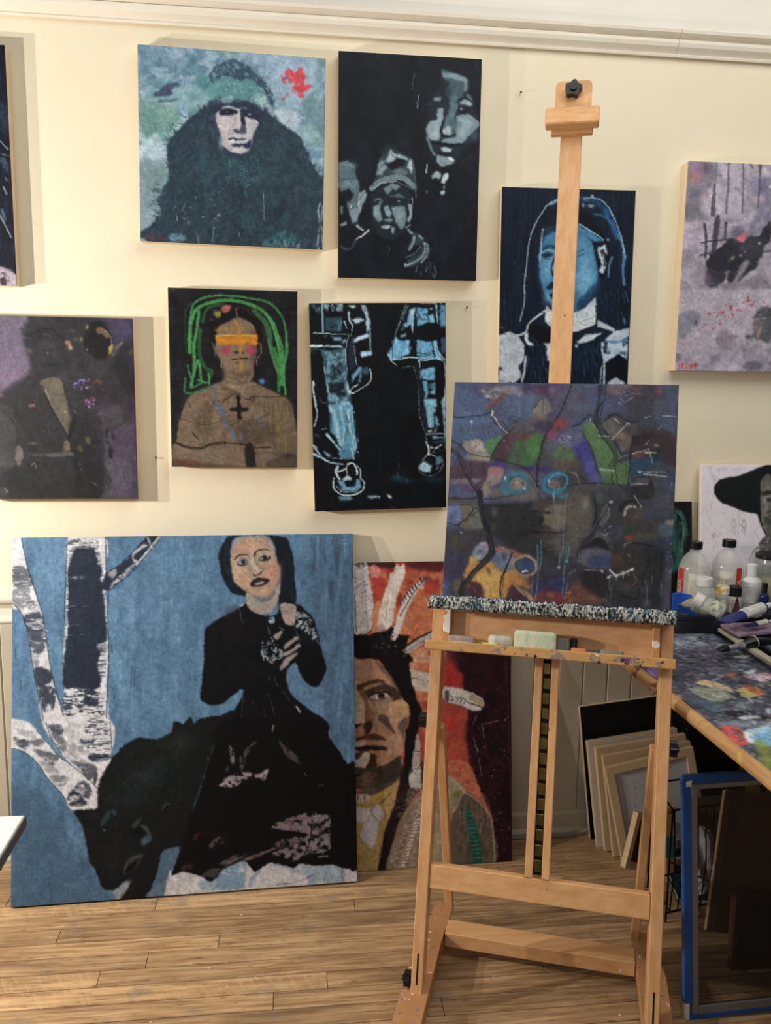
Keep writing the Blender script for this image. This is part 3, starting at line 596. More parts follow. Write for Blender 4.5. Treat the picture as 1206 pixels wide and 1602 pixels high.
    a.p('180 985 280 1000 290 1046 180 1050', '9db6ca', .9, 1, tex=(6, 8, .3, .3)); a.p('300 910 452 865 452 1020 432 1046 280 1046', '83a4c0', .95, 1, tex=(9, 6, .25, .35)); a.p('850 890 1062 900 1070 1010 962 1016 940 980 920 1018 860 1020', '9fb5c8', .9, 1, tex=(5, 12, .3, .35)); a.p('620 890 850 900 860 960 700 930', 'a9bccb', .8, 2, tex=(10, 7, .4, .3)); a.l('492 1024 496 990 545 940', 22, '93afc6', .8, 1.2); a.l('650 1022 740 1012', 6, '3b4656', .6); a.l('842 980 886 962', 6, '3b4656', .7); a.l('110 960 112 1080', 10, '9aa3ad', .5, 2); a.l('1066 900 1070 1010', 5, '3a4350', .7); a.l('780 1000 835 985', 5, '5a6a7c', .6)
    a.p('332 -20 260 150 200 330 150 500 110 600 70 720 28 870 -10 962 60 940 122 952 182 972 250 1000 312 932 382 892 450 872 488 912 522 942 582 902 622 882 702 902 762 916 802 892 900 902 1002 896 1082 916 1172 885 1150 295 1100 262 1040 170 980 90 925 -20', '07080c', 1, .9, 1)
    for t, c, q in (('296 402 340 345 430 312 540 325 602 288 592 340 572 372 540 350 440 362 400 402', 'aea1a6', (6, 4, .38, .25)), ('360 140 385 200 392 250 365 262', '8d8488', (3, 5, .4, .3)), ('430 205 500 130 548 98 470 200 440 300 425 300', '5a5056', (4, 5, .45, .2)), ('662 110 740 180 792 222 798 258 720 218', '53474d', (6, 6, .3, .4)), ('595 655 660 630 740 600 850 568 982 578 988 700 978 812 832 832 772 872 692 852 628 822 750 775 850 705 722 682', '95898f', (7, 6, .43, .2)), ('700 620 860 590 850 690 760 680', '8a7078', (6, 8, .45, .2)), ('440 862 520 830 702 772 642 802 482 868', '846a6e', (9, 5, .3, .4)), ('182 962 290 892 380 850 442 850 332 902 250 992', '4a4a4d', (8, 6, .4, .3)), ('300 890 400 830 470 830 380 880', '6d6266', (8, 5, .4, .3)), ('130 720 180 685 150 740', '5a2a2c', (5, 5, .3, .4)), ('230 770 280 720 352 712 340 752 250 790', '57504f', (6, 6, .45, .2)), ('340 290 350 270 345 310', '8d8488', (3, 4, .3, .3)), ('40 930 80 890 130 880 110 930', '3a2c2e', (6, 5, .4, .3)), ('640 760 760 720 840 740 700 790', '7a6d72', (7, 5, .42, .25))):
        a.p(t, c, .95, .9, 1, tex=q)
    a.l('920 848 972 840', 12, '9aa2a8', .8); a.l('918 398 948 398', 8, '6c6468', .6); a.l('632 20 628 60', 8, 'b5b9bc', .7); a.l('830 320 842 335', 8, '8d8488', .6); a.l('220 212 228 240', 4, '8a9096', .6); a.l('880 620 860 760 830 825', 10, '0a0a0e', .8); a.l('940 640 920 700', 8, '0a0a0e', .7); a.l('130 600 90 700 60 800', 5, '23262a', .6)

def art_fur(a):
    a.fur('205 60 520 80 515 400 210 390', 260, 22, 7, ('8fb0c4', '6a90a4', 'a9c0d4', '5f8698', '84aaa8'), .3, .9, .45)
    a.n('5c8095', 22, 16, .52, .25, .85); a.n('a9bfd0', 15, 11, .60, .2, .7); a.n('6d9a98', 18, 14, .62, .18, .6)
    a.f(0, 0, 1, 1)
    a.p('380 70 515 90 512 150 470 170 440 160 420 140 400 110', 'a3bad0', .75, 9)
    a.f(205, 60, 160)
    a.p('730 500 900 430 1206 460 1206 700 1000 722 870 640 720 570', '4d868c', .85, 5, 3); a.p('100 760 320 700 520 790 560 1000 480 1150 300 1210 180 1210 105 1000', '709994', .9, 4, 3); a.p('120 900 300 860 330 1100 200 1180', '628a86', .6, 5); a.p('340 780 520 800 540 960 420 1050 330 960', '7ea39a', .6, 4)
    a.p('262 668 350 590 470 518 572 545 480 605 492 655 350 690', '3b4960', .95, 1.2, 1); a.l('340 742 460 738 545 720', 30, '40566a', .8, 2); a.p('500 600 700 560 900 640 960 760 860 860 700 880 560 760', '8fb4bb', .7, 5, 3); a.b(730, 680, 70, 40, '527f88', .6); a.b(650, 600, 60, 14, 'b9cbd6', .7); a.b(430, 770, 70, 24, 'b5c6c9', .7); a.b(240, 720, 60, 20, 'a9c4c6', .6); a.p('100 1080 180 1190 300 1110 330 1215 90 1215', 'b3ccd0', .8, 3)
    a.l('460 1140 560 1040 620 960', 70, 'a5c4c6', .5, 5); a.p('80 80 420 95 400 300 200 500 100 560', '5f8298', .35, 8)
    a.f(355, 60, 160)
    a.p('1060 250 1165 262 1152 1206 1000 1206 960 960 880 900 880 780 960 680 1050 540', '6d8f95', .85, 4, 2, tex=(10, 30, .3, .4)); a.p('560 860 700 820 840 900 830 1060 760 1090 620 960', 'bccbda', .9, 3, 2); a.p('560 640 760 700 840 820 600 860', '90b0be', .6, 5); a.p('820 1100 1000 1000 1100 1206 900 1206', '9fbfc0', .7, 5)
    a.p('690 420 700 372 760 358 800 412 860 345 905 400 922 480 905 545 1005 545 962 602 902 640 905 690 850 690 842 640 800 625 802 660 770 600 795 520 730 520 715 470', 'cc4a50', .97, 1, 1.5); a.p('640 430 662 450 694 532 660 522', 'cf4248', .95, .9); a.l('655 722 690 690 730 640', 22, 'c9444c', .9, 1.2, end=8); a.l('770 560 860 535', 10, 'e3a0a4', .7); a.l('730 440 770 470 790 500', 8, 'e8b4b8', .6); a.b(690, 470, 14, 12, '3a2a34', .9); a.b(850, 660, 30, 30, 'e07078', .6)
    # coat
    a.f(0, 0, 1, 1)
    body = '303 180 316 170 332 164 420 172 436 192 456 204 470 216 480 236 490 258 500 274 510 286 508 396 236 378 241 346 252 334 247 314 256 292 264 276 261 242 264 222 278 205 292 190'
    a.p('217 228 250 222 262 236 260 252 236 250 217 256', 'b4c9d6', .85, 3, 2); a.p('218 256 240 250 264 252 262 280 250 312 248 338 238 360 232 378 216 378', '8295a0', .85, 2, 1, tex=(14, 3, .3, .5)); a.p('228 270 262 262 262 300 244 330 230 320', '708a88', .6, 5)
    a.p(body, '2a3a46', 1, 1.2, 3)
    for lo, hi, an in (('262 200 300 176 300 240 262 290', 0, 3.7), ('440 190 500 270 480 280 430 220', 0, -.7), ('240 290 268 285 262 375 238 375', 0, 3.3), ('300 170 340 160 330 190 300 200', 0, -2.4)):
        a.fur(lo, 70, 9, 1.3, ('27394a', '2d4250', '1f2c38'), an, .5, .8)
    a.fur(body, 160, 22, 7, ('3a5260', '2c4450', '22303c', '35505a', '40566a'), 1.9, .6, .35); a.fur(body, 900, 9, 1.4, ('3c5664', '46636e', '1b2730', '2a4048', '364858', '4c6874'), 1.9, .8, .5)
    a.n('1a242d', 22, 26, .58, .15, .45, (265, 285, 508, 392)); a.n('2f5258', 16, 20, .62, .12, .5, (260, 200, 508, 392))
    a.fur('355 250 400 240 410 275 380 300 350 280', 120, 7, 1.0, ('4a7080', '5c8796', '36535e'), 1.6, .7, .6)
    a.fur('300 300 400 290 410 320 330 350', 50, 5, .9, ('5f7f8a', '466570'), 1.8, .6, .5)
    a.p('412 378 430 366 450 362 462 370 458 384 420 388', '3f707a', .7, 3, 2, tex=(5, 6, .35, .3)); a.fur('425 374 470 372 470 388 430 388', 40, 6, 1.0, ('8fa9b5', '5f8d96'), 1.57, .15, .7)
    for t in ('500 318 498 330 500 352 497 380 499 392', '505 322 503 345 505 388'): a.l(t, 2.2, 'a9bcc8', .8, 1, tex=(3, 7, .4, .3))
    for t in ('308 366 311 380', '335 352 332 378', '372 360 376 374', '276 336 278 346', '285 330 290 318', '412 300 413 345'): a.l(t, 1.0, '9fb0b8', .7)
    a.scat('270 320 345 290 345 345 280 350', 22, .5, 1.3, ('8fa5ae', '6d8792'), .7); a.p('264 370 272 364 290 370 286 378 268 377', '6d98a8', .7, 2, tex=(4, 4, .35, .3))
    a.l('228 371 232 368 234 373 240 369 244 374 250 371 256 375', 2.2, '6a2f33', .8)
    # hat
    a.p('322 166 326 140 334 118 346 104 360 96 372 98 384 106 398 112 408 124 420 136 427 150 428 172 420 178 400 170 380 162 350 158 334 164', '6b959c', .9, 2, 4); a.n('3f5f70', 6, 6, .52, .2, .6, (330, 95, 428, 160)); a.p('328 150 350 120 390 120 410 150 380 158 345 160', '5a8f92', .7, 4)
    for pl, c in (('330 112 352 96 372 94 398 112 402 122 376 126 350 118 332 130', '33485c'), ('404 120 426 146 428 172 420 168 412 140 396 128', '33475a'), ('326 160 345 152 420 166 424 182 400 180 330 170', '2a3348')):
        a.p(pl, c, .85, 1.5, 3, tex=(5, 5, .36, .25)); a.fur(pl, 60, 6, 1.4, (c, '3d566a', '27384a'), -1.57, .9, .8)
    a.fur('326 118 350 96 400 108 425 145 420 170 330 158', 190, 5, 1.5, ('8fb0b4', '33485c', '6f979c', '4a6a78', '9dbabd', '3d5668'), -1.4, .9, .6)
    a.p('398 150 414 148 422 166 404 168 390 160', 'a5bfc2', .8, 2, 2, tex=(4, 4, .35, .3)); a.p('420 160 430 176 428 184 418 172', 'b0c6cc', .7, 2); a.p('345 158 352 150 366 152 360 162', '93b5b8', .7, 2, 1)
    # face
    a.f(325, 150, 100)
    a.p('100 180 260 150 500 110 760 110 980 200 1000 480 960 620 900 800 850 1000 760 1120 480 1130 330 1040 240 940 180 700 110 400', '262f44', .85, 3)
    a.p('150 362 260 250 300 192 420 192 560 250 640 232 760 242 830 350 900 440 962 480 940 562 882 682 842 800 822 900 770 1020 642 1082 500 1072 400 1022 310 950 262 880 250 760 200 602', 'bab7bc', 1, .9, .5)
    a.b(350, 520, 130, 120, 'c9c0c0', .6); a.b(330, 760, 60, 120, 'c2b6ba', .6); a.b(800, 560, 80, 100, 'b9bdc2', .7); a.b(590, 480, 40, 160, 'd3cccc', .8); a.b(250, 880, 50, 120, '8fa3a6', .7)
    a.p('250 250 400 232 540 262 562 322 500 352 360 368 220 352', '1e2132', 1, .8); a.l('275 232 400 206 550 255', 44, '8fa0a8', .9, 1.2); a.p('612 262 700 240 800 262 822 330 962 370 962 490 900 440 830 440 700 392 632 352', '252940', 1, .9)
    a.p('618 335 682 400 712 520 692 592 642 542 622 422', '1b1f30', 1, .9); a.p('642 540 712 592 724 700 642 722 572 682 602 640', '47495e', .95, 1); a.p('478 642 540 628 602 668 572 702 500 684', '383b4f', .95, .9); a.p('460 650 520 700 560 740 440 740', 'a9b0bc', .7, 1.5)
    a.l('405 822 480 800 560 826 704 800', 38, '242a3e', 1, 1); a.l('420 862 560 872 724 868', 40, 'c6d0d2', 1, 1); a.p('462 920 560 898 720 890 802 815 824 900 780 992 700 982 660 942 560 962 466 952', '292e48', 1, 1); a.b(600, 1022, 140, 46, 'c6cace', .9); a.b(690, 760, 90, 50, 'b9c2c6', .6); a.b(365, 300, 26, 12, '6a6d7c', .9); a.b(795, 350, 28, 12, 'cfd3d6', .95); a.l('510 440 500 560', 22, '9a949c', .5, 3); a.b(440, 395, 20, 10, '6d6a74', .6); a.l('860 700 830 860 790 980', 24, '5b6280', .5, 3); a.l('700 400 760 420', 16, 'aab0b8', .7)

def art_three(a):
    a.psm = False
    a.n('141c26', 30, 40, .5, .3, .7); a.n('060b10', 40, 60, .58, .2, .5)
    a.f(640, 85, 120, 801)
    a.p('330 150 420 170 600 236 626 290 604 390 670 470 660 560 735 690 740 760 690 900 560 980 500 1110 440 1160 340 1176 270 1100 250 1030 190 900 165 780 215 690 200 560 240 440 330 330', '1f2b34', .9, 4)
    for t, c, al, so in (('340 160 420 176 590 240 626 285 604 382 560 402 566 442 500 474 440 470 380 432 372 380 432 300 340 242', '48606a', .95, 2), ('345 190 470 196 604 250 598 372 572 372 582 292 432 246 350 246', '839aa1', .9, 1.5), ('420 440 500 424 512 560 470 642 486 760 490 832 420 856 348 826 338 762 392 642 424 562', '587079', .95, 1.5), ('300 572 352 556 362 652 332 762 322 862 312 904 250 902 190 862 172 782 222 702 292 682', '8da3a9', .97, 1.2), ('488 642 622 618 726 702 736 744 642 832 542 944 442 936 338 922 338 890 482 862 494 762', '7c929b', .97, 1.2), ('518 514 570 464 640 488 664 532 622 540 560 520', '9bb0b5', .97, 1), ('604 400 660 450 664 530 640 480 600 440', '5d747d', .9, 1), ('252 450 330 448 330 492 270 492', '7c9299', .95, 1), ('348 792 410 738 462 798 422 844 360 832', 'a2b5ba', .95, 1.2), ('318 980 370 964 444 990 432 1022 350 1012', 'a9bcc2', 1, 1), ('280 1048 340 1060 402 1072 472 1112 462 1142 340 1172 290 1122', '7d939b', 1, 1.2), ('402 1070 440 1068 474 1100 462 1122 412 1100', 'd6e0e4', 1, .8), ('238 1262 280 1220 334 1240 330 1292 302 1312 286 1282 240 1312', '90a5aa', 1, .8), ('358 1250 412 1240 406 1302 370 1352 336 1342', 'c6d6d9', 1, .8), ('318 1442 370 1410 376 1450 340 1476', 'aabdc1', 1, .8), ('350 1390 382 1368 370 1402', 'a2b4b8', 1, .8), ('172 1432 196 1420 186 1456', '93a6aa', 1, .8)):
        a.p(t, c, al, so, .5)
    a.b(600, 720, 70, 60, 'a3b6bc', .6); a.b(560, 820, 50, 70, '96abb2', .6); a.b(270, 830, 40, 50, 'b3c4c8', .6); a.b(480, 720, 60, 30, '4f666f', .6); a.l('190 862 222 962 262 1042', 30, '647b84', .9, 1.5)
    a.p('496 572 560 540 644 560 622 602 540 622 500 602', '131b23', 1, 1); a.b(545, 570, 16, 12, 'a2b2b7', .9); a.l('490 500 530 470 600 462 660 500', 12, '0f161d', .9, 1); a.l('360 700 330 800 345 840', 26, '10181f', .9, 1.2); a.l('335 850 420 860 480 830', 18, '131b22', .9, 1.2); a.l('250 920 340 940 460 950 560 940', 34, '0d141a', .95, 1.5); a.l('300 1030 380 1050 450 1050', 26, '0f161d', .9, 1.5); a.b(455, 800, 18, 14, '1a232b', .9); a.b(400, 390, 50, 90, '0f161d', .5)
    a.l('62 185 42 270 36 370', 7, '55666f', .8); a.l('102 420 84 562', 8, '8496a0', .85); a.l('186 1148 180 1240', 12, 'c2ced2', .95); a.l('200 390 260 330 330 300', 8, '2f3c46', .8, 2); a.l('540 1170 580 1110 640 1050', 7, '2c3942', .8); a.l('700 100 715 140', 6, '34424c', .8); a.b(690, 850, 50, 60, '55707a', .5); a.b(210, 520, 30, 14, '3a4a54', .7)
    a.f(520, 210, 170, 1184)
    a.p('66 312 150 288 242 330 242 422 282 502 300 602 272 742 292 862 272 962 212 972 182 862 140 702 92 622 66 562', '566d76', .97, 1.5, .8); a.b(170, 350, 80, 46, '7a9097', .8); a.b(190, 540, 70, 40, '7d939a', .7); a.l('80 370 160 350 250 400', 14, '3c4f58', .6, 1.5); a.l('70 500 200 480 280 480', 12, '2e3e47', .6, 1.5)
    a.p('96 640 180 586 236 662 182 744 110 722', '10171e', 1, 1.2); a.p('288 642 360 606 374 662 332 782 302 862 268 904 280 742', '869ca3', 1, 1, .6); a.p('186 822 290 798 274 942 222 972 190 882', '7a9098', .97, 1); a.p('66 860 162 856 186 942 100 972 66 970', '0d141a', .97, 1.2); a.p('78 982 152 944 152 982 90 1002', '8ba0a5', .97, .9); a.p('90 780 120 790 110 880 90 860', '6f868e', .9, 1); a.l('200 800 212 770', 10, 'c0ced1', .9); a.l('280 770 290 740', 10, 'd0dadc', .9); a.l('300 690 350 640', 8, '2a3840', .8)
    a.l('266 1000 330 1042', 26, '93a7ac', .95); a.l('392 1048 332 1102 252 1146', 22, 'b7c6c9', .97, 1, end=12); a.l('92 1222 132 1250 202 1240 252 1162', 24, '36464d', .9, 2)
    a.p('478 462 490 300 540 228 600 130 690 160 800 230 862 262 892 342 912 502 924 682 892 582 780 492 642 472 542 502 432 602 420 592', '31424a', .97, 1.5, .6); a.p('520 180 600 100 680 120 740 200 620 160 560 230', '1c2a30', .9, 3)
    for t, c in (('478 442 500 322 540 288 596 362 532 442', '879da4'), ('596 252 632 166 682 212 802 238 840 292 702 262 692 304 612 302 566 304', '9bb0b6'), ('808 362 852 258 874 302 862 442 838 382', 'b4c5c9'), ('640 400 760 372 812 392 820 442 700 452', '5c727a')):
        a.p(t, c, .97, .9, 1)
    a.p('600 332 702 258 806 280 782 342 642 382', '0a1117', 1, 1, .8); a.l('640 200 660 240 700 250', 8, '1a262d', .8); a.l('500 400 540 330 560 340', 8, '2c3c44', .7); a.l('430 592 520 512 642 474 780 482 886 566', 58, '6f848b', .97, 1.2); a.l('430 602 540 532 690 512', 14, '9bafb4', .95); a.l('700 520 800 560 880 600', 20, '4b5e67', .8, 2); a.l('870 280 900 480 915 680', 14, '4e626b', .8)
    a.p('428 622 540 562 642 530 802 572 852 642 832 762 802 1002 770 1072 702 1132 622 1152 500 1102 440 962 418 782', '18232b', .98, 1.5)
    for t, c in (('556 592 640 534 742 560 702 612 602 662', '6d838a'), ('448 792 512 768 532 862 542 932 500 964 450 882', '7b9198'), ('558 792 602 768 642 862 632 904 590 892', '849aa1'), ('548 932 602 914 664 930 642 952 580 952', '7a9097'), ('638 792 792 780 802 882 792 1002 742 1046 692 962 662 882', '70868e'), ('518 1002 580 984 634 1002 592 1034 540 1022', 'a9bbc0'), ('640 1002 672 1022 662 1086 638 1062', '8b9fa4'), ('828 762 872 778 864 902 832 964 808 942 842 862', 'a2b4b9'), ('604 670 690 640 800 690 700 690', '4f656d')):
        a.p(t, c, .97, 1, .6)
    a.b(740, 880, 40, 70, '8da1a7', .6); a.b(480, 840, 24, 40, 'a3b5ba', .6); a.p('600 660 660 600 720 640 690 660', '18222a', .9, 1); a.b(700, 725, 60, 26, '0d151b', .9); a.b(724, 730, 18, 10, '869aa0', .9); a.l('468 722 510 704 542 730', 12, '8fa3a8', .9); a.b(520, 750, 14, 18, '8fa3a8', .7); a.l('800 1022 854 978', 10, 'c2ced0', .9); a.l('830 720 870 700 870 760', 10, '8a9ea5', .8)
    a.p('818 1042 870 1058 982 1108 994 1162 1034 1202 1022 1322 982 1392 862 1446 788 1444 818 1372 942 1302 972 1202 890 1212 830 1274 818 1242 870 1112', '2e3e46', .95, 2)
    for t, wd, c in (('828 1044 860 1080', 30, '72868d'), ('842 1252 880 1182 890 1122', 30, '72868d'), ('800 1432 902 1390 982 1332 1012 1242 1002 1192', 24, '82959b'), ('1000 1180 1042 1212 1022 1322 972 1402', 15, '95a8ad'), ('800 1340 900 1300 960 1220', 18, '4a5c64'), ('950 1110 985 1140', 26, '7e9198'), ('1110 1442 1124 1502 1110 1560', 12, '566870'), ('790 1410 796 1440', 14, 'a2b2b6'), ('925 1440 910 1500', 10, '75878d'), ('1030 1440 1020 1500', 10, '5d7078'), ('1060 1250 1030 1350', 16, '4f626a')):
        a.l(t, wd, c, .92, 1.3)
    a.fur('900 1400 1100 1380 1120 1560 900 1500', 26, 9, 1.2, ('25333b', '33434b', '48585f'), 1.2, .4, .7); a.l('618 1230 622 1260', 8, '6a7a80', .7); a.l('606 1280 604 1320', 6, '4c5a60', .7)

def art_band(a):
    a.n('26292c', 14, 20, .52, .25, .8); a.n('101216', 18, 26, .58, .2, .6); a.n('33373a', 30, 3, .68, .08, .4)
    a.f(255, 440, 220, 1175)
    a.p('188 1012 240 942 330 902 440 852 520 818 620 862 742 840 882 902 1002 962 1062 1012 1094 1122 1114 1252 1130 1570 80 1570 78 1452 108 1342 130 1202 160 1092', '917c67', 1, 1, .8)
    a.n('6a5a4a', 9, 14, .56, .16, .5, (275, 610, 466, 735)); a.n('a58f79', 8, 8, .62, .12, .5, (275, 600, 466, 735)); a.p('880 1000 1060 1000 1120 1300 1110 1550 960 1500 900 1300 930 1150', '6f6250', .6, 4, tex=(5, 18, .35, .35)); a.p('620 1200 900 1180 900 1340 640 1360', '574b40', .6, 5); a.p('330 1040 380 1000 400 1200 380 1350 340 1250', '6d5c4b', .5, 3)
    a.p('84 1362 200 1392 330 1402 470 1372 700 1372 706 1522 560 1562 160 1562 90 1482', '8f7c69', 1, 1); a.b(350, 1450, 160, 40, 'a08c77', .6); a.p('80 1490 300 1520 560 1540 560 1570 80 1570', '4a4038', .7, 4); a.p('760 1402 900 1400 972 1442 950 1492 860 1512 760 1542', '8b7868', 1, 1); a.l('780 1440 900 1430 960 1450', 10, '5d5044', .6); a.p('860 1520 960 1470 1100 1440 1120 1560 880 1560', '5d5246', .8, 3); a.p('686 1370 752 1370 772 1562 702 1562', '2a2624', 1, 1); a.b(1040, 1460, 60, 20, '2b2724', .6)
    for t, wd in (('108 1350 200 1386 320 1396 400 1362 520 1352', 22), ('520 1352 690 1366 780 1392 900 1388', 14), ('150 1150 260 1182 380 1196 470 1170 500 1150', 5), ('560 1210 640 1170 760 1160 900 1100', 6), ('240 1260 300 1330', 14), ('560 1330 520 1300 530 1230', 5), ('640 940 700 990 760 960 900 970 1010 960', 7), ('640 930 560 960 500 1010', 12), ('200 1000 230 1060', 6)): a.l(t, wd, '33291f', .75, 1.2)
    a.p('440 860 500 820 560 900 640 930 700 880 780 860 760 840 640 870 540 850', 'b09b84', .7, 2); a.p('470 900 560 890 640 940 560 950', '5d4f41', .5, 2)
    a.fur('190 1010 330 900 620 870 1000 960 1100 1250 1100 1340 120 1340', 120, 13, 1.6, ('6a5a4a', 'a8937c', '7c6a58', '574a3e'), 1.3, .7, .4); a.fur('90 1400 680 1390 680 1520 120 1520', 40, 12, 1.6, ('a5917c', '6f5f50'), .1, .2, .4)
    # head
    a.p('505 700 735 700 745 820 640 862 508 830', '8c7862', 1, 1); a.p('432 420 470 356 612 302 742 352 782 442 784 560 772 642 742 742 722 790 640 800 560 790 520 742 470 642 430 560', '98826d', 1, 1); a.p('520 740 600 790 720 790 740 720 660 770 560 760', '5f5042', .6, 3); a.b(640, 440, 120, 60, 'a08a76', .6); a.b(560, 640, 60, 60, 'a48e76', .5); a.p('720 400 780 440 784 560 770 640 730 700 740 560', '6b5a4c', .7, 3)
    a.p('392 430 388 332 430 268 500 220 600 198 722 228 802 322 826 452 812 560 786 560 784 440 744 352 682 318 614 300 540 342 472 372 448 420 440 540 412 520', '15130f', 1, 1, .8); a.p('420 740 480 700 510 820 440 850 400 800', '17150f', .8, 3); a.b(470, 770, 40, 40, '2e2a26', .6); a.b(820, 660, 50, 80, '2a2624', .6); a.l('610 230 618 300', 12, '8a7866', .8); a.l('700 250 760 300', 10, '4a4038', .7); a.l('620 215 720 240', 16, '3a332c', .8, 2)
    a.l('412 510 440 620', 8, 'a59079', .7); a.l('815 520 820 600 790 640', 10, 'a59079', .8); a.l('800 560 790 600', 8, '6d5c4c', .7); a.l('484 660 488 720', 8, 'c9c2b6', .9); a.l('782 660 782 700', 7, 'bdb5a8', .8)
    a.l('440 402 560 398 690 390', 28, 'b98f46', .8, 1.2, tex=(12, 2, .3, .3)); a.p('442 462 500 450 770 446 786 470 782 526 640 532 470 530 448 500', 'e3962f', .98, 1, .5); a.l('440 458 560 452 772 456', 13, 'f1bd62', .95); a.l('480 500 600 505 780 515', 26, 'ee9f3c', .7, 2); a.l('500 464 600 462', 6, '7d5a28', .8); a.l('660 476 760 480', 8, 'c07f2c', .7); a.l('606 338 632 420 648 470', 30, 'd09a45', .95); a.l('650 530 652 640 652 748', 30, 'c9953f', .85, 1.2, tex=(4, 12, .25, .35)); a.b(645, 480, 30, 30, 'f09a34', .7)
    a.b(526, 580, 36, 34, 'd2476e', .95, 0, 1.6); a.b(730, 577, 38, 36, 'd2476e', .95, 0, 1.6)
    a.b(612, 592, 24, 14, '392e28', .95, 0, 2); a.b(664, 596, 10, 10, '392e28', .9); a.l('575 655 610 650 640 645', 14, '33241f', .9, end=10); a.l('650 645 704 645', 14, '33241f', .9); a.b(622, 680, 24, 8, '5d4a40', .7); a.l('690 520 720 522', 6, '2a221c', .8)
    a.p('486 232 512 198 562 204 566 232 530 262 500 256', 'cf6f6c', .95, 1, 1.5); a.b(530, 215, 14, 8, 'efb9b4', .8); a.p('420 262 455 245 486 258 470 290 440 302', '9f9656', .95, 1, 1.5); a.b(450, 265, 12, 10, 'cfc47c', .8); a.b(405, 318, 20, 14, '5a5a50', .7); a.b(430, 245, 18, 10, '6f6f68', .6)
    # green halo
    G, D = '55ad5e', '3a6a3d'
    for t, wd, c, al in (('310 400 302 600 352 720 402 752 392 800', 30, D, .85), ('330 340 360 240 420 205 490 195', 26, D, .8), ('760 250 850 340 890 450 900 560 960 740', 44, '4a8a4f', .8), ('225 590 222 440 256 270 320 205 430 170 560 160 680 178 800 226 880 300 930 390 962 520 982 700 1000 860', 28, G, .95), ('232 460 226 330 252 200 332 140 440 120 600 126 760 148 880 180 966 256 1014 350 1032 480 1040 590 1012 740 1022 950', 17, '57a862', .9), ('234 880 262 720 256 560 282 400 300 250', 24, G, .95), ('262 720 262 560 236 500 228 400', 14, G, .9), ('232 818 206 700', 14, '4d9a58', .9), ('230 890 292 660 322 836', 22, G, .95), ('300 830 386 842 378 770 390 860', 14, G, .9), ('190 812 190 938 400 886', 15, '3c8a4a', .9), ('240 890 330 850 390 850', 14, '4aa058', .8), ('186 318 190 592', 7, '365a3e', .9), ('240 180 190 240 185 300', 18, '33503a', .8), ('900 320 940 400 992 540 1004 720 985 860', 22, G, .95), ('1032 420 1030 560 1012 760 1022 940', 15, G, .9), ('930 560 960 700 968 920', 22, '4c9c56', .9), ('880 300 960 520 990 640', 12, '7cc487', .6), ('880 480 920 640 960 760', 14, '6fb877', .6), ('700 140 850 160 960 240 1010 330', 14, '3d7a46', .8)):
        a.l(t, wd, c, al, 1.0)
    for x, y0, y1 in ((826, 990, 1142), (896, 1000, 1256), (940, 990, 1262), (978, 980, 1080), (1008, 960, 1160), (1034, 950, 1230), (960, 1100, 1350), (990, 1180, 1420), (1020, 1250, 1440), (860, 1000, 1080)): a.l('%d %d %d %d' % (x, y0, x+3, y1), 6, 'a3a84f', .75, .9)
    a.p('610 958 646 958 652 1042 712 1058 704 1086 652 1092 658 1150 624 1152 620 1092 566 1088 560 1060 614 1046', '171412', .97, 1.3)
    for t, wd in (('420 880 430 960 470 1080', 34), ('480 1040 500 1110', 26), ('500 1120 530 1220', 24), ('560 1240 600 1310', 30), ('770 1140 800 1170', 24), ('660 1280 650 1320', 16), ('250 1080 300 1090', 16)): a.l(t, wd, '5d80a8', .75, 2, tex=(4, 6, .4, .3))
    a.p('806 832 830 814 850 840 832 860 808 848', '5596dc', 1, .8); a.l('460 915 530 925', 16, 'c9c3b8', .7, 2, tex=(4, 4, .4, .3))
    a.text(418, 990, 26, 'S W V E', '3a2e26', 4, .8); a.text(722, 968, 34, 'RO', '2d241e', 5, .8)
    for i in range(22): a.b(505+i*11, 818+14*math.sin(i/21*3.14), 4.5, 4.5, ('1c1814', 'd5c7a8')[i % 2], .9, 0, 2)
    for i in range(16): a.b(560+i*11, 838+8*math.sin(i/15*3.14), 4, 4, ('d5c7a8', '1c1814')[i % 2], .8, 0, 2)
    a.l('330 920 350 960 400 950 410 1010 450 1030', 4, '3f342a', .7); a.l('110 1510 140 1500 150 1530 190 1505 200 1535 250 1510 300 1525', 12, '8d3a34', .75, 1.2); a.l('1122 70 1124 300', 5, 'a9a79f', .4, 1, tex=(2, 5, .5, .2)); a.b(80, 75, 30, 14, '6a6c70', .5)

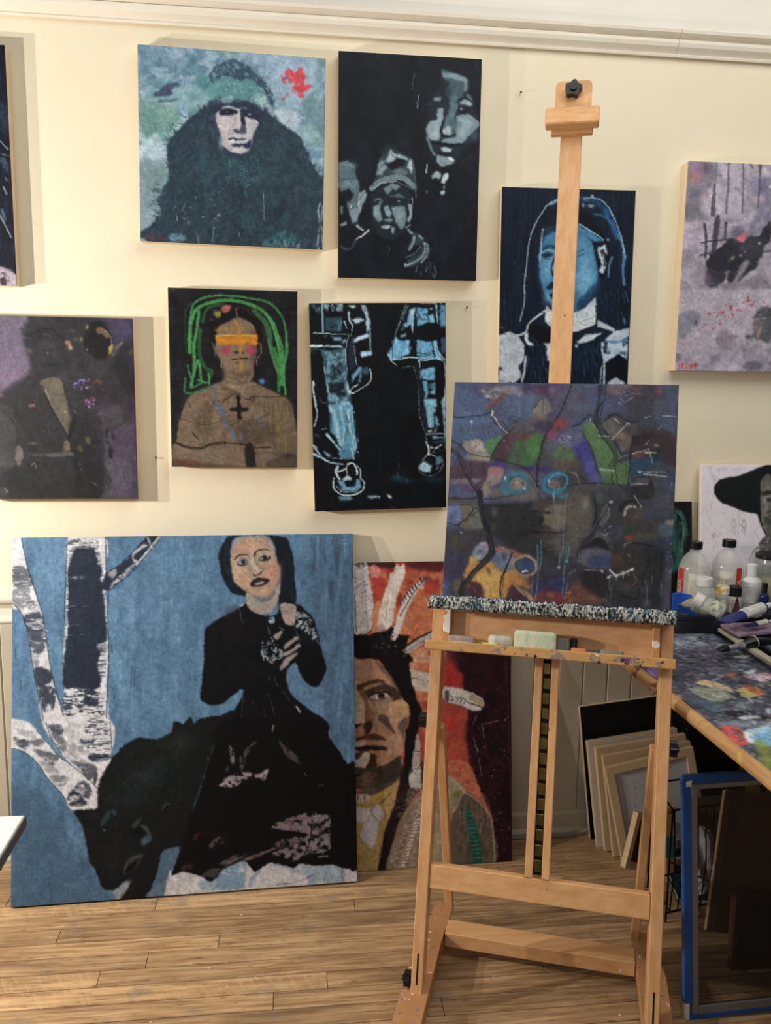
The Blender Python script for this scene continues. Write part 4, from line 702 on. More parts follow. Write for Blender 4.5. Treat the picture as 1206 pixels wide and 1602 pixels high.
def art_legs(a):
    a.psm = False
    a.n('0a121a', 20, 30, .5, .3, .6)
    T1, T2, PA, BR = '36525f', '6c9db2', 'c2d8e3', '78b4d6'
    a.f(480, 465, 120, 1131)
    a.p('188 760 350 790 520 745 580 755 592 1202 642 1402 664 1620 318 1620 290 1262 258 962', '33505d', 1, .8, .6); a.p('240 800 560 820 590 1202 640 1620 320 1620 280 1200', '7aa5b8', .7, 1.5, tex=(5, 6, .50, .16)); a.p('330 1000 520 960 520 1200 340 1230', '0d161d', .7, 2, tex=(5, 6, .45, .2)); a.p('330 1270 560 1240 570 1480 340 1420', '0a1218', .85, 2, tex=(6, 9, .36, .25))
    a.l('250 960 290 1260 330 1430', 16, '9dbfcd', .8, 1, tex=(3, 8, .35, .3)); a.p('430 1400 470 1520 520 1540 590 1480 640 1620 330 1620 330 1450', '82b2c6', .8, 1, 1, tex=(5, 7, .42, .2)); a.p('500 1550 632 1540 656 1620 500 1620', '92c4d8', .9, .9)
    a.p('52 105 205 105 205 285 100 172', '4a6c7c', .9, 1.5, tex=(5, 7, .36, .3)); a.p('248 98 532 98 532 202 252 202', '83a8b7', .9, 1, tex=(4, 5, .42, .2)); a.p('268 300 512 290 522 502 268 492', '2b4a5b', .95, 1, tex=(7, 10, .25, .4)); a.p('440 340 515 350 520 500 450 500', '5f90a8', .7, 1, tex=(3, 9, .4, .25)); a.p('440 100 530 100 525 150 460 160', 'a9cad6', .8, .9, tex=(3, 4, .4, .2))
    a.l('226 96 236 502', 30, '86aaba', .9, 1, tex=(4, 9, .28, .3)); a.l('100 530 345 532', 15, 'b3cdd7', .95, .8); a.l('345 540 622 545', 10, '93b2bf', .85); a.l('46 720 214 718', 36, 'c9dde6', .97, .8); a.l('248 720 522 724', 32, '9fbecb', .9, .9, tex=(8, 4, .34, .25)); a.p('384 590 510 584 520 640 390 644', '76a0b4', .95, .8); a.p('250 560 380 560 380 600 260 600', '5c8496', .7, 1, tex=(5, 4, .4, .2)); a.p('520 640 570 620 580 650 530 690', 'b5ccd6', .8, .9)
    a.p('56 755 170 760 190 800 60 822', '4a6470', .8, 1, tex=(5, 5, .4, .2)); a.l('622 548 582 690 574 900 592 1122', 10, 'a3bfca', .9); a.l('550 360 590 460', 22, 'bfd6e2', .9, end=6); a.p('530 770 570 760 560 860 500 900', '86a9b8', .7, 1)
    a.p('800 122 860 112 890 180 900 302 925 310 912 480 892 520 872 400 880 330 850 250', 'b2cddf', .95, .8, .6); a.l('850 150 865 200', 14, '0a121a', .9); a.l('925 320 932 600 940 780', 22, '88a4b6', .9, .9, tex=(3, 8, .3, .3)); a.p('640 352 740 304 872 332 790 360 712 396 690 350', 'b7cfe0', 1, .7); a.l('616 225 632 350 672 410 658 500', 34, 'a4bfcf', .95, .8, end=8); a.p('690 640 742 590 910 530 914 592 712 662', 'b7d2e6', 1, .7); a.p('790 802 955 788 958 852 800 886', 'b3d2ea', 1, .7); a.p('590 124 752 130 682 172', 'b3cad5', .95, .7); a.l('690 595 700 640', 10, 'b7d2e6', .8)
    a.p('620 702 672 602 722 802 724 1002 662 1102 612 1052', '182838', .95, 2); a.p('656 1292 666 1142 780 1008 812 1020 802 1242 762 1262 776 1100 702 1202', '5a86a2', .97, 1); a.l('690 1180 790 1040', 20, 'a0c2d4', .6, 2); a.p('820 1038 932 1060 902 1140 822 1132', '365668', .95, 1.2); a.l('932 1060 952 1182 882 1292 662 1422 656 1352 762 1282', 12, 'd2dfe6', .95, .8); a.l('860 1040 938 1050', 6, 'c2d0d8', .8); a.l('650 540 690 700 712 862', 8, 'ac9ca6', .8); a.l('720 890 735 990', 12, 'c5d5dc', .8)
    a.l('96 1250 90 1352 134 1605', 24, 'c3d9e2', .95, .9); a.p('586 1230 642 1402 622 1442 590 1332', 'bed6de', .95, .8); a.l('190 1470 220 1560 290 1555', 10, '4a6470', .8)
    a.f(590, 465, 120, 1131)
    a.p('218 742 272 566 332 652 482 628 472 842 262 922 202 932 148 832', '7dbbdd', 1, .8, .5); a.p('230 660 480 640 470 840 240 910', '4a86a8', .6, 1, tex=(1.6, 16, .52, .12)); a.p('590 628 722 652 812 650 852 862 852 912 612 932 590 852', '78b4d5', 1, .8, .5); a.p('600 650 830 660 850 900 610 910', '457f9f', .65, 1, tex=(1.8, 12, .5, .12)); a.p('820 640 882 632 892 762 1002 922 860 916', '8dc3e2', 1, .8)
    for t in ('590 860 700 868 840 820', '600 820 700 835 830 790'): a.l(t, 12, '0c1a24', .8)
    a.l('226 690 228 920', 12, '0c1822', .9); a.l('800 650 850 860 856 920', 16, '08121a', .95); a.l('870 740 910 860 1000 920', 12, '2d5f80', .8)
    a.l('202 932 240 905 332 915 470 888 590 890', 16, 'd3e6ee', .95); a.l('610 932 702 934 860 910 960 930 1012 916', 12, 'd3e6ee', .9); a.l('148 832 210 942 290 1002', 12, 'aec6d2', .8); a.l('290 330 352 255', 2, PA); a.p('330 570 440 520 420 570 360 600', 'a3c3d0', .8, 1)
    a.p('366 502 380 402 442 352 482 182 562 138 552 302 522 502 502 402 420 442', '78aeca', .95, .9, .8, tex=(4, 7, .3, .25)); a.p('500 150 550 150 545 300 500 380', 'c5dbe6', .8, .9, tex=(3, 8, .38, .25)); a.l('520 380 515 480 530 520', 20, 'b3d2e2', .9, end=6); a.l('426 92 332 382 262 552', 9, 'b5cdd8', .9); a.l('460 120 400 260 385 330', 12, '8fb2c2', .8, 1); a.l('215 680 225 640', 8, '9fc0d0', .8)
    a.p('580 150 742 158 754 372 590 432', '6ea7c5', 1, .8, .6); a.p('590 170 740 170 750 330 590 360', '16303f', .6, 1, tex=(4, 4, .5, .15)); a.p('760 262 832 250 842 376 770 376', '86c2e2', 1, .7); a.b(795, 165, 20, 16, 'c0dcea', .9); a.l('868 120 880 250 896 382', 34, '98c8e0', .95, .9, end=16); a.p('918 112 1025 112 1022 432 930 436', '588cab', .95, .8, tex=(4, 6, .28, .3)); a.l('580 88 840 92 1020 95', 12, 'a9c3ce', .8, 1, tex=(7, 2, .4, .2)); a.p('590 440 760 380 900 400 940 470 1030 470 1030 570 900 620 720 650 590 600', '05090e', .95, 1, 1)
    a.p('636 1082 700 1060 852 1018 852 1222 670 1212', '78b4d5', 1, .8, .5); a.p('660 1120 850 1100 850 1210 680 1200', '2b5870', .5, 1, tex=(4, 4, .5, .15)); a.p('666 1232 742 1240 752 1422 712 1442', '6ea8c4', .95, .8); a.p('750 1280 862 1258 852 1442 780 1422', '4c7c95', .95, .9, tex=(4, 5, .35, .25)); a.p('790 1380 855 1350 850 1430 780 1430', '84b4cb', .8, .9); a.p('680 1500 872 1495 884 1620 700 1620', '84bad2', .95, .8, .6); a.p('690 1450 740 1440 720 1500', 'b3d3e2', .8, .8)
    a.l('620 930 642 1202', 18, 'bcd6e0', .95, .8, end=10); a.l('990 950 1012 1202 1000 1502', 15, 'b0c6d0', .9); a.p('938 1542 1012 1422 1024 1620 962 1620', '8cb7ca', .95, .8); a.l('540 1030 602 1252 622 1610', 10, '93aab8', .85); a.p('950 600 1024 580 1032 840 950 832', '31577a', .9, 1, tex=(4, 7, .3, .3)); a.l('380 1050 420 1030 520 1020', 8, 'a3b4bc', .8); a.l('500 740 480 810', 12, 'b5ccd6', .8); a.l('640 1330 660 1400', 8, 'a8bec8', .8); a.p('560 940 620 1000 640 1200 690 1470 630 1600 600 1300 560 1100', '101c26', .9, 1.5)
    a.f(480, 635, 120, 1131)
    a.p('328 -20 672 -20 692 250 744 622 682 782 500 782 468 682 492 622 430 452 346 382', '5a8da6', 1, .8, .5)
    for t, wd in (('350 20 400 200 480 560', 46), ('400 60 450 300 500 570', 30), ('490 0 540 300 535 560', 34), ('620 50 640 400 700 640', 34), ('560 0 620 200', 30), ('660 20 680 240', 20)): a.l(t, wd, 'b0d2dd', .65, 2, tex=(4, 14, .36, .3))
    a.l('350 120 360 300 350 370', 30, '2f5a70', .6, 2); a.l('570 80 610 260 590 340 640 440', 14, '0c1a24', .85, 1, tex=(3, 5, .36, .2)); a.l('580 350 560 480 540 560', 10, '2a5468', .8); a.p('540 568 622 568 662 660 684 772 500 772 478 682', '507f9a', .95, 1); a.l('660 640 690 780', 18, 'a9cfdc', .8); a.l('700 80 720 300 760 500 770 780', 5, '6d7f88', .6); a.l('690 420 730 620', 16, 'a3c8d6', .8); a.l('500 640 560 690', 6, '14242e', .8)
    a.l('132 0 152 120 108 302', 16, 'c5dbe4', .95); a.l('290 416 482 642', 42, '8db4c5', .97, .8, end=26); a.p('228 636 300 690 382 752 296 752', '7b9db0', .95, .8); a.l('96 590 180 700 222 740', 30, 'b5cfdb', .9, .9, end=8); a.l('102 712 220 770 342 830 540 860', 42, '95b9cb', .95, .9, end=14); a.l('120 580 160 620', 10, PA, .9); a.l('370 770 520 780', 8, PA, .8); a.l('220 350 290 330', 18, '6d8794', .8); a.p('110 420 150 400 210 470 130 460', '2e434e', .9, 1)
    for t, wd in (('460 890 430 975 480 1080', 34), ('596 855 690 850 740 960 742 1012', 24), ('460 972 572 930', 20), ('592 1002 588 890 640 850', 11), ('402 1066 390 1182 442 1262 562 1318 702 1308 822 1240 842 1132 792 1062 792 962', 18), ('740 880 800 950', 10), ('432 1180 520 1260 700 1270 790 1200', 8)): a.l(t, wd, 'c6dae4', .95, .8)
    a.p('516 1092 592 1018 684 1082 560 1108', 'bcd3dd', .97, .8); a.p('450 1100 540 1100 582 1192 720 1192 722 1080 780 1078 804 1202 702 1262 520 1252', '6b9cb8', .97, .9, .6); a.p('450 1330 640 1330 692 1380 500 1396', '6999ae', .9, 1, tex=(8, 2, .2, .5)); a.p('888 1320 1082 1330 1082 1362 930 1372', '9dc2d1', .9, .8, tex=(8, 3, .3, .3)); a.b(755, 685, 10, 12, 'a9c0ca', .9); a.b(700, 90, 9, 9, 'b5c8d0', .9); a.l('750 490 755 530', 12, 'a9c0ca', .9); a.b(848, 1036, 9, 7, '6d6470', .9)
    a.f(590, 635, 120, 1131)
    a.p('698 -20 832 -20 834 322 750 322', '6ba0b9', .97, .9, .5); a.l('760 20 780 300', 40, 'a3c8d6', .5, 2); a.p('820 30 860 30 860 110 820 90', '9cc4d4', .8, .9); a.p('848 150 890 150 910 290 850 290', '8fb5c6', .8, 1, 1.5, tex=(3, 4, .4, .2)); a.p('745 352 810 352 800 400 750 390', 'a3c6d4', .95, .8); a.p('840 320 880 310 870 390 830 390', '6d94a6', .8, 1, tex=(3, 4, .35, .2)); a.p('958 -20 1035 -20 1036 722 992 562 980 302', '7aa5b9', .95, .9, tex=(5, 9, .36, .25)); a.l('720 416 980 410', 13, 'a5c4d0', .9); a.p('800 440 882 436 890 482 810 480', '7fa9bb', .95, .8); a.l('890 470 980 465', 18, '7fa9bb', .9); a.p('790 530 970 500 980 540 850 560', '24414f', .9, 1.2); a.l('612 0 632 180 720 420', 8, '9aa4a8', .8); a.p('640 10 700 10 740 300 720 390 660 220', '16222c', .9, 1.5); a.l('715 460 730 500', 9, 'b5c0c2', .8); a.b(722, 535, 16, 14, 'd0dfe4', 1); a.l('732 560 762 650 745 720', 24, 'c3d6de', .95, .8); a.p('760 580 832 610 820 632 780 620', 'b5d0da', .95, .7); a.l('850 632 950 575', 18, 'c3d6de', .95); a.p('736 702 806 700 802 732 740 726', 'b9d3dc', .95, .7); a.l('820 730 862 745', 16, 'a9c4ce', .9); a.l('830 680 845 660', 10, 'b9d0d8', .9); a.b(930, 655, 8, 8, 'a9c4ce', .9)
    a.p('606 902 690 808 804 882 772 972 682 976 612 932', 'a3cbd7', .97, .9, .6); a.l('680 940 700 860', 14, '6d99a8', .5, 2); a.l('690 815 800 890', 8, '1a2a32', .8); a.l('670 800 720 740', 12, 'b5d0da', .9); a.p('868 762 940 738 974 822 870 884', '587f8e', .95, 1, tex=(6, 3, .25, .4)); a.l('598 912 632 982 742 1032 882 1002 982 852', 9, '7f9aa5', .8); a.l('870 930 900 900', 12, '9fbcc8', .8); a.b(770, 985, 14, 8, 'a9c4ce', .8)
    a.b(290, 1060, 90, 50, '204352', .9); a.b(430, 1100, 110, 40, '1c3a48', .8); a.b(850, 1080, 160, 50, '12303c', .8); a.l('320 840 306 1040', 5, '5c8290', .8); a.l('430 1080 440 1140', 16, '4a6d7a', .6, 3); a.p('138 1310 192 1308 222 1362 170 1356', 'b5d0da', .95, .8); a.l('0 1340 40 1340', 20, '8fb3c2', .9); a.l('0 1530 150 1522 600 1515 1000 1500', 5, '93a3a6', .5, .8, tex=(12, 2, .45, .2)); a.b(230, 1495, 40, 8, '3d545e', .8)

def art_hair(a):
    a.psm = False
    a.n('122338', 2.5, 40, .50, .2, .7); a.n('060d18', 4, 50, .6, .15, .5)
    a.f(770, 280, 235, 1141)
    a.p('355 522 400 420 470 358 520 346 662 338 722 430 782 520 804 642 792 782 762 862 702 942 642 1002 560 1012 480 992 430 932 380 832 356 682', '3c7094', 1, 1, .5)
    for x, y, rx, ry, c, al in ((430, 650, 60, 90, '6da4c4', .8), (400, 760, 40, 60, '5a93b6', .7), (440, 430, 50, 60, '5088ac', .7), (710, 690, 80, 150, '6ea7c8', .85), (690, 500, 60, 60, '5d95b8', .7), (690, 800, 60, 80, '7ab2d0', .7), (430, 900, 40, 50, '78aac6', .8), (680, 950, 60, 40, '2a5473', .7), (420, 700, 30, 30, '7fb4d2', .6), (400, 520, 40, 20, '24486a', .7)): a.b(x, y, rx, ry, c, al)
    a.p('640 942 742 832 784 772 784 882 702 962 640 1006', '1b3f5d', .9, 2, tex=(6, 6, .25, .4)); a.p('392 400 470 350 560 340 560 380 470 400 400 440 360 540 358 480', '122338', .8, 2)
    a.l('372 545 430 510 485 522', 18, '1d3a56', .9, 1.5); a.p('376 572 430 556 476 578 420 602 378 592', '142438', .95, 1); a.l('370 560 420 540 475 552', 10, '8ab4cc', .7); a.l('385 605 440 610', 7, '1a3048', .8); a.l('476 600 446 680 466 738', 13, '0d1a2a', .95, 1); a.p('404 826 450 784 475 778 475 830 430 840', '0f1a2a', .97, 1); a.p('430 880 475 850 475 900 445 905', '12202f', .9, 1); a.l('645 590 690 575', 12, '24486a', .8, 1.5); a.l('645 560 700 535', 14, '2a5070', .7, 2)
    a.p('660 240 740 260 820 380 870 470 800 440 720 370 662 340', '050b14', .9, 2); a.p('664 382 722 370 802 440 852 482 822 502 742 452', '4a84ad', .95, 1, .8); a.l('660 345 742 390 832 450 850 490', 8, 'a5c2d4', .9)
    a.p('760 480 880 470 900 720 820 760 790 640', '050a12', .9, 2); a.p('800 522 862 498 876 560 842 602 872 642 842 722 808 702 832 652 800 562', 'bccfdb', .95, .9, 1.2, tex=(5, 5, .30, .2)); a.p('820 545 850 530 850 570 830 590', '0a121c', .9, .8); a.l('880 740 892 640 912 590', 14, '6d9ab8', .8, 1.5); a.b(880, 462, 10, 10, 'b5c8d4', .9)
    a.l('500 152 430 192 380 252 312 372 276 502 262 642 246 802 246 922 210 1082', 8, 'a3b8c6', .92); a.p('430 190 490 152 500 175 440 200', '8fb0c6', .8, 1); a.l('385 380 372 480 362 620', 9, '9fbccc', .9)
    a.l('690 152 780 165 850 222 902 322 952 442', 46, '28588a', .85, 4, tex=(6, 20, .32, .4)); a.l('962 422 1002 562 990 702 1002 802', 20, '477fa6', .9, 1.5); a.l('692 150 802 150 872 202 922 292 980 440 1012 600', 8, '9fc0d4', .85); a.l('780 270 860 290 930 370', 18, '3a70a0', .7, 3); a.b(750, 205, 26, 12, '9fc3d8', .9); a.b(690, 200, 10, 14, 'b5cbd8', .9); a.b(757, 130, 10, 8, 'cfdbe2', .9); a.l('1010 850 1030 930', 10, '2f5f86', .8, 2)
    a.p('408 955 440 992 470 1002 622 1012 702 982 784 902 788 1102 642 1162 460 1142 398 1082', 'cbd2d9', 1, .8)
    a.p('622 1012 702 982 784 902 788 1030 640 1070', 'a8c0cf', .5, 3)
    for t in ('400 1082 430 1090 460 1135', '630 1085 700 1075 788 1040', '640 1020 650 1060', '670 1095 700 1110 770 1090', '420 1000 420 1050'): a.l(t, 4, '4e5d6a', .8, .8)
    a.l('402 1002 292 1082 252 1162 180 1192', 14, 'c3ced6', .95, .9); a.p('46 1192 132 1158 202 1192 242 1262 242 1362 200 1422 222 1502 172 1552 100 1542 50 1502 44 1400', 'b6bfc9', 1, .8, .8); a.p('60 1200 220 1220 220 1400 60 1480', '93a0ae', .5, 2, tex=(3, 16, .5, .2)); a.p('242 1182 282 1148 270 1222 322 1262 280 1268 248 1232', 'cfd7dd', 1, .8); a.p('378 1242 452 1240 452 1382 418 1382 410 1272', 'c7d0d8', 1, .8); a.l('252 1352 240 1482 222 1540', 16, 'b6c2cc', .9); a.p('40 1500 100 1490 130 1560 40 1570', 'a9b6c2', .8, 1); a.b(62, 1440, 16, 12, '0a1018', .9); a.l('100 1130 60 1130', 6, '8fa3b2', .6)
    a.p('636 1242 702 1190 842 1164 760 1222 680 1248', 'c1ccd5', 1, .8); a.p('628 1262 660 1250 640 1285', 'c1ccd5', .9, .8); a.p('798 1068 880 1110 936 1140 930 1162 840 1132 800 1122', 'b5c3ce', 1, .8, .6); a.p('856 1222 922 1160 1045 1128 1036 1202 962 1232 880 1242', 'b3c1ce', 1, .8); a.p('828 1242 890 1225 1034 1222 1026 1372 962 1328 880 1382 850 1402 830 1320', 'b1c5d8', 1, .9, .8, tex=(8, 8, .25, .3)); a.l('860 1230 960 1240 1030 1200', 16, '3b6f9a', .8, 2); a.p('870 1402 962 1332 1024 1392 1016 1545 880 1545', '060c15', 1, 1); a.l('850 1390 850 1565', 14, 'aebdca', .95, 1); a.l('832 1422 818 1565', 10, '8ea4b5', .9, 1); a.p('880 1545 940 1508 1010 1548 1000 1570 880 1570', 'bcc8d2', .95, .8); a.p('850 1240 880 1230 870 1320 850 1330', '05090f', .8, 1)
    for bx, n_ in (('270 1262 400 1262 440 1560 260 1560', 60), ('625 1290 820 1240 820 1560 625 1560', 70), ('80 700 240 500 230 1000 80 1000', 20), ('800 800 1000 820 1030 1100 820 1050', 30)): a.fur(bx, n_, 12, 1.2, ('2a4a6a', '3d6488', '1d3550', '0a1420'), 1.5, .12, .5)
    a.p('280 1090 440 1140 440 1250 330 1250 270 1180', '050a12', .9, 2); a.l('300 1200 350 1260', 12, '2d527a', .5, 3); a.l('1000 1060 1010 1100', 14, '5d87a6', .6, 2)

def art_rider(a):
    a.soft = .5
    a.fur('1040 250 1206 250 1206 590 1040 590', 160, 20, 7, ('a79fab', '8a828f', '978f9c', '79737f'), .9, .9, .5)
    a.n('a49ca8', 26, 22, .50, .3, .8); a.n('7a7480', 30, 26, .56, .2, .7); a.n('b3aab6', 16, 16, .62, .15, .5)
    a.f(1040, 240, 166)
    a.p('260 95 560 95 560 300 420 520 380 680 220 760 180 560', '706c78', .8, 10); a.p('300 90 520 110 480 220 380 240 300 200', '8a6a88', .6, 8); a.b(340, 270, 70, 60, 'b3726c', .7); a.b(470, 170, 50, 60, '4c4858', .7); a.b(350, 470, 60, 50, '505660', .7); a.b(440, 470, 30, 60, '94786c', .4); a.p('220 600 440 640 460 740 230 770', '5f5f68', .7, 8)
    a.p('440 520 640 440 860 460 900 640 700 700 440 680', 'aea6b2', .7, 10); a.b(1060, 370, 115, 115, '77728a', .85, 0, 3); a.p('1080 290 1206 290 1206 470 1090 470', '65647a', .7, 4); a.p('1206 420 1206 760 1060 900 940 960 920 900 1040 700 1140 480', '6f6c82', .75, 6); a.p('1180 560 1200 620 1040 880 1010 860', '8d8896', .5, 4)
    for t, w0, w1, c in (('592 100 572 360', 26, 22, '6d6a76'), ('566 360 552 520 545 690', 26, 56, '45434a'), ('728 110 716 400 694 680', 26, 20, '56525c'), ('890 110 890 400 880 680', 18, 22, '56525c'), ('1080 110 1076 380 1058 610', 30, 16, '4a4752'), ('970 120 1010 190', 26, 4, '45424c'), ('1100 115 1086 180', 20, 6, '45424c'), ('640 240 580 240', 10, 10, '6a6672'), ('840 180 860 280', 16, 6, '8a8490')): a.l(t, w0, c, .85, 2, end=w1)
    a.fur('520 600 580 600 580 690 520 690', 20, 3, 1.2, ('34323a', '8a8690'), None, .5, .6)
    BK = '26272c'
    a.l('455 805 470 1000 460 1180', 30, '34343c', .92, 2); a.p('572 725 626 725 602 1000 560 1150 520 1160 540 960', '3a3840', .95, 2); a.l('696 790 682 960', 26, '34333a', .92, 2); a.l('420 1015 560 995 760 970', 16, '2a2a30', .9, 1.5); a.l('405 1160 560 1120 640 1080', 18, '2c2c32', .9, 2); a.l('620 845 780 835 880 830', 12, '5a5662', .7, 3)
    a.p('480 1230 540 1130 700 1000 780 960 900 1000 960 940 1060 940 1110 870 1206 770 1206 980 1140 1050 1100 1180 1040 1240 960 1330 880 1330 760 1330 640 1330 520 1320', BK, .96, 3, 2); a.p('930 960 1080 960 1140 1030 1080 1170 960 1210 880 1160', '3a3b40', .8, 5); a.b(840, 920, 80, 90, '565266', .95, 0, 2); a.p('820 960 900 900 926 940 880 1010 850 1000', 'bf6468', .9, 3); a.p('1140 1060 1206 1000 1206 1100 1150 1110', '8d8792', .7, 4); a.l('1130 1120 1206 1110', 22, '3a3a42', .8, 3)
    a.p('880 1240 960 1225 970 1270 900 1310', '8a838e', .8, 4); a.p('710 1240 780 1160 790 1200 730 1280', '8f827f', .8, 3); a.b(1075, 1022, 16, 16, 'a5a2a6', .8, 0, 2); a.b(862, 1160, 16, 16, '7f8288', .8, 0, 2); a.b(910, 1115, 14, 12, '6d7684', .8); a.b(1196, 378, 16, 16, 'd8d3d8', .9, 0, 2); a.b(870, 1070, 30, 40, '4a4d5c', .6)
    a.f(1040, 410, 166)
    a.p('470 -20 700 -20 720 60 680 200 560 290 480 260 440 200 480 90', '2a2a32', .92, 4, 2); a.p('720 -20 900 -20 880 80 800 200 740 240 700 180 740 60', '25262c', .92, 4, 1.5); a.p('960 -20 1050 -20 1040 60 900 160 850 220 830 190 920 60', '2b2b31', .92, 3, 1.5); a.p('880 0 960 -10 920 80 850 190 780 230', '857f86', .7, 4); a.p('700 140 680 220 640 260 690 250', 'b39a98', .8, 3); a.b(500, 190, 40, 60, '6d4c60', .6); a.b(520, 250, 80, 50, '54526a', .7)
    a.p('300 140 450 80 470 260 380 300 300 250', '77727c', .6, 9); a.p('600 260 900 220 1100 100 1206 240 1206 300 900 300 700 330', '6e6a72', .6, 6); a.b(1020, 250, 64, 64, '79707a', .85, 0, 3); a.p('1060 60 1140 80 1120 120 1040 110', '7b757f', .6, 5); a.b(430, 20, 20, 40, 'b9b4bc', .4)
    a.p('200 380 560 310 1000 330 1206 330 1206 480 1040 540 980 760 900 900 600 1000 420 1206 140 1206 150 900', 'a29aa6', .75, 10); a.p('160 590 370 560 390 680 330 740 250 840 160 860', '6d6f7c', .8, 6, 2); a.b(350, 690, 22, 34, '45474f', .8)
    a.b(692, 893, 116, 120, '80757f', .92, 0, 6); a.p('590 850 800 830 805 870 590 890', '6e646e', .5, 4)
    a.p('1060 540 1206 530 1206 900 1070 880 930 870 920 820 1000 810 1010 650', '4c4d52', .92, 4, 2); a.p('1010 650 1100 640 1100 760 1050 860 1010 800', '70666e', .8, 4); a.p('1080 740 1100 730 1070 850 1040 850', 'a07f74', .7, 3); a.l('1010 655 1100 640 1206 628', 6, 'c3c2c4', .8, 1.2, tex=(4, 2, .4, .3)); a.b(1085, 600, 18, 8, 'b0b0b4', .6); a.p('1180 530 1206 525 1206 600 1190 600', '25272a', .8, 2)
    RD = '9a3a44'
    for x, y, r in ((945, 405, 12), (950, 436, 20), (986, 492, 15), (1124, 457, 12), (748, 508, 18), (752, 535, 16), (825, 545, 14), (860, 551, 13), (655, 572, 20), (608, 580, 10), (503, 592, 15), (553, 577, 10), (885, 460, 12), (628, 702, 16), (720, 470, 8), (690, 490, 8), (590, 615, 13), (760, 590, 10), (775, 600, 10), (720, 625, 9), (690, 640, 7), (665, 645, 7), (430, 738, 8), (396, 776, 9), (346, 869, 9), (548, 758, 11), (570, 748, 7), (210, 940, 10), (1010, 455, 9), (920, 530, 8), (900, 540, 6), (815, 470, 8), (660, 500, 6), (640, 510, 6), (210, 870, 5), (270, 910, 4), (450, 708, 5), (745, 415, 5), (670, 615, 8)): a.b(x, y, r*1.25, r*.8, RD, .95, -.4, 2)
    a.scat('160 960 300 780 900 420 1000 400 960 520 500 760', 60, .3, .6, ('8d4450', 'a06068'), .6)
    a.b(1010, 1180, 110, 60, '615f6a', .85, 0, 3); a.p('130 1040 180 1060 170 1130 120 1140', '5e5b66', .7, 5); a.b(270, 1100, 50, 50, '76707c', .6); a.b(380, 960, 70, 90, '93818f', .4); a.b(1190, 1150, 8, 8, '3a3a42', .8); a.p('1180 900 1206 880 1206 1040 1160 1020', '74727c', .6, 6)
    a.text(160, 1155, 50, 'DECAMP', 'ad3138', 8, .95)

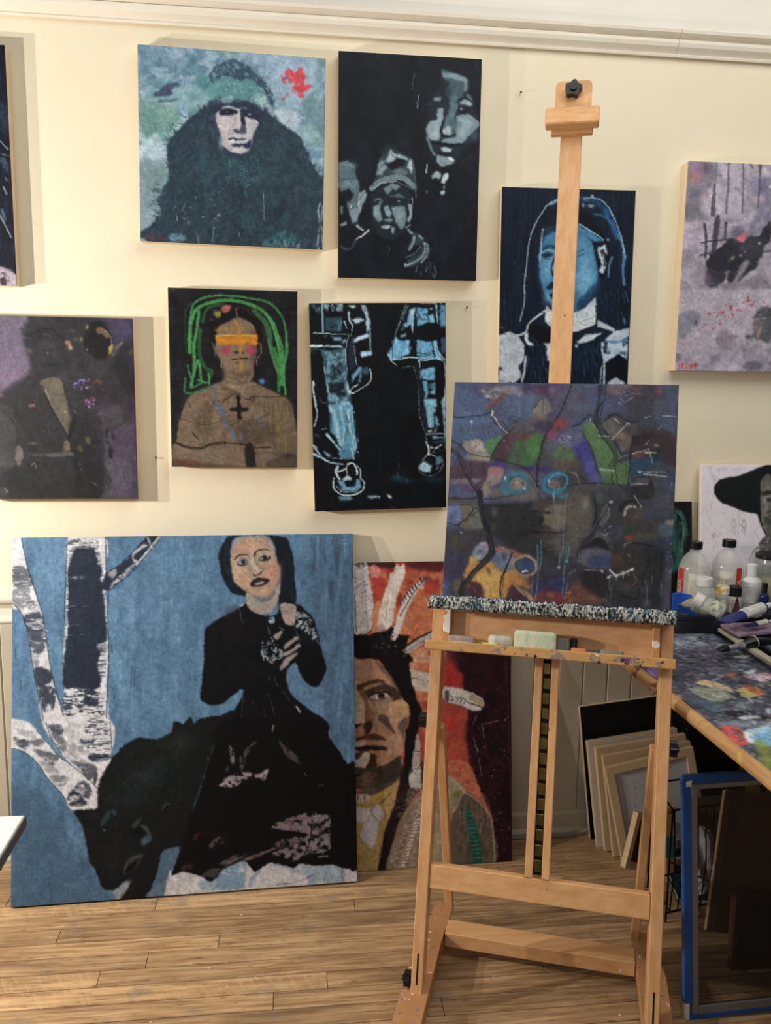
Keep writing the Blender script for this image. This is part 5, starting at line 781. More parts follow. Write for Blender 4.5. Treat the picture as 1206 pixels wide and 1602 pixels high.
def art_groom(a):
    a.soft = .55
    a.fur('0 480 215 490 215 785 0 785', 200, 16, 5, ('46434a', '2c2b2f', '4c4656', '38363c'), 1.2, .7, .5)
    a.n('3f3d42', 18, 24, .50, .28, .8); a.n('2a2a2e', 14, 22, .56, .2, .6)
    a.f(0, 480, 220, 1137)
    a.p('-60 60 220 80 190 300 250 440 240 520 120 620 0 690 -60 700', '7c6f86', .9, 8); a.b(100, 560, 120, 90, '8a7590', .7); a.p('0 80 200 90 180 280 60 320 0 300', '6d6878', .6, 8); a.p('800 90 1090 95 1105 500 1000 420 900 360 900 250 840 160', '4a4660', .9, 6); a.b(1000, 170, 60, 60, '55506c', .6)
    a.p('780 960 900 1000 1120 950 1125 1540 800 1540 820 1300', '574f62', .92, 6); a.p('820 1270 1050 1250 1050 1500 830 1500', '625a68', .7, 8); a.p('700 830 960 800 960 960 760 990', '5b555c', .6, 8); a.p('1060 700 1110 700 1125 1530 1080 1530', '4a3a5a', .5, 6)
    a.p('180 160 280 110 440 110 530 180 540 280 480 330 470 480 420 560 330 580 270 520 240 380 190 280', '34353a', .9, 6); a.b(340, 230, 130, 70, '27272b', .8); a.b(390, 300, 70, 40, '4a4a4e', .6); a.b(400, 480, 80, 50, '2f3338', .8); a.b(440, 380, 40, 40, '48494d', .5); a.l('350 225 400 230 410 250', 18, '57555a', .6, 3); a.b(385, 370, 6, 6, 'b3b5b8', .9); a.l('330 460 400 470 470 460', 12, '232529', .7, 3); a.l('360 410 420 415', 14, '2a2c30', .7, 3); a.p('190 320 250 345 250 370 200 350', '6d625c', .7, 3)
    a.p('240 560 330 600 400 760 540 1050 560 1190 250 1190 130 1100 130 900 60 800 0 760 80 640', '2f2e32', .7, 8); a.p('560 600 900 560 1000 700 900 800 700 900 590 900', '343238', .5, 8); a.p('-60 880 100 900 140 1000 60 1300 -60 1300', '45464a', .8, 8); a.p('0 1200 120 1180 100 1300 0 1320', '55544f', .5, 6); a.p('100 1290 800 1260 820 1540 60 1540', '2d2e31', .7, 6)
    a.p('320 612 420 568 500 600 520 680 552 840 588 930 552 1034 500 960 420 800', '6e685a', .97, 1.5, 1); a.b(460, 640, 50, 50, '776d60', .6); a.l('325 615 380 700 420 800 500 970', 9, '96949a', .6, 1.2, tex=(3, 6, .35, .3)); a.l('340 640 400 790 545 1040', 14, '1d1c1e', .8, 2); a.l('590 930 560 1040 570 1150 600 1180', 26, '17171a', .8, 3)
    a.p('132 1140 160 1130 184 1162 186 1220 152 1284 128 1232', '77706a', .95, 1.5, 1); a.p('514 1120 540 1080 562 1110 562 1160 514 1182', '7a6a58', .9, 1.5, 2, tex=(4, 4, .3, .3)); a.p('230 795 280 785 282 808 240 812', '9a7468', .9, 1.5); a.p('0 712 20 712 15 728 0 728', '9a7468', .8, 1.2)
    a.l('250 1200 400 1195 600 1200', 20, '5f6064', .6, 3, tex=(10, 3, .35, .3)); a.p('380 1190 560 1170 590 1200 420 1215', '63666a', .7, 3); a.l('256 1280 280 1265 288 1305', 8, '9fa2a6', .8)
    a.p('690 200 720 130 790 110 860 140 900 240 905 330 870 400 800 420 720 380 680 320', '1d1b1c', .9, 6, 2); a.p('780 180 820 165 880 230 860 260 830 220 790 220', '8a6a50', .9, 1.5, 1); a.l('850 190 895 250 905 310', 9, '9f9a94', .7, 1.2); a.p('880 325 912 300 910 345 890 388 874 370', 'b5a94c', .95, 1.5, 1); a.p('1035 365 1080 330 1075 372 1040 390', '8f9a4a', .9, 1.5, 1.5); a.p('905 390 985 290 980 320 930 390', '736f7a', .85, 2); a.l('940 330 985 292', 16, 'a9975e', .7, 2); a.p('522 285 555 276 575 310 582 348 560 346', 'a9846c', .95, 1.5, 1); a.b(572, 332, 14, 14, 'cbb98c', .8); a.b(705, 165, 10, 18, 'a89a66', .9); a.b(658, 262, 12, 14, 'a39a5a', .8); a.b(612, 265, 14, 14, '7a7450', .7); a.b(708, 345, 8, 8, '9aa070', .9); a.b(590, 195, 26, 16, '55565c', .6); a.b(735, 485, 40, 50, '44433c', .6); a.p('930 360 1090 300 1090 700 980 640', '252428', .6, 8)
    a.scat('590 630 640 590 715 580 715 640 690 690 600 660', 26, .6, 1.6, ('6b52b0', '8d76c8', '4a3a80', 'a59ad2'), .9); a.scat('720 590 830 600 830 640 740 620', 16, .6, 1.3, ('a65c54', 'b0705c', '7d4040'), .9); a.scat('690 720 760 730 765 790 710 815 690 780', 22, .6, 1.5, ('b06ab0', 'c48ab8', '8a4a90'), .9); a.l('570 820 640 870 720 890 820 860', 8, '8a7aa8', .7, 1.2, tex=(3, 3, .45, .2)); a.b(735, 885, 8, 6, '9a8ab8', .8)
    a.p('690 1060 716 1055 734 1100 712 1108', 'a3a15a', .95, 1.2, 1.2); a.p('632 1128 648 1122 664 1165 640 1172', 'a39a4c', .95, 1.2, 1); a.b(760, 1130, 14, 12, '66666c', .7); a.b(640, 1270, 12, 12, '8a6a5c', .8); a.b(655, 1310, 8, 8, '9a8a5c', .8); a.b(525, 850, 7, 10, 'a9a79f', .8); a.b(265, 1105, 34, 8, '94765c', .7); a.b(350, 1000, 12, 8, '7a5c54', .6); a.b(795, 1280, 8, 16, '5d4a70', .8)
    a.l('860 1000 870 1090 900 1210', 26, '1d1c22', .85, 3, tex=(3, 8, .35, .3)); a.b(895, 1170, 16, 30, '101014', .9); a.p('560 920 820 900 830 1500 700 1540 600 1500 600 1200', '222124', .55, 6); a.p('890 1000 940 1050 910 1080', '26242a', .7, 3); a.l('750 1420 780 1440', 8, '8d8f93', .7); a.l('1120 110 1126 700 1128 1540', 8, '4a2a50', .6, 1); a.l('40 1470 62 1500', 8, 'a9aaac', .7); a.b(10, 1500, 50, 40, '5c5c60', .6)
    for t, wd, c, al in (('240 560 180 640 130 760 130 900', 7, '1c1b1e', .7), ('330 600 300 700 330 860 420 1040 520 1180', 6, '4e4c52', .6), ('500 600 560 760 600 920 580 1040', 6, '1b1a1d', .7), ('90 900 140 1000 130 1130', 8, '1d1c1f', .7), ('270 520 330 580 420 560 470 490', 6, '1f2023', .7), ('190 290 240 390 262 500', 5, '55545c', .5), ('340 350 372 352', 8, '1e1f22', .7), ('410 350 446 348', 8, '1e1f22', .7), ('385 340 380 400 398 412', 5, '55565a', .6), ('250 230 330 180 440 190 500 260', 12, '1c1c1f', .6), ('600 1200 640 1350 620 1500', 7, '1a1a1c', .6), ('200 1200 400 1230 560 1210', 6, '1c1c1e', .6), ('760 980 830 1200 820 1500', 7, '2a2630', .6)): a.l(t, wd, c, al, 1.6)
    a.fur('560 560 860 540 900 900 600 920', 60, 9, 2, ('2a292c', '47444a', '3a3742'), 1.0, .8, .5); a.fur('820 1000 1120 980 1120 1520 830 1500', 60, 12, 2.5, ('5f5870', '4a4458', '6a6274'), 1.4, .4, .45); a.fur('0 100 190 100 180 450 0 640', 50, 13, 3, ('86789a', '6c6476', '7a6a88'), .9, .6, .45)

def art_chief(a):
    a.soft = .7
    RD, OR, DP = 'a83c34', 'cf8358', '2a1620'
    a.n('b9604a', 12, 16, .50, .25, .9); a.n('8d3230', 14, 12, .60, .18, .7); a.n('d2926a', 10, 12, .62, .15, .6)
    a.f(545, 870, 160, 1165)
    a.p('0 40 1060 30 1060 170 860 180 700 160 640 220 560 300 460 240 400 180 240 150 60 150', '8f3330', .8, 5, 3); a.p('200 60 520 70 500 140 380 130 240 110', '33181c', .9, 3, 2); a.p('680 70 1060 50 1060 180 900 160 700 130', '4a2024', .85, 4, 2); a.p('230 130 330 110 380 190 320 240 250 230', 'c9867e', .9, 2, 1.5); a.p('280 260 440 260 400 420 330 600 290 480', 'a83e38', .9, 3, 2); a.p('560 420 620 440 600 560 540 580', '9a3a2c', .9, 2, 1.5)
    a.p('640 420 880 380 960 500 980 860 700 950 560 900 620 700', 'c8805a', .85, 6, 3); a.n('a85a3c', 7, 7, .58, .12, .5, (620, 930, 690, 1000)); a.p('860 320 1000 360 1000 480 880 460 840 400', 'b5443c', .8, 4, 2); a.p('300 560 360 520 340 860 260 890 280 760', 'd08e66', .9, 2, 1.5); a.p('490 600 540 560 540 700 480 800', 'cc7f50', .9, 2)
    a.p('36 80 190 66 230 160 240 280 276 420 280 640 262 800 180 900 106 902 60 860 40 600', 'cfcac8', 1, 1, .8); a.p('40 80 190 70 170 130 60 120', '3a3438', .8, 1.5, 1, tex=(3, 3, .48, .15)); a.l('92 860 76 600 72 420 110 340 200 280', 14, '5d5a5c', .85, 1.2, end=6); a.l('40 380 100 340', 8, '6a6568', .7)
    for x, y in ((204, 330), (192, 400), (152, 412), (146, 468), (204, 458), (214, 500), (204, 540), (200, 645), (176, 708), (254, 716), (150, 760), (74, 250), (80, 290)): a.l('%d %d %d %d' % (x-8, y+6, x+9, y-6), 10, '55555c', .85)
    for y in (300, 430, 600, 700, 830): a.l('100 %d 180 %d 260 %d' % (y, y+10, y-16), 8, 'e6e0dc', .7, 1.5)
    a.p('540 100 560 90 590 120 625 90 655 180 620 280 560 450 520 600 500 760 440 830 380 820 340 760 360 600 420 400 462 300 470 210 520 170', 'ddd2c8', 1, 1.2, 1); a.b(450, 500, 50, 140, 'cdb7a2', .5, .25); a.b(440, 740, 60, 60, 'c9c2be', .6); a.l('440 620 420 730', 10, '7d7672', .7); a.l('520 230 480 420 460 640', 16, 'ece4dc', .7, 2); a.p('340 800 400 780 420 850 340 870', '8d878a', .8, 1.5, 1)
    a.p('480 960 490 880 540 740 560 660 600 560 640 480 700 400 780 310 850 260 880 280 840 330 760 440 700 560 660 640 620 760 580 880 560 960', 'd6cdc6', 1, 1, .6); a.l('590 680 650 580 730 440 860 270', 20, '5a5a60', .9, 1, end=10); a.l('640 700 700 570', 8, '8a8078', .7)
    for i in range(9):
        x, y = 610+i*28, 560-i*32; a.l('%d %d %d %d' % (x, y, x-24, y-52), 14, '3a3a40', .95, .9)
    a.b(872, 262, 40, 24, '45403f', .9, -.4); a.p('820 360 860 330 850 400', 'd9b8a8', .9, 1.2)
    a.b(660, 720, 40, 60, 'c9a49a', .5); a.scat('700 740 830 740 830 860 640 870', 10, 1, 2.4, ('a85a44', 'b36a50'), .7)
    a.p('620 1080 700 1010 980 840 985 900 860 980 700 1110', 'b7b3ae', .95, 1.2); a.l('670 1020 800 930 980 850', 22, '1c1b1e', .95, 1.2); a.l('650 1090 780 1010 860 960', 12, '77736f', .8); a.p('700 1110 880 1010 1000 960 1000 1200 900 1140 800 1160 720 1250', 'd39f74', .8, 3); a.scat('880 1030 960 1040 960 1180 900 1120', 14, 1, 2.2, ('6a3a44', '8a4a50'), .85)
    a.p('690 1260 790 1140 900 1120 960 1200 950 1350 850 1300 780 1280 700 1300', 'd0a488', .85, 4); a.p('760 1210 950 1240 940 1350 840 1320 780 1260', 'bf6a4c', .8, 4); a.p('690 1300 780 1300 940 1350 935 1440 800 1420 720 1400', 'c9c0b4', .95, 2); a.p('720 1400 940 1450 930 1560 760 1540', 'c4bab0', .95, 2); a.l('720 1390 810 1400 935 1445', 9, '4a4440', .85, 1, tex=(3, 3, .4, .2)); a.p('760 1540 930 1560 930 1610 770 1610', 'c4744e', .9, 3)
    BK = '100f10'
    hair = '30 900 110 900 150 880 220 900 270 890 320 870 420 850 505 800 500 880 480 950 550 960 560 900 680 910 670 1000 620 1080 650 1100 735 1160 720 1200 690 1240 695 1320 730 1480 770 1620 580 1620 520 1470 430 1290 350 1190 250 1160 150 1180 30 1190'
    a.p(hair, BK, 1, 1, 2); a.scat('60 900 600 900 680 1150 400 1120', 30, .8, 2.2, ('2a2a2c', '4a4a4c', '1c1c1e'), .7); a.b(460, 1030, 12, 20, '6a6a6c', .8); a.b(535, 1025, 6, 20, '8a8a8c', .8); a.b(635, 1145, 30, 18, '4c4a4a', .8)
    # face
    a.f(545, 1010, 160, 1165)
    a.p('440 300 540 450 590 600 690 700 690 900 640 1000 640 1300 600 1620 720 1620 730 1380 780 1050 840 760 790 640 730 500 690 240 600 100 400 120', BK, 1, 1.2)
    a.p('20 180 150 165 250 150 340 200 440 300 540 460 600 570 660 650 692 720 680 860 650 960 640 1100 600 1260 460 1340 330 1390 150 1420 60 1400 20 1000', 'a97f64', 1, 1, .8)
    for t, c, al, so in (('50 180 300 180 320 300 200 360 60 400', 'a38370', .8, 3), ('310 200 440 310 520 440 480 480 360 380 300 300', 'b88568', .8, 3), ('300 190 380 220 520 400 560 500 500 440 420 330', '5c5248', .7, 2), ('60 420 100 400 160 500 200 640 190 860 70 880 60 700', 'b79b85', .9, 2), ('60 700 160 690 190 860 80 880 60 800', 'c2ab98', .8, 2), ('100 440 180 480 230 640 300 820 260 880 190 880 180 660 130 560', '6b4a36', .9, 1.5), ('200 620 240 700 300 820 250 860 220 760', '8d6248', .9, 1.5), ('130 440 230 410 330 380 420 410 400 430 300 430 180 470 110 520 100 480', '3e2d24', .95, 1.5), ('200 510 300 470 420 440 540 490 600 570 560 650 480 600 420 520 330 530 240 580 200 560', '3a2c26', .92, 2), ('230 640 330 690 460 660 470 720 400 760 300 740', 'a5846c', .9, 2), ('480 660 620 620 690 720 670 820 560 920 540 990 520 900 440 790', 'bd9878', .95, 2), ('620 640 690 690 680 780 640 760', 'b9a060', .8, 3), ('560 900 640 820 680 840 640 1000 620 1080 590 1000', '5b4c46', .9, 2), ('320 800 430 790 480 900 532 990 520 1008 430 930 340 860', '4d4038', .92, 1.5), ('280 880 360 860 450 960 440 1000 330 990 270 960', '93765f', .9, 2), ('170 900 250 860 280 900 240 1000 190 1000', '2b1d16', .9, 2), ('70 900 160 880 110 930 70 940', '1c1410', .95, 1.2), ('70 1080 180 1020 330 1010 440 1080 300 1080 180 1070', '4a2a26', .95, 1.5), ('80 1110 160 1080 200 1120 150 1160 80 1150', 'c2a896', .9, 1.5), ('240 1090 430 1080 440 1130 330 1150 260 1130', 'a5826c', .9, 1.5), ('70 1160 200 1140 320 1140 460 1160 430 1200 300 1190 210 1200 120 1200', '1e1412', .97, 1.2), ('450 1060 600 1000 610 1160 540 1260 450 1220 440 1140', 'b08c74', .9, 2), ('80 1300 130 1240 230 1220 250 1280 190 1380 100 1410 70 1360', 'd0c2b8', .95, 1.5), ('250 1230 320 1250 330 1370 200 1400 240 1300', '3a1f18', .92, 2), ('330 1260 460 1230 560 1260 480 1320 340 1380', 'a97f66', .9, 2), ('70 1240 170 1210 130 1280 75 1290', '3a2620', .9, 1.5)):
        a.p(t, c, al, so, .6)
    a.p('220 580 300 545 430 540 450 570 400 605 320 620 250 605', '9a8c80', 1, 1); a.p('318 550 340 540 332 600 318 590', 'd9d4cc', .95, .8); a.p('410 545 440 560 415 590 400 585', 'cdc8c0', .95, .8); a.b(372, 570, 40, 38, '14100e', 1, 0, 2); a.l('215 590 300 545 430 528 500 570', 20, '1d1512', .95, 1.2); a.l('240 610 330 625 430 600', 10, '2a1e18', .9); a.p('240 630 330 640 470 600 480 650 350 690 260 680', '8b7a6a', .9, 1.5); a.l('330 715 400 740 470 700', 10, '7a5c48', .5, 2)
    a.l('130 700 170 660 190 740', 10, 'cdb7a4', .6, 2); a.l('330 820 325 850', 16, '8d9a9a', .8); a.l('200 560 240 660 290 760', 12, 'c7a88c', .6, 2); a.fur('60 180 500 300 660 700 620 1200 300 1300 80 1000', 60, 6, 1.2, ('8d6a52', 'c4a48a', '7a5a46', 'b08c70'), 1.3, .6, .4)
    a.p('60 1400 190 1400 330 1380 470 1330 600 1260 600 1500 540 1620 60 1620', '3a332e', .97, 2); a.p('80 1470 240 1440 330 1470 260 1540 100 1560', '6b5a48', .8, 3, tex=(6, 6, .4, .3)); a.p('60 1470 150 1460 120 1490 60 1490', '14100e', .9, 1.5)
    a.l('600 1290 610 1400', 10, '8a9a9a', .8); a.p('600 1400 640 1380 650 1620 600 1620', '2b2628', .9, 2)
    a.p('770 1020 800 1020 820 1150 820 1300 800 1400 730 1400 735 1210 750 1190', 'b9b5ae', .97, 1); a.l('750 1200 815 1205', 9, '2a282a', .9); a.l('790 1040 770 1180', 6, '5a5856', .8); a.l('790 1230 770 1390', 6, '6a6865', .8); a.l('745 1360 790 1390 820 1360', 8, '1a191a', .9); a.p('720 1400 830 1390 835 1620 700 1620', 'bdb8b0', .97, 1); a.p('820 1290 870 1310 860 1620 835 1620', '3d3734', .9, 2); a.p('800 960 850 950 880 1280 820 1290 815 1080', 'ab4a3e', .9, 2)
    # chest
    a.f(545, 1190, 160)
    a.p('70 420 150 450 300 380 500 290 620 200 590 320 540 520 480 680 420 860 380 1110 330 1320 100 1330', 'b59c62', 1, 1, .6); a.n('a38848', 10, 12, .58, .15, .5, (555, 1240, 625, 1365)); a.l('90 520 200 530 320 470 600 240', 10, '8a7440', .6, 2); a.p('270 440 400 380 500 330 480 360 300 450', 'c4ac3c', .9, 2); a.l('360 520 430 460 500 378', 9, '2a241c', .95)
    a.p('74 380 250 330 560 220 620 130 620 200 500 292 340 380 250 410 80 420', '554b44', .95, 2); a.b(200, 290, 110, 50, '8b7c6c', .6); a.b(215, 200, 44, 60, '9a7050', .6); a.p('80 400 240 400 230 460 90 470', 'c9c0ba', .95, 1.2)
    for x in (110, 186): a.l('%d 410 %d 458' % (x, x), 14, '15110f', .95)
    a.p('84 560 200 560 300 540 352 520 412 640 370 720 340 880 280 1040 200 980 140 880 170 740 84 720', 'cbc6cc', 1, 1, .8); a.l('300 540 266 600 352 712', 8, '45414a', .9); a.l('262 650 220 720 165 735', 7, '45414a', .85); a.l('155 590 150 640', 5, '6a666e', .7); a.l('215 560 205 610', 5, '6a666e', .7); a.p('360 520 412 640 370 720 350 620', 'd9d2cc', .8, 1.5)
    a.p('620 130 660 150 720 190 700 420 690 560 600 720 540 900 500 1060 460 1260 345 1300 380 1110 420 860 480 680 540 520 592 320', '1f191c', 1, 1, .5); a.b(450, 828, 6, 6, 'd9d4cc', .9)
    a.p('735 100 852 90 856 310 790 330 725 290', 'c4bfb6', 1, 1); a.l('770 140 820 180', 6, '5a5652', .7); a.p('720 60 760 110 730 160', '2a282a', .8, 1); a.l('770 90 800 100 830 80', 8, '1a181a', .9); a.p('860 60 905 60 890 300 856 250', '3d3733', .95, 1.5); a.p('705 330 800 335 850 330 720 500 690 530', '574e45', .95, 1.5)
    a.p('870 350 900 330 860 900 830 1270 460 1290 490 1090 550 900 610 720 690 560', '8f7d6a', 1, 1.5); a.n('7a6455', 5, 3, .55, .15, .6, (612, 1235, 665, 1360))
    for k in range(5):
        for i in range(34):
            t = i/33; x0 = 860-t*(860-480)+k*62*(.55+.45*t)-(k*20*(1-t)); y0 = 380+t*880
            if x0 < 880: a.l('%f %f %f %f' % (x0-16, y0+6, x0+16, y0-4), 9, ('b5a692', '7d5f58', 'cfc5b4', '8a5f58', 'b0a28c')[k] if (i+k) % 3 else 'ddd6c8', .65, .9)
    for i in range(15):
        t = i/14; a.l('%f %f %f %f' % (800-t*170, 700+t*540, 840-t*170, 690+t*540), 16, 'd9d4c8', .9, 1)
    for x, y in ((700, 470), (740, 440), (762, 395), (800, 345), (865, 290)): a.l('%d %d %d %d' % (x-10, y-16, x+12, y+10), 7, 'd0c8bc', .9)
    a.f(655, 1000, 150, 668)
    a.p('195 60 620 60 660 1560 240 1560 200 900', '9c4238', .8, 6); a.p('200 160 300 190 290 330 190 320', 'a83230', .9, 4, 2); a.p('210 60 640 60 660 1570 530 1570 500 1210 430 1050 380 960 350 860 330 700 340 520 300 400 300 250', '241219', .96, 5, 4); a.n('3c1a26', 8, 10, .55, .2, .7, (730, 1015, 802, 1350)); a.n('120a10', 8, 8, .6, .15, .6, (725, 1015, 802, 1350)); a.p('200 80 260 60 280 200 210 170', '5a2c34', .7, 4, tex=(4, 4, .4, .3))
    a.p('180 335 300 350 400 385 455 430 440 490 370 500 280 460 180 430', 'cdc8c4', 1, 1, .8); a.p('370 385 452 430 440 480 390 440 350 420', 'a89880', .9, 1.2); a.l('340 440 400 460 445 480', 8, '2a2628', .9); a.p('185 360 210 365 205 440 180 420', '4a484c', .9, 1.2)
    for i, x in enumerate((232, 262, 292, 318)): a.l('%d %d %d %d %d %d' % (x-8, 392+i*6, x+8, 410+i*6, x-6, 432+i*6), 8, '4a4648', .8)
    a.p('170 470 330 480 320 560 300 640 250 700 200 600', 'a8473c', .85, 4, 2); a.p('200 560 260 540 250 640 210 640', 'b83a30', .8, 3); a.p('200 700 320 700 350 860 330 900 210 850', 'b3523f', .85, 5, 3); a.p('210 850 350 870 420 1040 500 1220 510 1270 420 1130 320 1060 220 960', 'c8765c', .95, 2, 1); a.n('a8503c', 4, 4, .58, .12, .6, (702, 1190, 745, 1240))
    a.p('140 910 230 960 325 1065 235 1210 180 1560 100 1560 110 1300 130 1020', 'a39a80', 1, 1.5); a.n('8a7c66', 4, 4, .55, .15, .6, (680, 1200, 725, 1350)); a.l('320 1065 240 1200', 16, 'c9bda0', .95, 1); a.l('220 960 322 1065', 12, 'b3a888', .9); a.p('240 1080 285 1050 295 1075 250 1098', '7d7a30', .95, .9); a.p('145 1010 180 1000 180 1040 150 1040', 'b5a838', .95, .9); a.l('120 1350 180 1240 240 1190', 6, '7d7468', .7)
    for i in range(12): a.l('%d %d %d %d' % (245+i*7-i*6, 1180-i*8, 262+i*6, 1155-i*9), 3, '6d5c48', .6)
    a.p('325 1068 400 1120 470 1190 510 1280 530 1570 190 1570 230 1260', '66594c', 1, 1.5); a.n('4e4339', 3, 16, .52, .15, .7, (708, 1240, 775, 1355)); a.n('8d8070', 3, 14, .62, .1, .5, (708, 1240, 775, 1355)); a.l('325 1070 400 1120 470 1195 512 1285 530 1570', 9, 'c9a080', .8, 1.2)
    a.p('335 1180 372 1220 410 1330 436 1450 440 1550 380 1556 362 1440 345 1320 322 1220', '255a4a', .97, 1.2, .8)
    for i in range(24): a.l('%d %d %d %d' % (332+i*2.2, 1205+i*14.5, 372+i*2.7, 1200+i*14.5), 5, ('4d9a80', '163c32')[i % 2], .8, .8)
    a.scat('340 500 620 500 640 1500 540 1500 420 960', 34, .5, 1.3, ('8a6a70', 'b59aa0', '5a3a44'), .7)
    for t in ('380 690 410 780', '440 580 455 690', '420 830 440 960', '460 590 550 570', '400 540 380 590'): a.l(t, 5, '9a8a8c', .7, 1)
    a.l('606 100 640 1000 652 1540', 8, '5a3840', .6, 1, tex=(2, 6, .4, .3))

def art_mask(a):
    a.soft = .6
    a.n('4b5f86', 26, 24, .50, .25, .8); a.n('3c3f60', 24, 22, .56, .2, .6); a.n('4a4650', 20, 20, .60, .2, .5)
    a.fur('690 595 1058 595 1056 960 690 940', 420, 22, 6, ('4c5878', '3c4052', '57505e', '3a3a42', '566684', '44404a'), .5, 1.0, .5)
    a.f(0, 0, 1, 1); a.p('900 700 960 640 1070 590 1070 970 720 960 760 800 860 780', '30323a', .72, 9, 4); a.f(685, 590, 190)
    a.p('160 90 500 90 480 320 400 600 140 640 140 300', '4c6488', .7, 10); a.p('300 90 470 100 440 200 380 180', '4a3a78', .6, 6); a.p('420 95 720 90 740 160 600 230 480 310 440 320 520 220 440 180', '6d5f66', .8, 4, 2); a.p('480 310 560 230 700 150 640 220 540 290', '70473f', .8, 3); a.p('560 100 830 90 830 170 720 170 600 130', '86828c', .7, 4)
    for t in ('430 120 500 150 560 120 620 130', '470 190 520 200 540 180', '440 140 480 160', '560 170 580 200 600 180'): a.l(t, 8, 'aaa6a6', .7, 1.2)
    a.b(495, 190, 26, 14, 'c2beba', .8); a.p('830 90 1206 80 1206 200 1050 190 960 130 880 160', '43305c', .8, 6, 2); a.p('920 130 1080 120 1000 170', '6d3038', .8, 5); a.b(1140, 130, 34, 34, '84806c', .7); a.b(1150, 180, 30, 24, 'a05a4c', .6); a.p('700 200 930 190 960 300 860 420 700 380 620 330', '4c6480', .7, 8); a.b(700, 270, 30, 50, '6d4a80', .5)
    a.b(520, 660, 70, 70, '4f7a50', .0); a.p('470 660 560 600 660 580 560 720 520 790 490 730', '4f8452', .95, 3); a.p('250 660 330 622 420 620 460 680 500 740 510 830 440 840 350 800 280 740', '8d8580', .95, 3, 2); a.p('330 640 420 630 450 680 470 740 400 740 330 700', 'a9a49c', .8, 4, tex=(4, 4, .35, .3)); a.p('270 780 500 780 510 840 330 830', '97907f', .7, 4)
    a.p('130 900 250 840 500 850 510 1000 440 1100 300 1140 110 1020', '493441', .9, 5, 2); a.p('110 1030 250 1010 420 1010 360 1060 200 1070', '8f8590', .7, 4); a.p('100 1060 300 1060 420 1200 100 1206', '465274', .8, 6); a.p('180 1070 330 1080 360 1160', '6a4460', .6, 5)
    a.p('530 800 580 680 680 560 800 480 960 440 1206 430 1206 940 1000 940 900 930 640 900 520 880', '46464c', .95, 4); a.p('540 800 600 660 700 560 720 700 680 840 600 850', '43303a', .9, 4); a.p('720 740 820 620 1000 540 1050 640 1000 800 900 880 720 840', '3f6a3c', .85, 7, tex=(10, 10, .3, .4)); a.p('860 620 1000 560 1020 700 960 820 880 760', '4a7a44', .7, 6); a.p('720 580 920 560 900 620 740 610', '72343e', .7, 5); a.p('1040 540 1206 540 1206 640 1120 620', '8a3a5c', .8, 5); a.b(690, 690, 40, 50, '6a3a50', .5); a.p('520 850 680 860 680 900 560 910', '3c3484', .9, 4); a.p('840 880 1206 900 1206 940 860 930', '353070', .8, 5); a.p('1060 620 1206 650 1206 780 1080 760', '5d6074', .5, 6)
    a.p('920 380 980 270 1050 210 1110 260 1120 330 1060 390 960 420', '77706a', .95, 2, 1); a.b(1020, 330, 50, 60, '8d8579', .6); a.l('1045 220 1040 380', 5, '3a3430', .7); a.p('700 520 860 430 960 400 1170 400 1190 470 1000 520 900 540', '54505a', .8, 6); a.b(1000, 405, 90, 30, '7a7068', .6); a.p('960 460 1150 440 1100 530 980 520', '30304a', .7, 5); a.b(1080, 550, 50, 24, '4a4078', .7); a.l('1206 430 1100 560', 30, '7d3640', .6, 4)
    a.p('500 900 620 900 650 960 600 1060 520 1080 480 1160 470 1206 430 1206 440 1080 490 1000', '8a7a78', .95, 3, 1.5); a.p('520 890 650 910 600 990 540 960', 'a5606c', .7, 4); a.b(500, 1120, 40, 80, '85796c', .7); a.p('650 960 900 940 980 1060 960 1206 560 1206 560 1120 640 1060', '5f5a58', .9, 4)
    a.b(770, 1050, 190, 110, '3a7d9a', .0)
    a.p('610 1080 640 980 740 940 860 950 910 1020 900 1110 820 1170 700 1170 620 1140', '37728c', .9, 4, 1.5); a.b(790, 1060, 90, 62, '7a706a', .95, 0, 4); a.l('700 1060 720 1010 800 985 870 1010 895 1070', 10, '204a5e', .8, 1.5); a.b(800, 1055, 40, 30, '8f7f74', .8); a.b(840, 1060, 20, 20, '3a2c28', .7); a.b(670, 1005, 9, 16, 'e6e6e4', .95); a.b(855, 1105, 10, 8, 'e6e6e4', .95); a.b(782, 1040, 8, 8, 'c9c5c0', .8)
    for t, wd in (('155 392 220 406 340 388 440 378 540 348', 9), ('540 350 540 410 600 480 640 520', 9), ('145 632 200 660 280 740 380 775 520 800', 9), ('520 800 700 850 860 900 960 1020 990 1100', 8), ('525 800 580 690 680 570 760 500', 7), ('1206 360 1130 490 1060 590 1010 760 980 940 985 1080', 12), ('1080 570 1030 740 1000 930 990 1060', 5), ('690 430 740 390 800 400 860 420', 5), ('960 300 1000 240 1050 210', 6), ('100 1195 240 1200 400 1190', 8), ('640 440 680 490 670 520', 5)): a.l(t, wd, '15151b', .85, 1)
    a.l('125 725 200 770 260 900 330 1040 430 1180', 42, '2b2a30', .9, 1.2); a.l('150 730 215 800 280 930 350 1060 440 1190', 8, '6d6a70', .6, 1.5)
    a.l('560 400 630 500 690 560', 12, 'c2c6ca', .9, 1, end=5); a.l('545 340 540 385', 16, 'd5d8da', .95); a.l('330 440 322 570', 6, 'b5bfcc', .8, end=3); a.l('440 400 480 500 480 580', 4, '8a9ab5', .7); a.l('290 490 230 550', 4, '8a9ab5', .6); a.b(332, 440, 10, 12, 'c9d2da', .9); a.b(805, 180, 14, 14, 'b58a98', .9); a.l('800 240 815 400', 5, '8aa0b0', .6, 1.2); a.l('640 625 665 625 655 650', 6, '9a9a96', .7)
    # right top
    a.f(870, 590, 190)
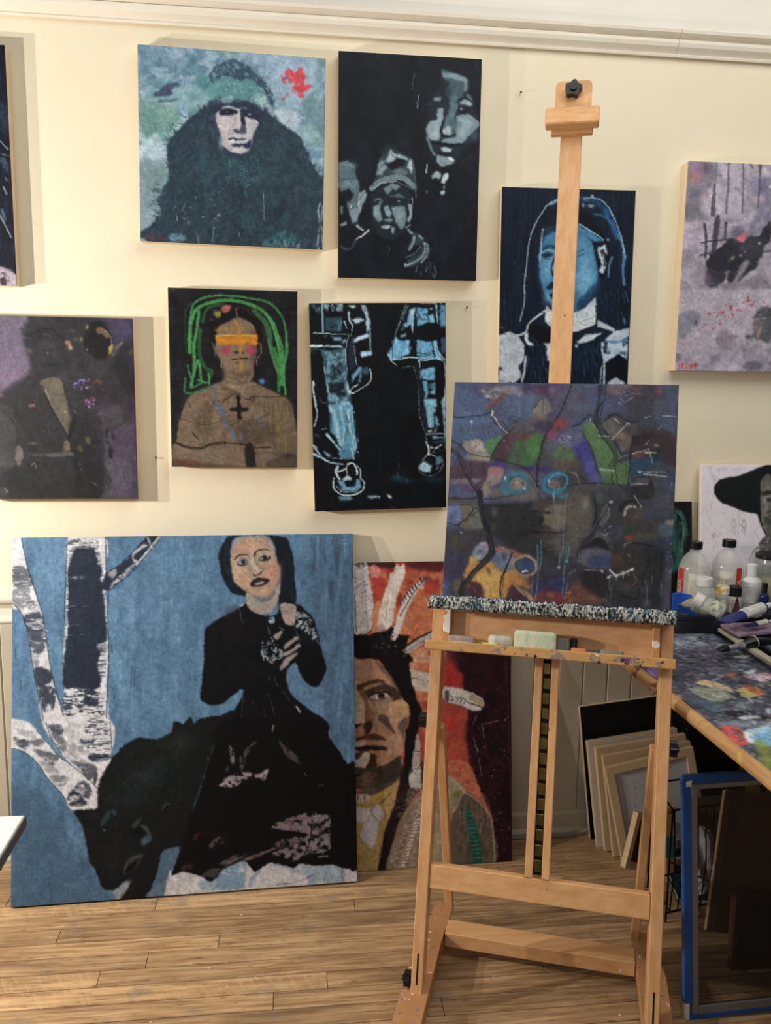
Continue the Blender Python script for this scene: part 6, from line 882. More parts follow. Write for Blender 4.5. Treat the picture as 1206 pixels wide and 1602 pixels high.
    a.p('-10 60 300 60 400 100 380 300 330 380 180 480 30 400 -10 300', '4c5470', .7, 8); a.p('-10 150 160 120 300 200 200 400 20 400', '55495f', .6, 8); a.b(200, 300, 60, 60, '55707c', .5); a.p('500 90 640 90 620 180 500 160', '7a6258', .7, 5); a.p('480 230 720 260 700 380 600 350 540 370 470 440', '4a5472', .7, 7); a.p('720 60 1000 60 1010 200 960 400 740 360 690 300', '3b3a44', .8, 8); a.b(1030, 140, 40, 70, '8a4446', .7); a.p('1050 60 1195 45 1190 600 1080 540 980 400 1000 250 1080 160', '46546e', .8, 8); a.p('980 240 1080 220 1060 360 980 340', '4c525c', .6, 6); a.p('620 60 860 60 840 140 720 150', '6a4a50', .5, 6)
    for t in ('590 150 640 170 700 140 780 165 850 160', '640 210 690 250 760 200', '280 80 340 95 420 75', '560 70 650 90 760 80', '680 190 750 170'): a.l(t, 10, '8f9296', .6, 1.8, tex=(5, 3, .4, .3))
    a.p('260 500 340 440 380 470 480 560 590 700 650 790 640 860 720 830 730 1000 700 1060 460 1050 420 900 340 680', '4f7048', .95, 2, 1); a.p('300 500 400 520 500 640 580 760 540 900 470 1000 420 860 360 660', '587c4c', .6, 6); a.p('430 470 560 420 740 580 730 700 650 740 600 640 520 560', '66605a', .9, 4, 2); a.b(640, 590, 70, 40, '8a705c', .8, -.2); a.b(620, 630, 40, 22, '44383a', .8); a.p('560 380 720 420 860 560 740 590 620 500', '4f464a', .8, 6); a.p('450 460 540 400 560 470 500 520', '58685a', .7, 4)
    a.p('-10 560 120 540 240 560 300 640 260 760 200 740 100 680 -10 640', '5c5c84', .8, 5, tex=(6, 6, .3, .4)); a.fur('0 570 180 560 180 720 0 680', 50, 5, 1.4, ('9a92b8', '7a80a8', '5a4a80', 'b5a8c0'), 1.57, .8, .6); a.p('150 720 230 660 310 640 350 760 400 920 460 1050 340 1060 300 960 220 800', '3c3a86', .95, 3, 1); a.b(320, 900, 60, 90, '5a60b0', .6, .3); a.b(380, 1010, 70, 50, '5c5a86', .7); a.p('-10 700 150 690 190 800 160 850 -10 830', '55704c', .8, 6); a.p('-10 830 200 830 220 920 -10 940', '5a4f40', .8, 7); a.p('-10 430 100 420 110 500 -10 530', '8a3a42', .8, 6); a.p('100 920 260 900 330 1050 220 1060 150 980', '3f3a40', .8, 5)
    a.l('130 940 200 970 230 1060', 12, '9a8a88', .7, 2)
    a.p('-10 1060 480 1050 580 1060 660 1120 640 1206 -10 1206', '49474a', .85, 6); a.b(430, 1150, 60, 60, '66666a', .5)
    a.p('760 580 900 540 1060 540 1180 600 1185 900 1080 830 1010 760 960 780 740 820 750 700', '3c2c30', .9, 5, 2); a.p('740 820 960 790 1040 780 1000 870 940 920 880 980 760 960', '26405c', .95, 3, 1); a.p('1000 860 1190 900 1190 1206 980 1206 960 1050 940 940', '3c434c', .85, 6); a.p('1080 1000 1190 900 1190 1206 1080 1206', '384468', .6, 8); a.p('740 1080 770 1010 850 980 940 1010 980 1140 960 1206 720 1206', '2b2a2e', .95, 2, 1); a.p('770 1030 830 995 920 1010 910 1060 760 1080', '474a52', .9, 2); a.p('960 780 1060 640 1040 760 1000 830', '1e2834', .7, 4); a.p('760 590 880 560 960 600 880 660 780 680', '2a2024', .7, 5); a.p('760 760 870 740 870 800 760 810', '6a4440', .7, 4)
    for t, wd in (('440 80 410 300 376 420 400 480 450 580 560 740 572 800 524 880 560 960 552 1020 580 1060', 9), ('500 70 470 260 440 380 436 450 500 560 580 640 650 800 590 860 590 960 612 1010 600 1040 660 1110 600 1180', 9), ('456 250 420 330 400 440', 18), ('150 80 90 240 20 400', 11), ('160 490 240 460 320 380 370 380', 11), ('450 470 540 380 600 370 700 430 800 440', 11), ('760 590 730 820 720 1000 690 1206', 12), ('20 1120 200 1060 400 1050 580 1062', 9), ('260 560 330 660 400 870 470 1050', 5), ('700 590 690 1206', 3), ('510 380 560 370', 10)): a.l(t, wd, '16161a', .85, 1)
    a.l('440 90 425 240 395 400 430 530 560 700 600 800 560 880', 44, '2c2c30', .5, 3)
    for t, w0, w1 in (('345 410 345 450 420 540', 9, 4), ('415 582 540 590', 9, 6), ('570 405 625 455', 10, 6), ('720 455 650 520 550 620', 10, 5), ('650 800 720 770', 4, 4), ('760 760 920 712', 9, 5), ('920 712 960 870', 8, 5), ('880 745 995 750', 22, 10), ('890 670 930 625', 6, 3), ('1010 520 1050 480', 6, 3), ('430 915 570 928', 14, 10), ('820 940 875 940', 14, 10), ('900 940 1080 940', 8, 5), ('870 962 980 975 1095 990', 14, 8), ('880 405 935 392', 8, 5), ('240 500 240 580', 5, 3), ('750 1080 760 1060 900 1055', 8, 6), ('1060 380 1190 395', 8, 4)): a.l(t, w0, 'c2c8c4', .8, .9, end=w1)
    a.b(995, 675, 24, 14, '9a9a9c', .8); a.b(628, 262, 8, 8, 'b5bcc4', .8); a.b(1150, 1080, 6, 6, 'b5c0d0', .8); a.scat('1080 1000 1190 1000 1190 1200 1080 1200', 20, .3, .7, ('8aa0c0', 'a5b0c0'), .6)
    a.l('-20 960 20 955 80 970 110 1020 90 1090 20 1120 -20 1120', 20, '2f8aa8', .95, 1.2); a.l('-20 1150 60 1120', 50, '2b7090', .8, 2); a.l('-20 1200 60 1160', 14, '2f8aa8', .9)
    a.f(685, 590, 190); a.l('1206 955 1120 970 1070 1010 1050 1080 1080 1130 1206 1160', 40, '2f7894', .85, 2); a.l('1206 962 1140 980 1100 1030 1110 1090 1206 1120', 14, '3a9ab8', .9, 1.2); a.p('1110 1040 1206 1030 1206 1110 1130 1110', '6a625e', .9, 2); a.b(1102, 1035, 10, 12, 'd5d8d8', .9); a.l('1150 1130 1150 1206', 14, '3a9ab8', .8)
    # lower half
    a.f(685, 770, 190)
    a.p('100 60 400 60 420 140 330 170 240 120 130 130', '4c4a4e', .9, 4); a.p('100 140 220 120 240 230 200 300 90 320', '6a76a0', .9, 4); a.b(130, 250, 30, 50, '3a4470', .6); a.p('220 130 320 120 400 170 430 300 440 360 240 370 200 320 250 240', '66604e', .95, 3, 1); a.p('330 200 410 190 430 350 320 350', '5f6a66', .7, 5); a.p('80 340 220 330 240 420 80 420', '3c4264', .7, 8); a.p('80 400 460 380 500 480 400 510 320 620 260 800 70 820', '3a363c', .8, 10); a.b(190, 500, 70, 70, '48422e', .6); a.p('70 600 280 620 260 800 80 900', '383250', .7, 12)
    a.p('430 130 700 120 900 100 1120 60 1206 140 1206 660 1000 640 800 600 720 560 560 440 500 380', '2b2a2d', .97, 5); a.p('960 80 1120 60 1130 220 1060 260 940 180', '4a4340', .8, 6); a.p('1130 160 1206 150 1206 340 1080 350 1060 260', '5d5650', .8, 5); a.b(1090, 200, 30, 14, '1a1718', .9); a.b(970, 190, 26, 12, '1a1718', .8); a.b(1010, 270, 34, 40, '1c1a1b', .8); a.b(985, 280, 18, 24, '4a4648', .7); a.p('860 390 1040 380 1060 410 1040 440 860 430', '1a181a', .9, 4); a.p('1060 360 1206 380 1206 560 1040 520', '4a4644', .7, 7); a.l('1080 350 1206 360', 14, '26221f', .8, 3); a.l('860 400 940 380 1050 375', 8, '5a5658', .7, 2); a.b(560, 190, 30, 50, '4a6266', .7); a.b(550, 350, 30, 40, '3f5256', .6); a.p('590 260 720 240 700 420 620 430', '28282c', .7, 6)
    a.p('340 600 400 520 450 495 500 520 510 570 470 640 420 680 360 660', '7a8498', .95, 3, 1); a.b(470, 540, 24, 20, 'a5506c', .8); a.b(420, 590, 24, 16, '3d4a70', .8); a.b(390, 650, 40, 20, 'b9c0c4', .6); a.b(440, 515, 30, 14, 'b5bcc4', .6)
    a.p('560 540 700 560 800 600 840 640 740 680 600 600', 'a55c46', .9, 4, 1.5); a.p('540 640 620 580 720 600 760 680 720 760 600 780 520 720', '6a7590', .95, 3, 2); a.b(660, 640, 24, 44, '3a3440', .8); a.b(580, 660, 30, 26, '4a5680', .7); a.b(660, 730, 60, 30, '5f6f80', .7)
    a.p('330 640 400 680 520 700 620 780 740 770 800 800 820 920 760 940 700 1040 460 1060 420 930 330 960 260 900 270 800 300 720', 'b98a48', .97, 4, 2); a.p('320 640 380 660 390 700 340 720', 'c2a04c', .8, 3); a.p('280 740 370 700 390 800 300 860', 'bf7e4c', .8, 4); a.p('380 840 520 760 620 860 600 1040 480 1040 440 920', 'c9a050', .8, 5); a.p('660 800 800 820 980 860 900 960 760 920 700 1000 640 960', 'b5793c', .85, 5, 2); a.p('300 900 350 880 440 930 450 1050 330 1030', '4a2630', .9, 3, 2); a.p('700 960 760 930 830 990 860 1080 690 1070', '4a2630', .92, 3, 2); a.p('780 930 860 1000 920 1080 980 1090 900 1000', 'c28a44', .9, 3); a.b(500, 780, 16, 40, '4a3420', .8, -.5); a.b(400, 860, 14, 40, 'dcc07a', .7, -.3); a.l('770 940 860 1020', 14, 'd0b080', .7, 2)
    a.p('150 880 220 870 240 1000 170 1010', '7a6038', .6, 6); a.p('880 850 1206 840 1206 1100 960 1090 940 960', '33294a', .85, 8); a.p('960 1020 1060 980 1206 1000 1206 1100 960 1090', '7d3a30', .85, 5, tex=(4, 4, .35, .3)); a.b(1120, 1020, 60, 30, 'b06038', .6); a.p('1000 660 1206 640 1206 850 1010 840', '35303a', .7, 8); a.b(1150, 900, 50, 30, '45508c', .6)
    for t, wd in (('100 62 230 68 380 60', 7), ('100 128 200 130 300 120 340 150 390 170', 7), ('440 70 600 60 760 20', 8), ('430 130 640 140 860 110', 5), ('350 170 290 250 200 330', 12), ('390 190 330 240 265 300', 6), ('740 600 700 700 640 830 618 940 620 1045', 15), ('735 620 660 820 640 940 640 1030', 5), ('520 420 545 520 565 600 540 660 460 730 400 780', 7), ('480 420 500 500 510 570 470 640 420 690', 7), ('400 720 300 840 230 920 205 1000', 12), ('880 120 860 260 820 420 770 520', 8), ('100 300 200 330', 8)): a.l(t, wd, '131216', .88, 1)
    a.l('410 0 430 180 470 330 520 470 540 590 480 670 380 770 280 900 230 1010', 52, '1f1e24', .85, 1.5); a.l('470 390 520 480 535 600 480 670 370 790 260 950', 14, '47444c', .6, 2)
    a.l('735 700 790 650 880 630 960 680 982 750 940 810 860 828 790 800 750 740 738 700', 26, '8d7460', .97, 1); a.l('745 700 800 660 880 640 950 690 970 750', 6, 'bba58f', .8); a.p('790 690 850 680 900 670 950 720 940 780 870 800 810 760', '36456c', .97, 1.5); a.l('838 790 875 780', 16, 'd2d2d0', .95); a.l('730 790 750 800', 10, '8d7460', .7)
    for t, wd in (('990 540 992 640 985 720', 14), ('1020 480 1025 640 1010 770', 12), ('995 780 990 880 965 1075', 9), ('945 850 920 1020', 7), ('1150 0 1152 60 1160 140', 20)): a.l(t, wd, '4d93a5', .75, 1.1)
    a.b(1160, 130, 16, 16, '3a9ab8', .9); a.l('1140 0 1150 80', 8, '7ac0d4', .8); a.l('600 520 700 580', 5, 'd0a090', .7); a.l('1080 575 1180 565', 5, '8a8a88', .7); a.b(230, 402, 10, 8, 'c9c9c4', .9); a.l('360 950 380 1000', 5, 'a5a09a', .7); a.l('440 950 445 1000', 5, '9a928c', .6); a.b(925, 1060, 20, 12, 'b59a84', .8); a.l('810 40 830 110', 30, '6a5a50', .4, 4)
    a.f(870, 770, 190)
    a.p('-10 60 350 40 360 320 240 500 200 640 -10 620', '55504c', .9, 8); a.p('-10 160 60 190 50 340 -10 360', '7a736a', .8, 5); a.b(290, 120, 40, 60, '75706a', .7); a.p('350 0 700 -10 680 300 500 320 440 340 360 300', '34353a', .85, 6); a.b(430, 60, 50, 60, '4f5a5e', .7); a.p('440 200 500 110 530 180 520 260 460 340 430 320', '55575e', .9, 2, 1); a.l('440 320 490 280 520 220 525 160', 7, '8d8f94', .6, 1.2, tex=(3, 3, .4, .3)); a.p('340 500 400 400 480 410 520 480 400 520', '5c5a5c', .8, 3); a.p('250 560 330 500 420 450 500 500 520 580 460 600 340 560', '1d1b1f', .9, 2, 1); a.p('220 620 300 560 420 550 520 590 560 640 500 740 380 760 240 700', '5c5864', .9, 4); a.p('300 680 380 620 540 620 540 740 420 750 320 720', '363e64', .85, 6); a.b(200, 690, 60, 20, '7a828c', .6); a.p('-10 660 200 660 240 800 200 1000 -10 1000', '35303c', .7, 8); a.p('-10 830 100 880 110 990 -10 1000', '2c3862', .8, 8)
    a.p('-10 1000 60 1000 60 1100 -10 1100', '8a2c34', .8, 5); a.p('100 1040 180 900 240 880 260 1100 30 1110', '7d4434', .85, 5, 2, tex=(3, 3, .36, .3)); a.fur('40 1010 170 980 170 1100 30 1100', 26, 6, 1.3, ('c46a38', 'd08a4c', 'a04028'), -1.0, .5, .8); a.p('240 960 420 930 500 1080 470 1110 260 1110', '6a4038', .85, 6, 2); a.b(370, 1050, 90, 30, '8a5a4c', .6); a.p('260 780 500 790 520 1000 440 1050 280 940 240 880', '231f22', .85, 7)
    a.p('660 200 740 100 860 110 870 240 1000 260 1060 400 760 420 680 330', '3f3a38', .85, 6); a.p('800 170 870 160 860 260 760 270', '524a3c', .7, 5); a.p('680 340 760 300 800 330 810 420 770 480 690 460', '2f3a2c', .85, 4, 2); a.b(730, 450, 44, 30, 'a04838', .85); a.p('700 440 770 430 760 470 710 480', '8a3a30', .6, 3); a.p('770 400 1050 410 1020 460 800 470', '4c4a3c', .8, 5); a.p('860 200 1080 180 1180 250 1180 300 880 300', '3a3e4c', .7, 7); a.p('980 20 1180 20 1180 180 1000 180', '444a52', .7, 9); a.p('1010 380 1070 310 1180 320 1180 460 1080 470', '4a6070', .8, 5, 2); a.p('1090 290 1170 270 1170 330 1100 320', '8a8278', .85, 2, 1); a.p('1000 470 1180 470 1180 800 1080 860 1050 680', '303a50', .75, 8, tex=(6, 8, .3, .4)); a.p('1050 830 1170 800 1170 1140 1040 1140', '4a4650', .8, 6)
    a.p('560 520 700 500 880 500 960 620 940 900 760 980 640 960 560 860', '312e2c', .8, 8); a.p('570 640 640 600 660 680 620 740 570 740', '5a4434', .7, 6); a.p('880 540 1060 560 1080 700 1040 1000 1030 1140 900 1140 940 860', '232629', .85, 8); a.p('620 880 760 900 840 900 820 980 700 1060 560 1000', '393431', .7, 6); a.b(700, 980, 40, 50, '5a544c', .6); a.p('560 980 900 1000 1000 1140 560 1130', '26272b', .7, 6); a.p('860 1060 930 1060 930 1140 850 1140', '4c484a', .7, 5)
    for t, wd in (('210 640 220 580 300 470 380 370 500 180 540 90', 10), ('240 620 260 560 350 450 440 340', 8), ('700 500 880 520 1000 540', 12), ('940 600 900 760 840 860', 9), ('1000 600 970 760 960 880', 7), ('760 560 770 660 720 740', 6), ('640 1020 800 1060 820 960', 12), ('520 860 530 1100', 8), ('560 480 600 400', 4), ('540 420 580 490', 4), ('380 60 400 220 360 340', 14), ('1030 600 1050 680 1030 860', 9)): a.l(t, wd, '141417', .8, 1.4)
    for i in range(11):
        an = 2.6-i*.24; x, y = 740+90*math.cos(an+.5), 185-90*math.sin(an+.5); a.l('%f %f %f %f' % (x, y, x+22*math.cos(an+.5), y-22*math.sin(an+.5)), 16, '0f0f11', .95, 1)
    a.l('680 220 690 170 720 145 785 145', 26, 'b0aeac', .85, 1.4, tex=(3, 3, .3, .3)); a.l('770 30 850 155', 7, 'aeb0ae', .85, .9); a.b(542, 98, 20, 12, 'd5d8da', .9); a.l('490 370 470 430 520 410', 7, 'a5aab0', .7, 1.2, tex=(3, 3, .4, .3)); a.l('520 350 550 335', 8, 'b0b4b8', .8)
    a.l('530 765 560 800 600 822 680 805', 14, 'c9cac6', .95, 1, end=10); a.l('700 790 760 762', 16, 'c9cac6', .95); a.b(752, 765, 14, 12, 'dadbd8', .95); a.b(665, 800, 26, 14, 'd2d2ce', .95); a.b(600, 826, 26, 12, 'd2d2ce', .95); a.b(520, 845, 16, 10, 'd2d2ce', .95); a.l('600 830 596 880', 14, 'a5a49e', .9, end=6); a.l('665 810 668 855', 14, 'a5a49e', .9, end=6); a.l('540 825 510 850', 12, 'c9cac6', .9); a.l('715 800 720 830', 10, '8a8882', .8)
    a.l('280 770 420 775 470 778', 6, 'b5a49a', .8); a.b(455, 790, 14, 12, 'd0a8a8', .9); a.l('130 810 195 775', 14, '7a6e60', .7, 3)
    for t, wd in (('100 40 82 250 70 400 62 650', 9), ('95 580 80 760 62 1050', 9), ('40 610 30 740', 12), ('130 540 110 690', 14), ('110 900 105 1000', 8)): a.l(t, wd, '5a98a8', .75, 1.1)
    a.b(28, 745, 16, 12, '9fc3cc', .9); a.b(105, 688, 14, 10, '5ab0c8', .9); a.l('40 55 110 35', 20, '2f8aa8', .8, 2)
    for t in ('525 870 525 960', '545 940 530 1110', '885 880 905 1000 905 1110', '955 830 950 900', '1045 880 1040 1030', '1150 720 1145 800', '765 820 800 880 760 920'): a.l(t, 7, '8d918e', .6, 1.2)
    a.scat('1080 500 1180 500 1180 860 1060 860', 26, .3, .8, ('9ab0c0', 'b5bcc4', '5a80a0'), .6); a.l('680 540 690 510 740 500', 10, '9a9c9c', .6, 1.5); a.l('715 605 730 640', 7, 'a5a8a8', .8)
    a.f(685, 770, 190); a.p('1070 150 1206 120 1260 140 1270 330 1200 360 1110 350 1060 280', '6f675d', .75, 4, 2); a.p('700 160 900 140 960 220 940 420 800 520 640 420', '27272b', .6, 6); a.l('860 400 960 385 1060 398 1180 402 1250 395', 12, '141416', .9, 2); a.p('900 420 1060 410 1200 420 1120 460 980 455', '3e3835', .8, 3); a.b(1000, 290, 24, 18, '0f0f10', .9); a.b(1085, 205, 36, 14, '121213', .9); a.b(960, 195, 34, 12, '151516', .8); a.l('1050 210 1062 290 1040 320', 12, '8a8074', .6, 3); a.l('1090 490 1200 500', 20, '6a6258', .5, 5)
    a.f(870, 770, 190); a.p('120 60 330 60 340 300 240 460 140 400', '5f5952', .6, 6); a.b(280, 130, 46, 60, '7d766d', .6)
    a.desat(.15, .95)

def art_hat(a):
    a.n('cdc5cc', 30, 30, .5, .3, .7)
    a.f(1050, 720, 156)
    PN = '8f8a92'
    for t, wd in (('470 80 480 150 520 230 520 330', 30), ('560 120 660 100', 26), ('640 160 740 130 780 110', 14), ('520 250 560 210', 22)): a.l(t, wd, 'b0a9b2', .6, 5)
    a.p('520 330 560 260 610 228 720 200 850 178 960 130 1060 88 1160 52 1240 40 1240 230 1100 240 1086 400 1090 560 1080 700 1048 656 900 625 780 580 690 545 620 515 560 470 525 400', '16191a', 1, .9, .4)
    a.p('1048 656 1085 640 1110 780 1170 900 1206 940 1206 990 1140 900 1080 780', '16191a', 1, 1); a.p('1092 240 1210 210 1210 960 1150 880 1110 760 1082 560 1085 400', '57564f', 1, 1.2)
    a.p('1200 45 1330 50 1440 110 1580 200 1610 330 1560 430 1420 500 1340 560 1320 240 1206 210', '16191a', 1, .9, .4); a.p('1200 215 1330 235 1330 560 1300 780 1250 930 1200 960', '57564f', 1, 1.2); a.p('1200 930 1260 920 1420 1010 1560 1060 1640 1500 1200 1500', '4a4a46', .9, 2); a.b(1290, 480, 30, 40, '8f8e85', .7); a.p('1240 460 1310 450 1310 500 1250 500', '1e1f1e', .9, 2)
    a.n('8a8980', 5, 5, .55, .15, .8, (1191, 748, 1240, 842)); a.p('1090 390 1206 360 1206 410 1090 420', '1c1d1c', .9, 2); a.p('1150 470 1206 450 1206 500 1160 500', '1e1f1e', .9, 2); a.l('1150 640 1206 610', 14, '1c1d1c', .9, 2); a.b(1130, 480, 30, 40, '908f86', .7); a.p('1110 560 1160 580 1150 640 1110 620', '7f7e76', .7, 3); a.p('1140 700 1206 680 1206 800 1150 790', '2c2c2a', .7, 4)
    a.p('1050 1050 1100 950 1206 900 1206 1130 1090 1110', '4a4a46', .9, 2); a.fur('1050 1040 1110 940 1206 920 1206 1120 1090 1110', 26, 6, 1.3, ('8a8982', '2a2a28', 'a9a8a0'), 2.2, .4, .7); a.l('1040 1060 980 1130 945 1200', 22, '1c1d1c', .9, 1.5, end=4); a.l('1110 950 1060 1020', 10, '1a1b1a', .9)
    for t in ('512 400 480 560 465 660 480 770 540 840 608 892 570 910 555 960 560 1030', '815 595 815 760 805 880 808 1040', '1080 780 1040 830 1004 862 1050 920 1052 1010', '440 700 430 560 420 520', '515 1100 512 960 510 900', '770 120 810 85 840 120 770 120'): a.l(t, 5, PN, .8, 1)
    for x, y in ((465, 390), (418, 500), (405, 610), (410, 780), (445, 840), (500, 880)): a.l('%d %d %d %d %d %d %d %d' % (x+20, y-25, x-18, y-15, x-20, y+15, x+15, y+22), 4, 'a39ca6', .7, 1)
    a.p('495 900 525 880 542 910 518 940', 'c2bac2', .9, 1); a.l('495 900 525 880 542 910 518 945 495 900', 5, '6a666e', .8); 
    for cx, dk in ((758, '77737a'), (874, '4c4a50')):
        for dy, r in ((-55, 14), (0, 30), (62, 24)): a.l(' '.join('%f %f' % (cx+r*math.cos(k*.7), 782+dy+r*math.sin(k*.7)) for k in range(10)), 5, dk, .8, .9)
        a.b(cx+10, 890, 7, 7, dk, .9, 0, 2); a.l('%d 790 %d 795 %d 790' % (cx-12, cx, cx+12), 6, dk, .8)
    a.b(627, 652, 9, 9, 'a09aa4', .8); a.p('860 1020 1040 1010 1040 1200 860 1200', 'bcb6bc', .6, 4)

def art_teal(a):
    a.f(1050, 720, 156)
    a.p('-200 640 -40 590 60 580 130 640 170 760 180 900 160 1060 120 1300 -100 1300', '3a6c60', .9, 3, 2, tex=(5, 14, .28, .4)); a.l('60 610 130 720 150 880 120 1100', 16, '7ab0a0', .6, 3); a.p('60 640 110 680 130 740 100 740', '141214', .9, 1.5); a.l('60 760 70 1000 40 1250', 20, '1a2a26', .6, 3); a.l('100 620 170 730 190 900', 8, '5a8a98', .7)

def art_edge(a):
    a.n('141826', 8, 30, .5, .25, .8); a.n('22324a', 5, 30, .64, .12, .6)
    a.f(0, 50, 70, 274)
    a.p('-60 460 40 440 60 600 40 640 0 600 -60 620', '2a3c50', .7, 2, tex=(3, 9, .38, .3)); a.l('0 665 50 722', 6, 'a3b0bc', .9); a.p('0 770 40 780 45 860 20 830 0 800', '46586a', .9, 1.5, tex=(3, 5, .36, .3)); a.l('10 745 60 760', 5, '8d9caa', .7)
    a.l('22 950 40 990', 10, 'a9b5c0', .85); a.l('0 1120 40 1200 70 1260', 8, '9fadbb', .85); a.l('10 1090 30 1150', 16, '6a7c8e', .7, 2); a.l('36 890 44 910', 8, '77889a', .8); a.p('-80 1440 40 1450 100 1490 110 1570 -80 1570', 'c2b4c0', .95, 2, 2, tex=(4, 4, .3, .3)); a.p('0 1510 30 1500 40 1550 10 1550', '3a343c', .9, 1.5); a.p('60 1500 95 1490 95 1550 70 1550', 'd0c4cc', .8, 1.5); a.l('60 900 100 1400', 5, '5a4060', .5, 1)
G_ = dict(A=.75, B=.95, C=1.0, D=.58, E=1.05, F=1.1, G=1.35, H=.72, I=.76, J=1.0, K=1.0, M=1.35, N=.85, T=1.15)

# ------------------------------------------------------------------ hung and leaning paintings
hang('abstract_painting', 'dark navy painting with white flecks on a deep cradle above the purple portrait', [None, (7.5, 70.5), (25.3, 447), None], .04, art_edge, '191d2a', G_['A'], 11, w=.42)
hang('portrait_painting', 'square blue-green painting of a man in a fur hood with a red splash', [(213.7, 69.3), (509.6, 91.7), (504.7, 390.7), (220.7, 376.7)], .04, art_fur, '7f9db2', G_['B'], 12)
hang('portrait_painting', 'black painting of three grey faces emerging from darkness', [(529.7, 79), (754.3, 93.3), (744, 439), (528.7, 434.3)], .04, art_three, '0c131b', G_['C'], 13)
hang('portrait_painting', 'painting of a woman with orange eye band, pink cheeks and green halo scribble', [(261.7, 450), (465.3, 455.7), (465.3, 731.3), (269.3, 730)], .04, art_band, '1b1d20', G_['D'], 14)
hang('figure_painting', 'black painting of two booted legs and a striped skirt in pale blue', [(483, 474), (699.7, 474), (695.3, 793.3), (492.7, 800.7)], .04, art_legs, '060a0f', G_['E'], 15)
hang('portrait_painting', 'navy and pale blue portrait of a long-haired sitter behind the easel mast', [(789.7, 290), (996.7, 300.7), (978.2, 622), (775, 627)], .035, art_hair, '0a1524', G_['F'], 16)
hang('landscape_painting', 'mauve grey painting of a dark rider and red specks on a deep cradle', [(1078, 251.7), None, None, (1056, 579.7)], .045, art_rider, '8f8793', G_['G'], 17, w=.50)
hang('portrait_painting', 'dim purple painting of a standing figure in a dark suit with flowers', [None, (209.3, 498.3), (214, 780), None], .04, art_groom, '3a383d', G_['H'], 18, w=.42)

def leaning(name, label, cat, org, yaw, lean, w, h, t, draw, base, gain, seed, edge, step=1.3, group=None):
    M, ex, ey, ez = lean_mtx(np.array([org[0], org[1], org[2]+t*math.sin(max(lean, 0))]), yaw, lean)
    th = thing(name, label, cat, mtx=M, group=group); bpy.context.view_layer.update()
    painted(th, w, h, draw, base, seed, gain, step); board(th, w, h, t, edge, t > .02)
    return th
M_BLKEDGE = mat('black_painted_edge', '191a1e', 0.6, col2='23242a', nscale=20)
leaning('figure_painting', 'large blue painting of a woman in black with a bear and birch trunks', 'painting', (-.769, -.263, 0), math.atan2(.03, .973), R(11.2), .974, 1.033, .03, art_girl_bear, '6c94b6', G_['I'], 21, M_BLKEDGE, 1.25)
JY = math.atan2(.009, .485)
leaning('portrait_painting', 'red painting of a feathered sitter leaning on the wall behind the easel', 'painting', (.695-.945*math.cos(JY), -.165-.945*math.sin(JY), 0), JY, R(8.7), .945, .939, .006, art_chief, 'b05c48', G_['J'], 22, M_BLKEDGE, 1.25)

# ------------------------------------------------------------------ studio easel
EB = np.array([.29255, -.7881, .06]); EPHI = R(-19.566); ELEAN = R(13.436); EWD = .5243
Ee = np.array([math.cos(EPHI), math.sin(EPHI), 0]); En = np.array([Ee[1], -Ee[0], 0]); Eb = -En; Ez = np.array([0, 0, 1.0])
Eu = Ez*math.cos(ELEAN)-En*math.sin(ELEAN); EN = En*math.cos(ELEAN)+Ez*math.sin(ELEAN)
EO = np.array([EB[0]+Ee[0]*EWD/2, EB[1]+Ee[1]*EWD/2, 0])
def EP(u, s, o): return EB+Ee*u+Eu*s+EN*o
def es(x, y, o=0.0):
    Q = onplane(x, y, EB+EN*o, EN)-EB; return Q@Ee, Q@Eu
easel = thing('studio_easel', 'tall oiled beech studio easel holding the dark masked portrait', 'easel', EO)
def ebox(bm, u, s, o, bevel=.0015): box(bm, (u[0], s[0], o[0]), (u[1], s[1], o[1]), bevel, 1, (Ee, Eu, EN), EB-EO)
def fbox(bm, u, d, z, bevel=.002): box(bm, (u[0], d[0], z[0]), (u[1], d[1], z[1]), bevel, 1, (Ee, Eb, Ez), np.array([EB[0], EB[1], 0])-EO)
def epart(name, u, s, o, m=M_BEECH, bevel=.0015, parent=easel):
    bm = bmesh.new(); ebox(bm, u, s, o, bevel); return new_obj(name, bm, m, parent)
def knob(name, c, axis, r, h, lobes, parent, m=M_BLACKP):
    """lobed plastic knob, axis pointing out of the wood"""
    ax = V3(axis).normalized(); a = ax.orthogonal().normalized(); b = ax.cross(a); bm = bmesh.new(); n = lobes*6
    pts = [(r*(1+.16*math.cos(lobes*2*math.pi*k/n))*math.cos(2*math.pi*k/n), r*(1+.16*math.cos(lobes*2*math.pi*k/n))*math.sin(2*math.pi*k/n)) for k in range(n)]
    c = V3(c)-V3(EO)
    prism(bm, pts, .004, h, lambda x, y, q: c+a*x+b*y+ax*q); tube(bm, [c-ax*.006, c+ax*.005], .005, 8); tube(bm, [c+ax*h, c+ax*(h+.004)], r*.45, 12)
    return new_obj(name, bm, m, parent)
for uc in (0.0, EWD):
    up = epart('upright', (uc-.0135, uc+.0135), (-.035, .905), (-.052, 0))
    bm = bmesh.new(); ebox(bm, (uc-.002, uc+.002), (.03, .10), (-.03, .0006), 0); new_obj('slot', bm, M_DARKSLOT, up)
cb = epart('crossbar', (.0145, EWD-.0145), (es(678, 1388)[1]-.005, es(678, 1354)[1]), (-.03, -.004), M_BEECHX)
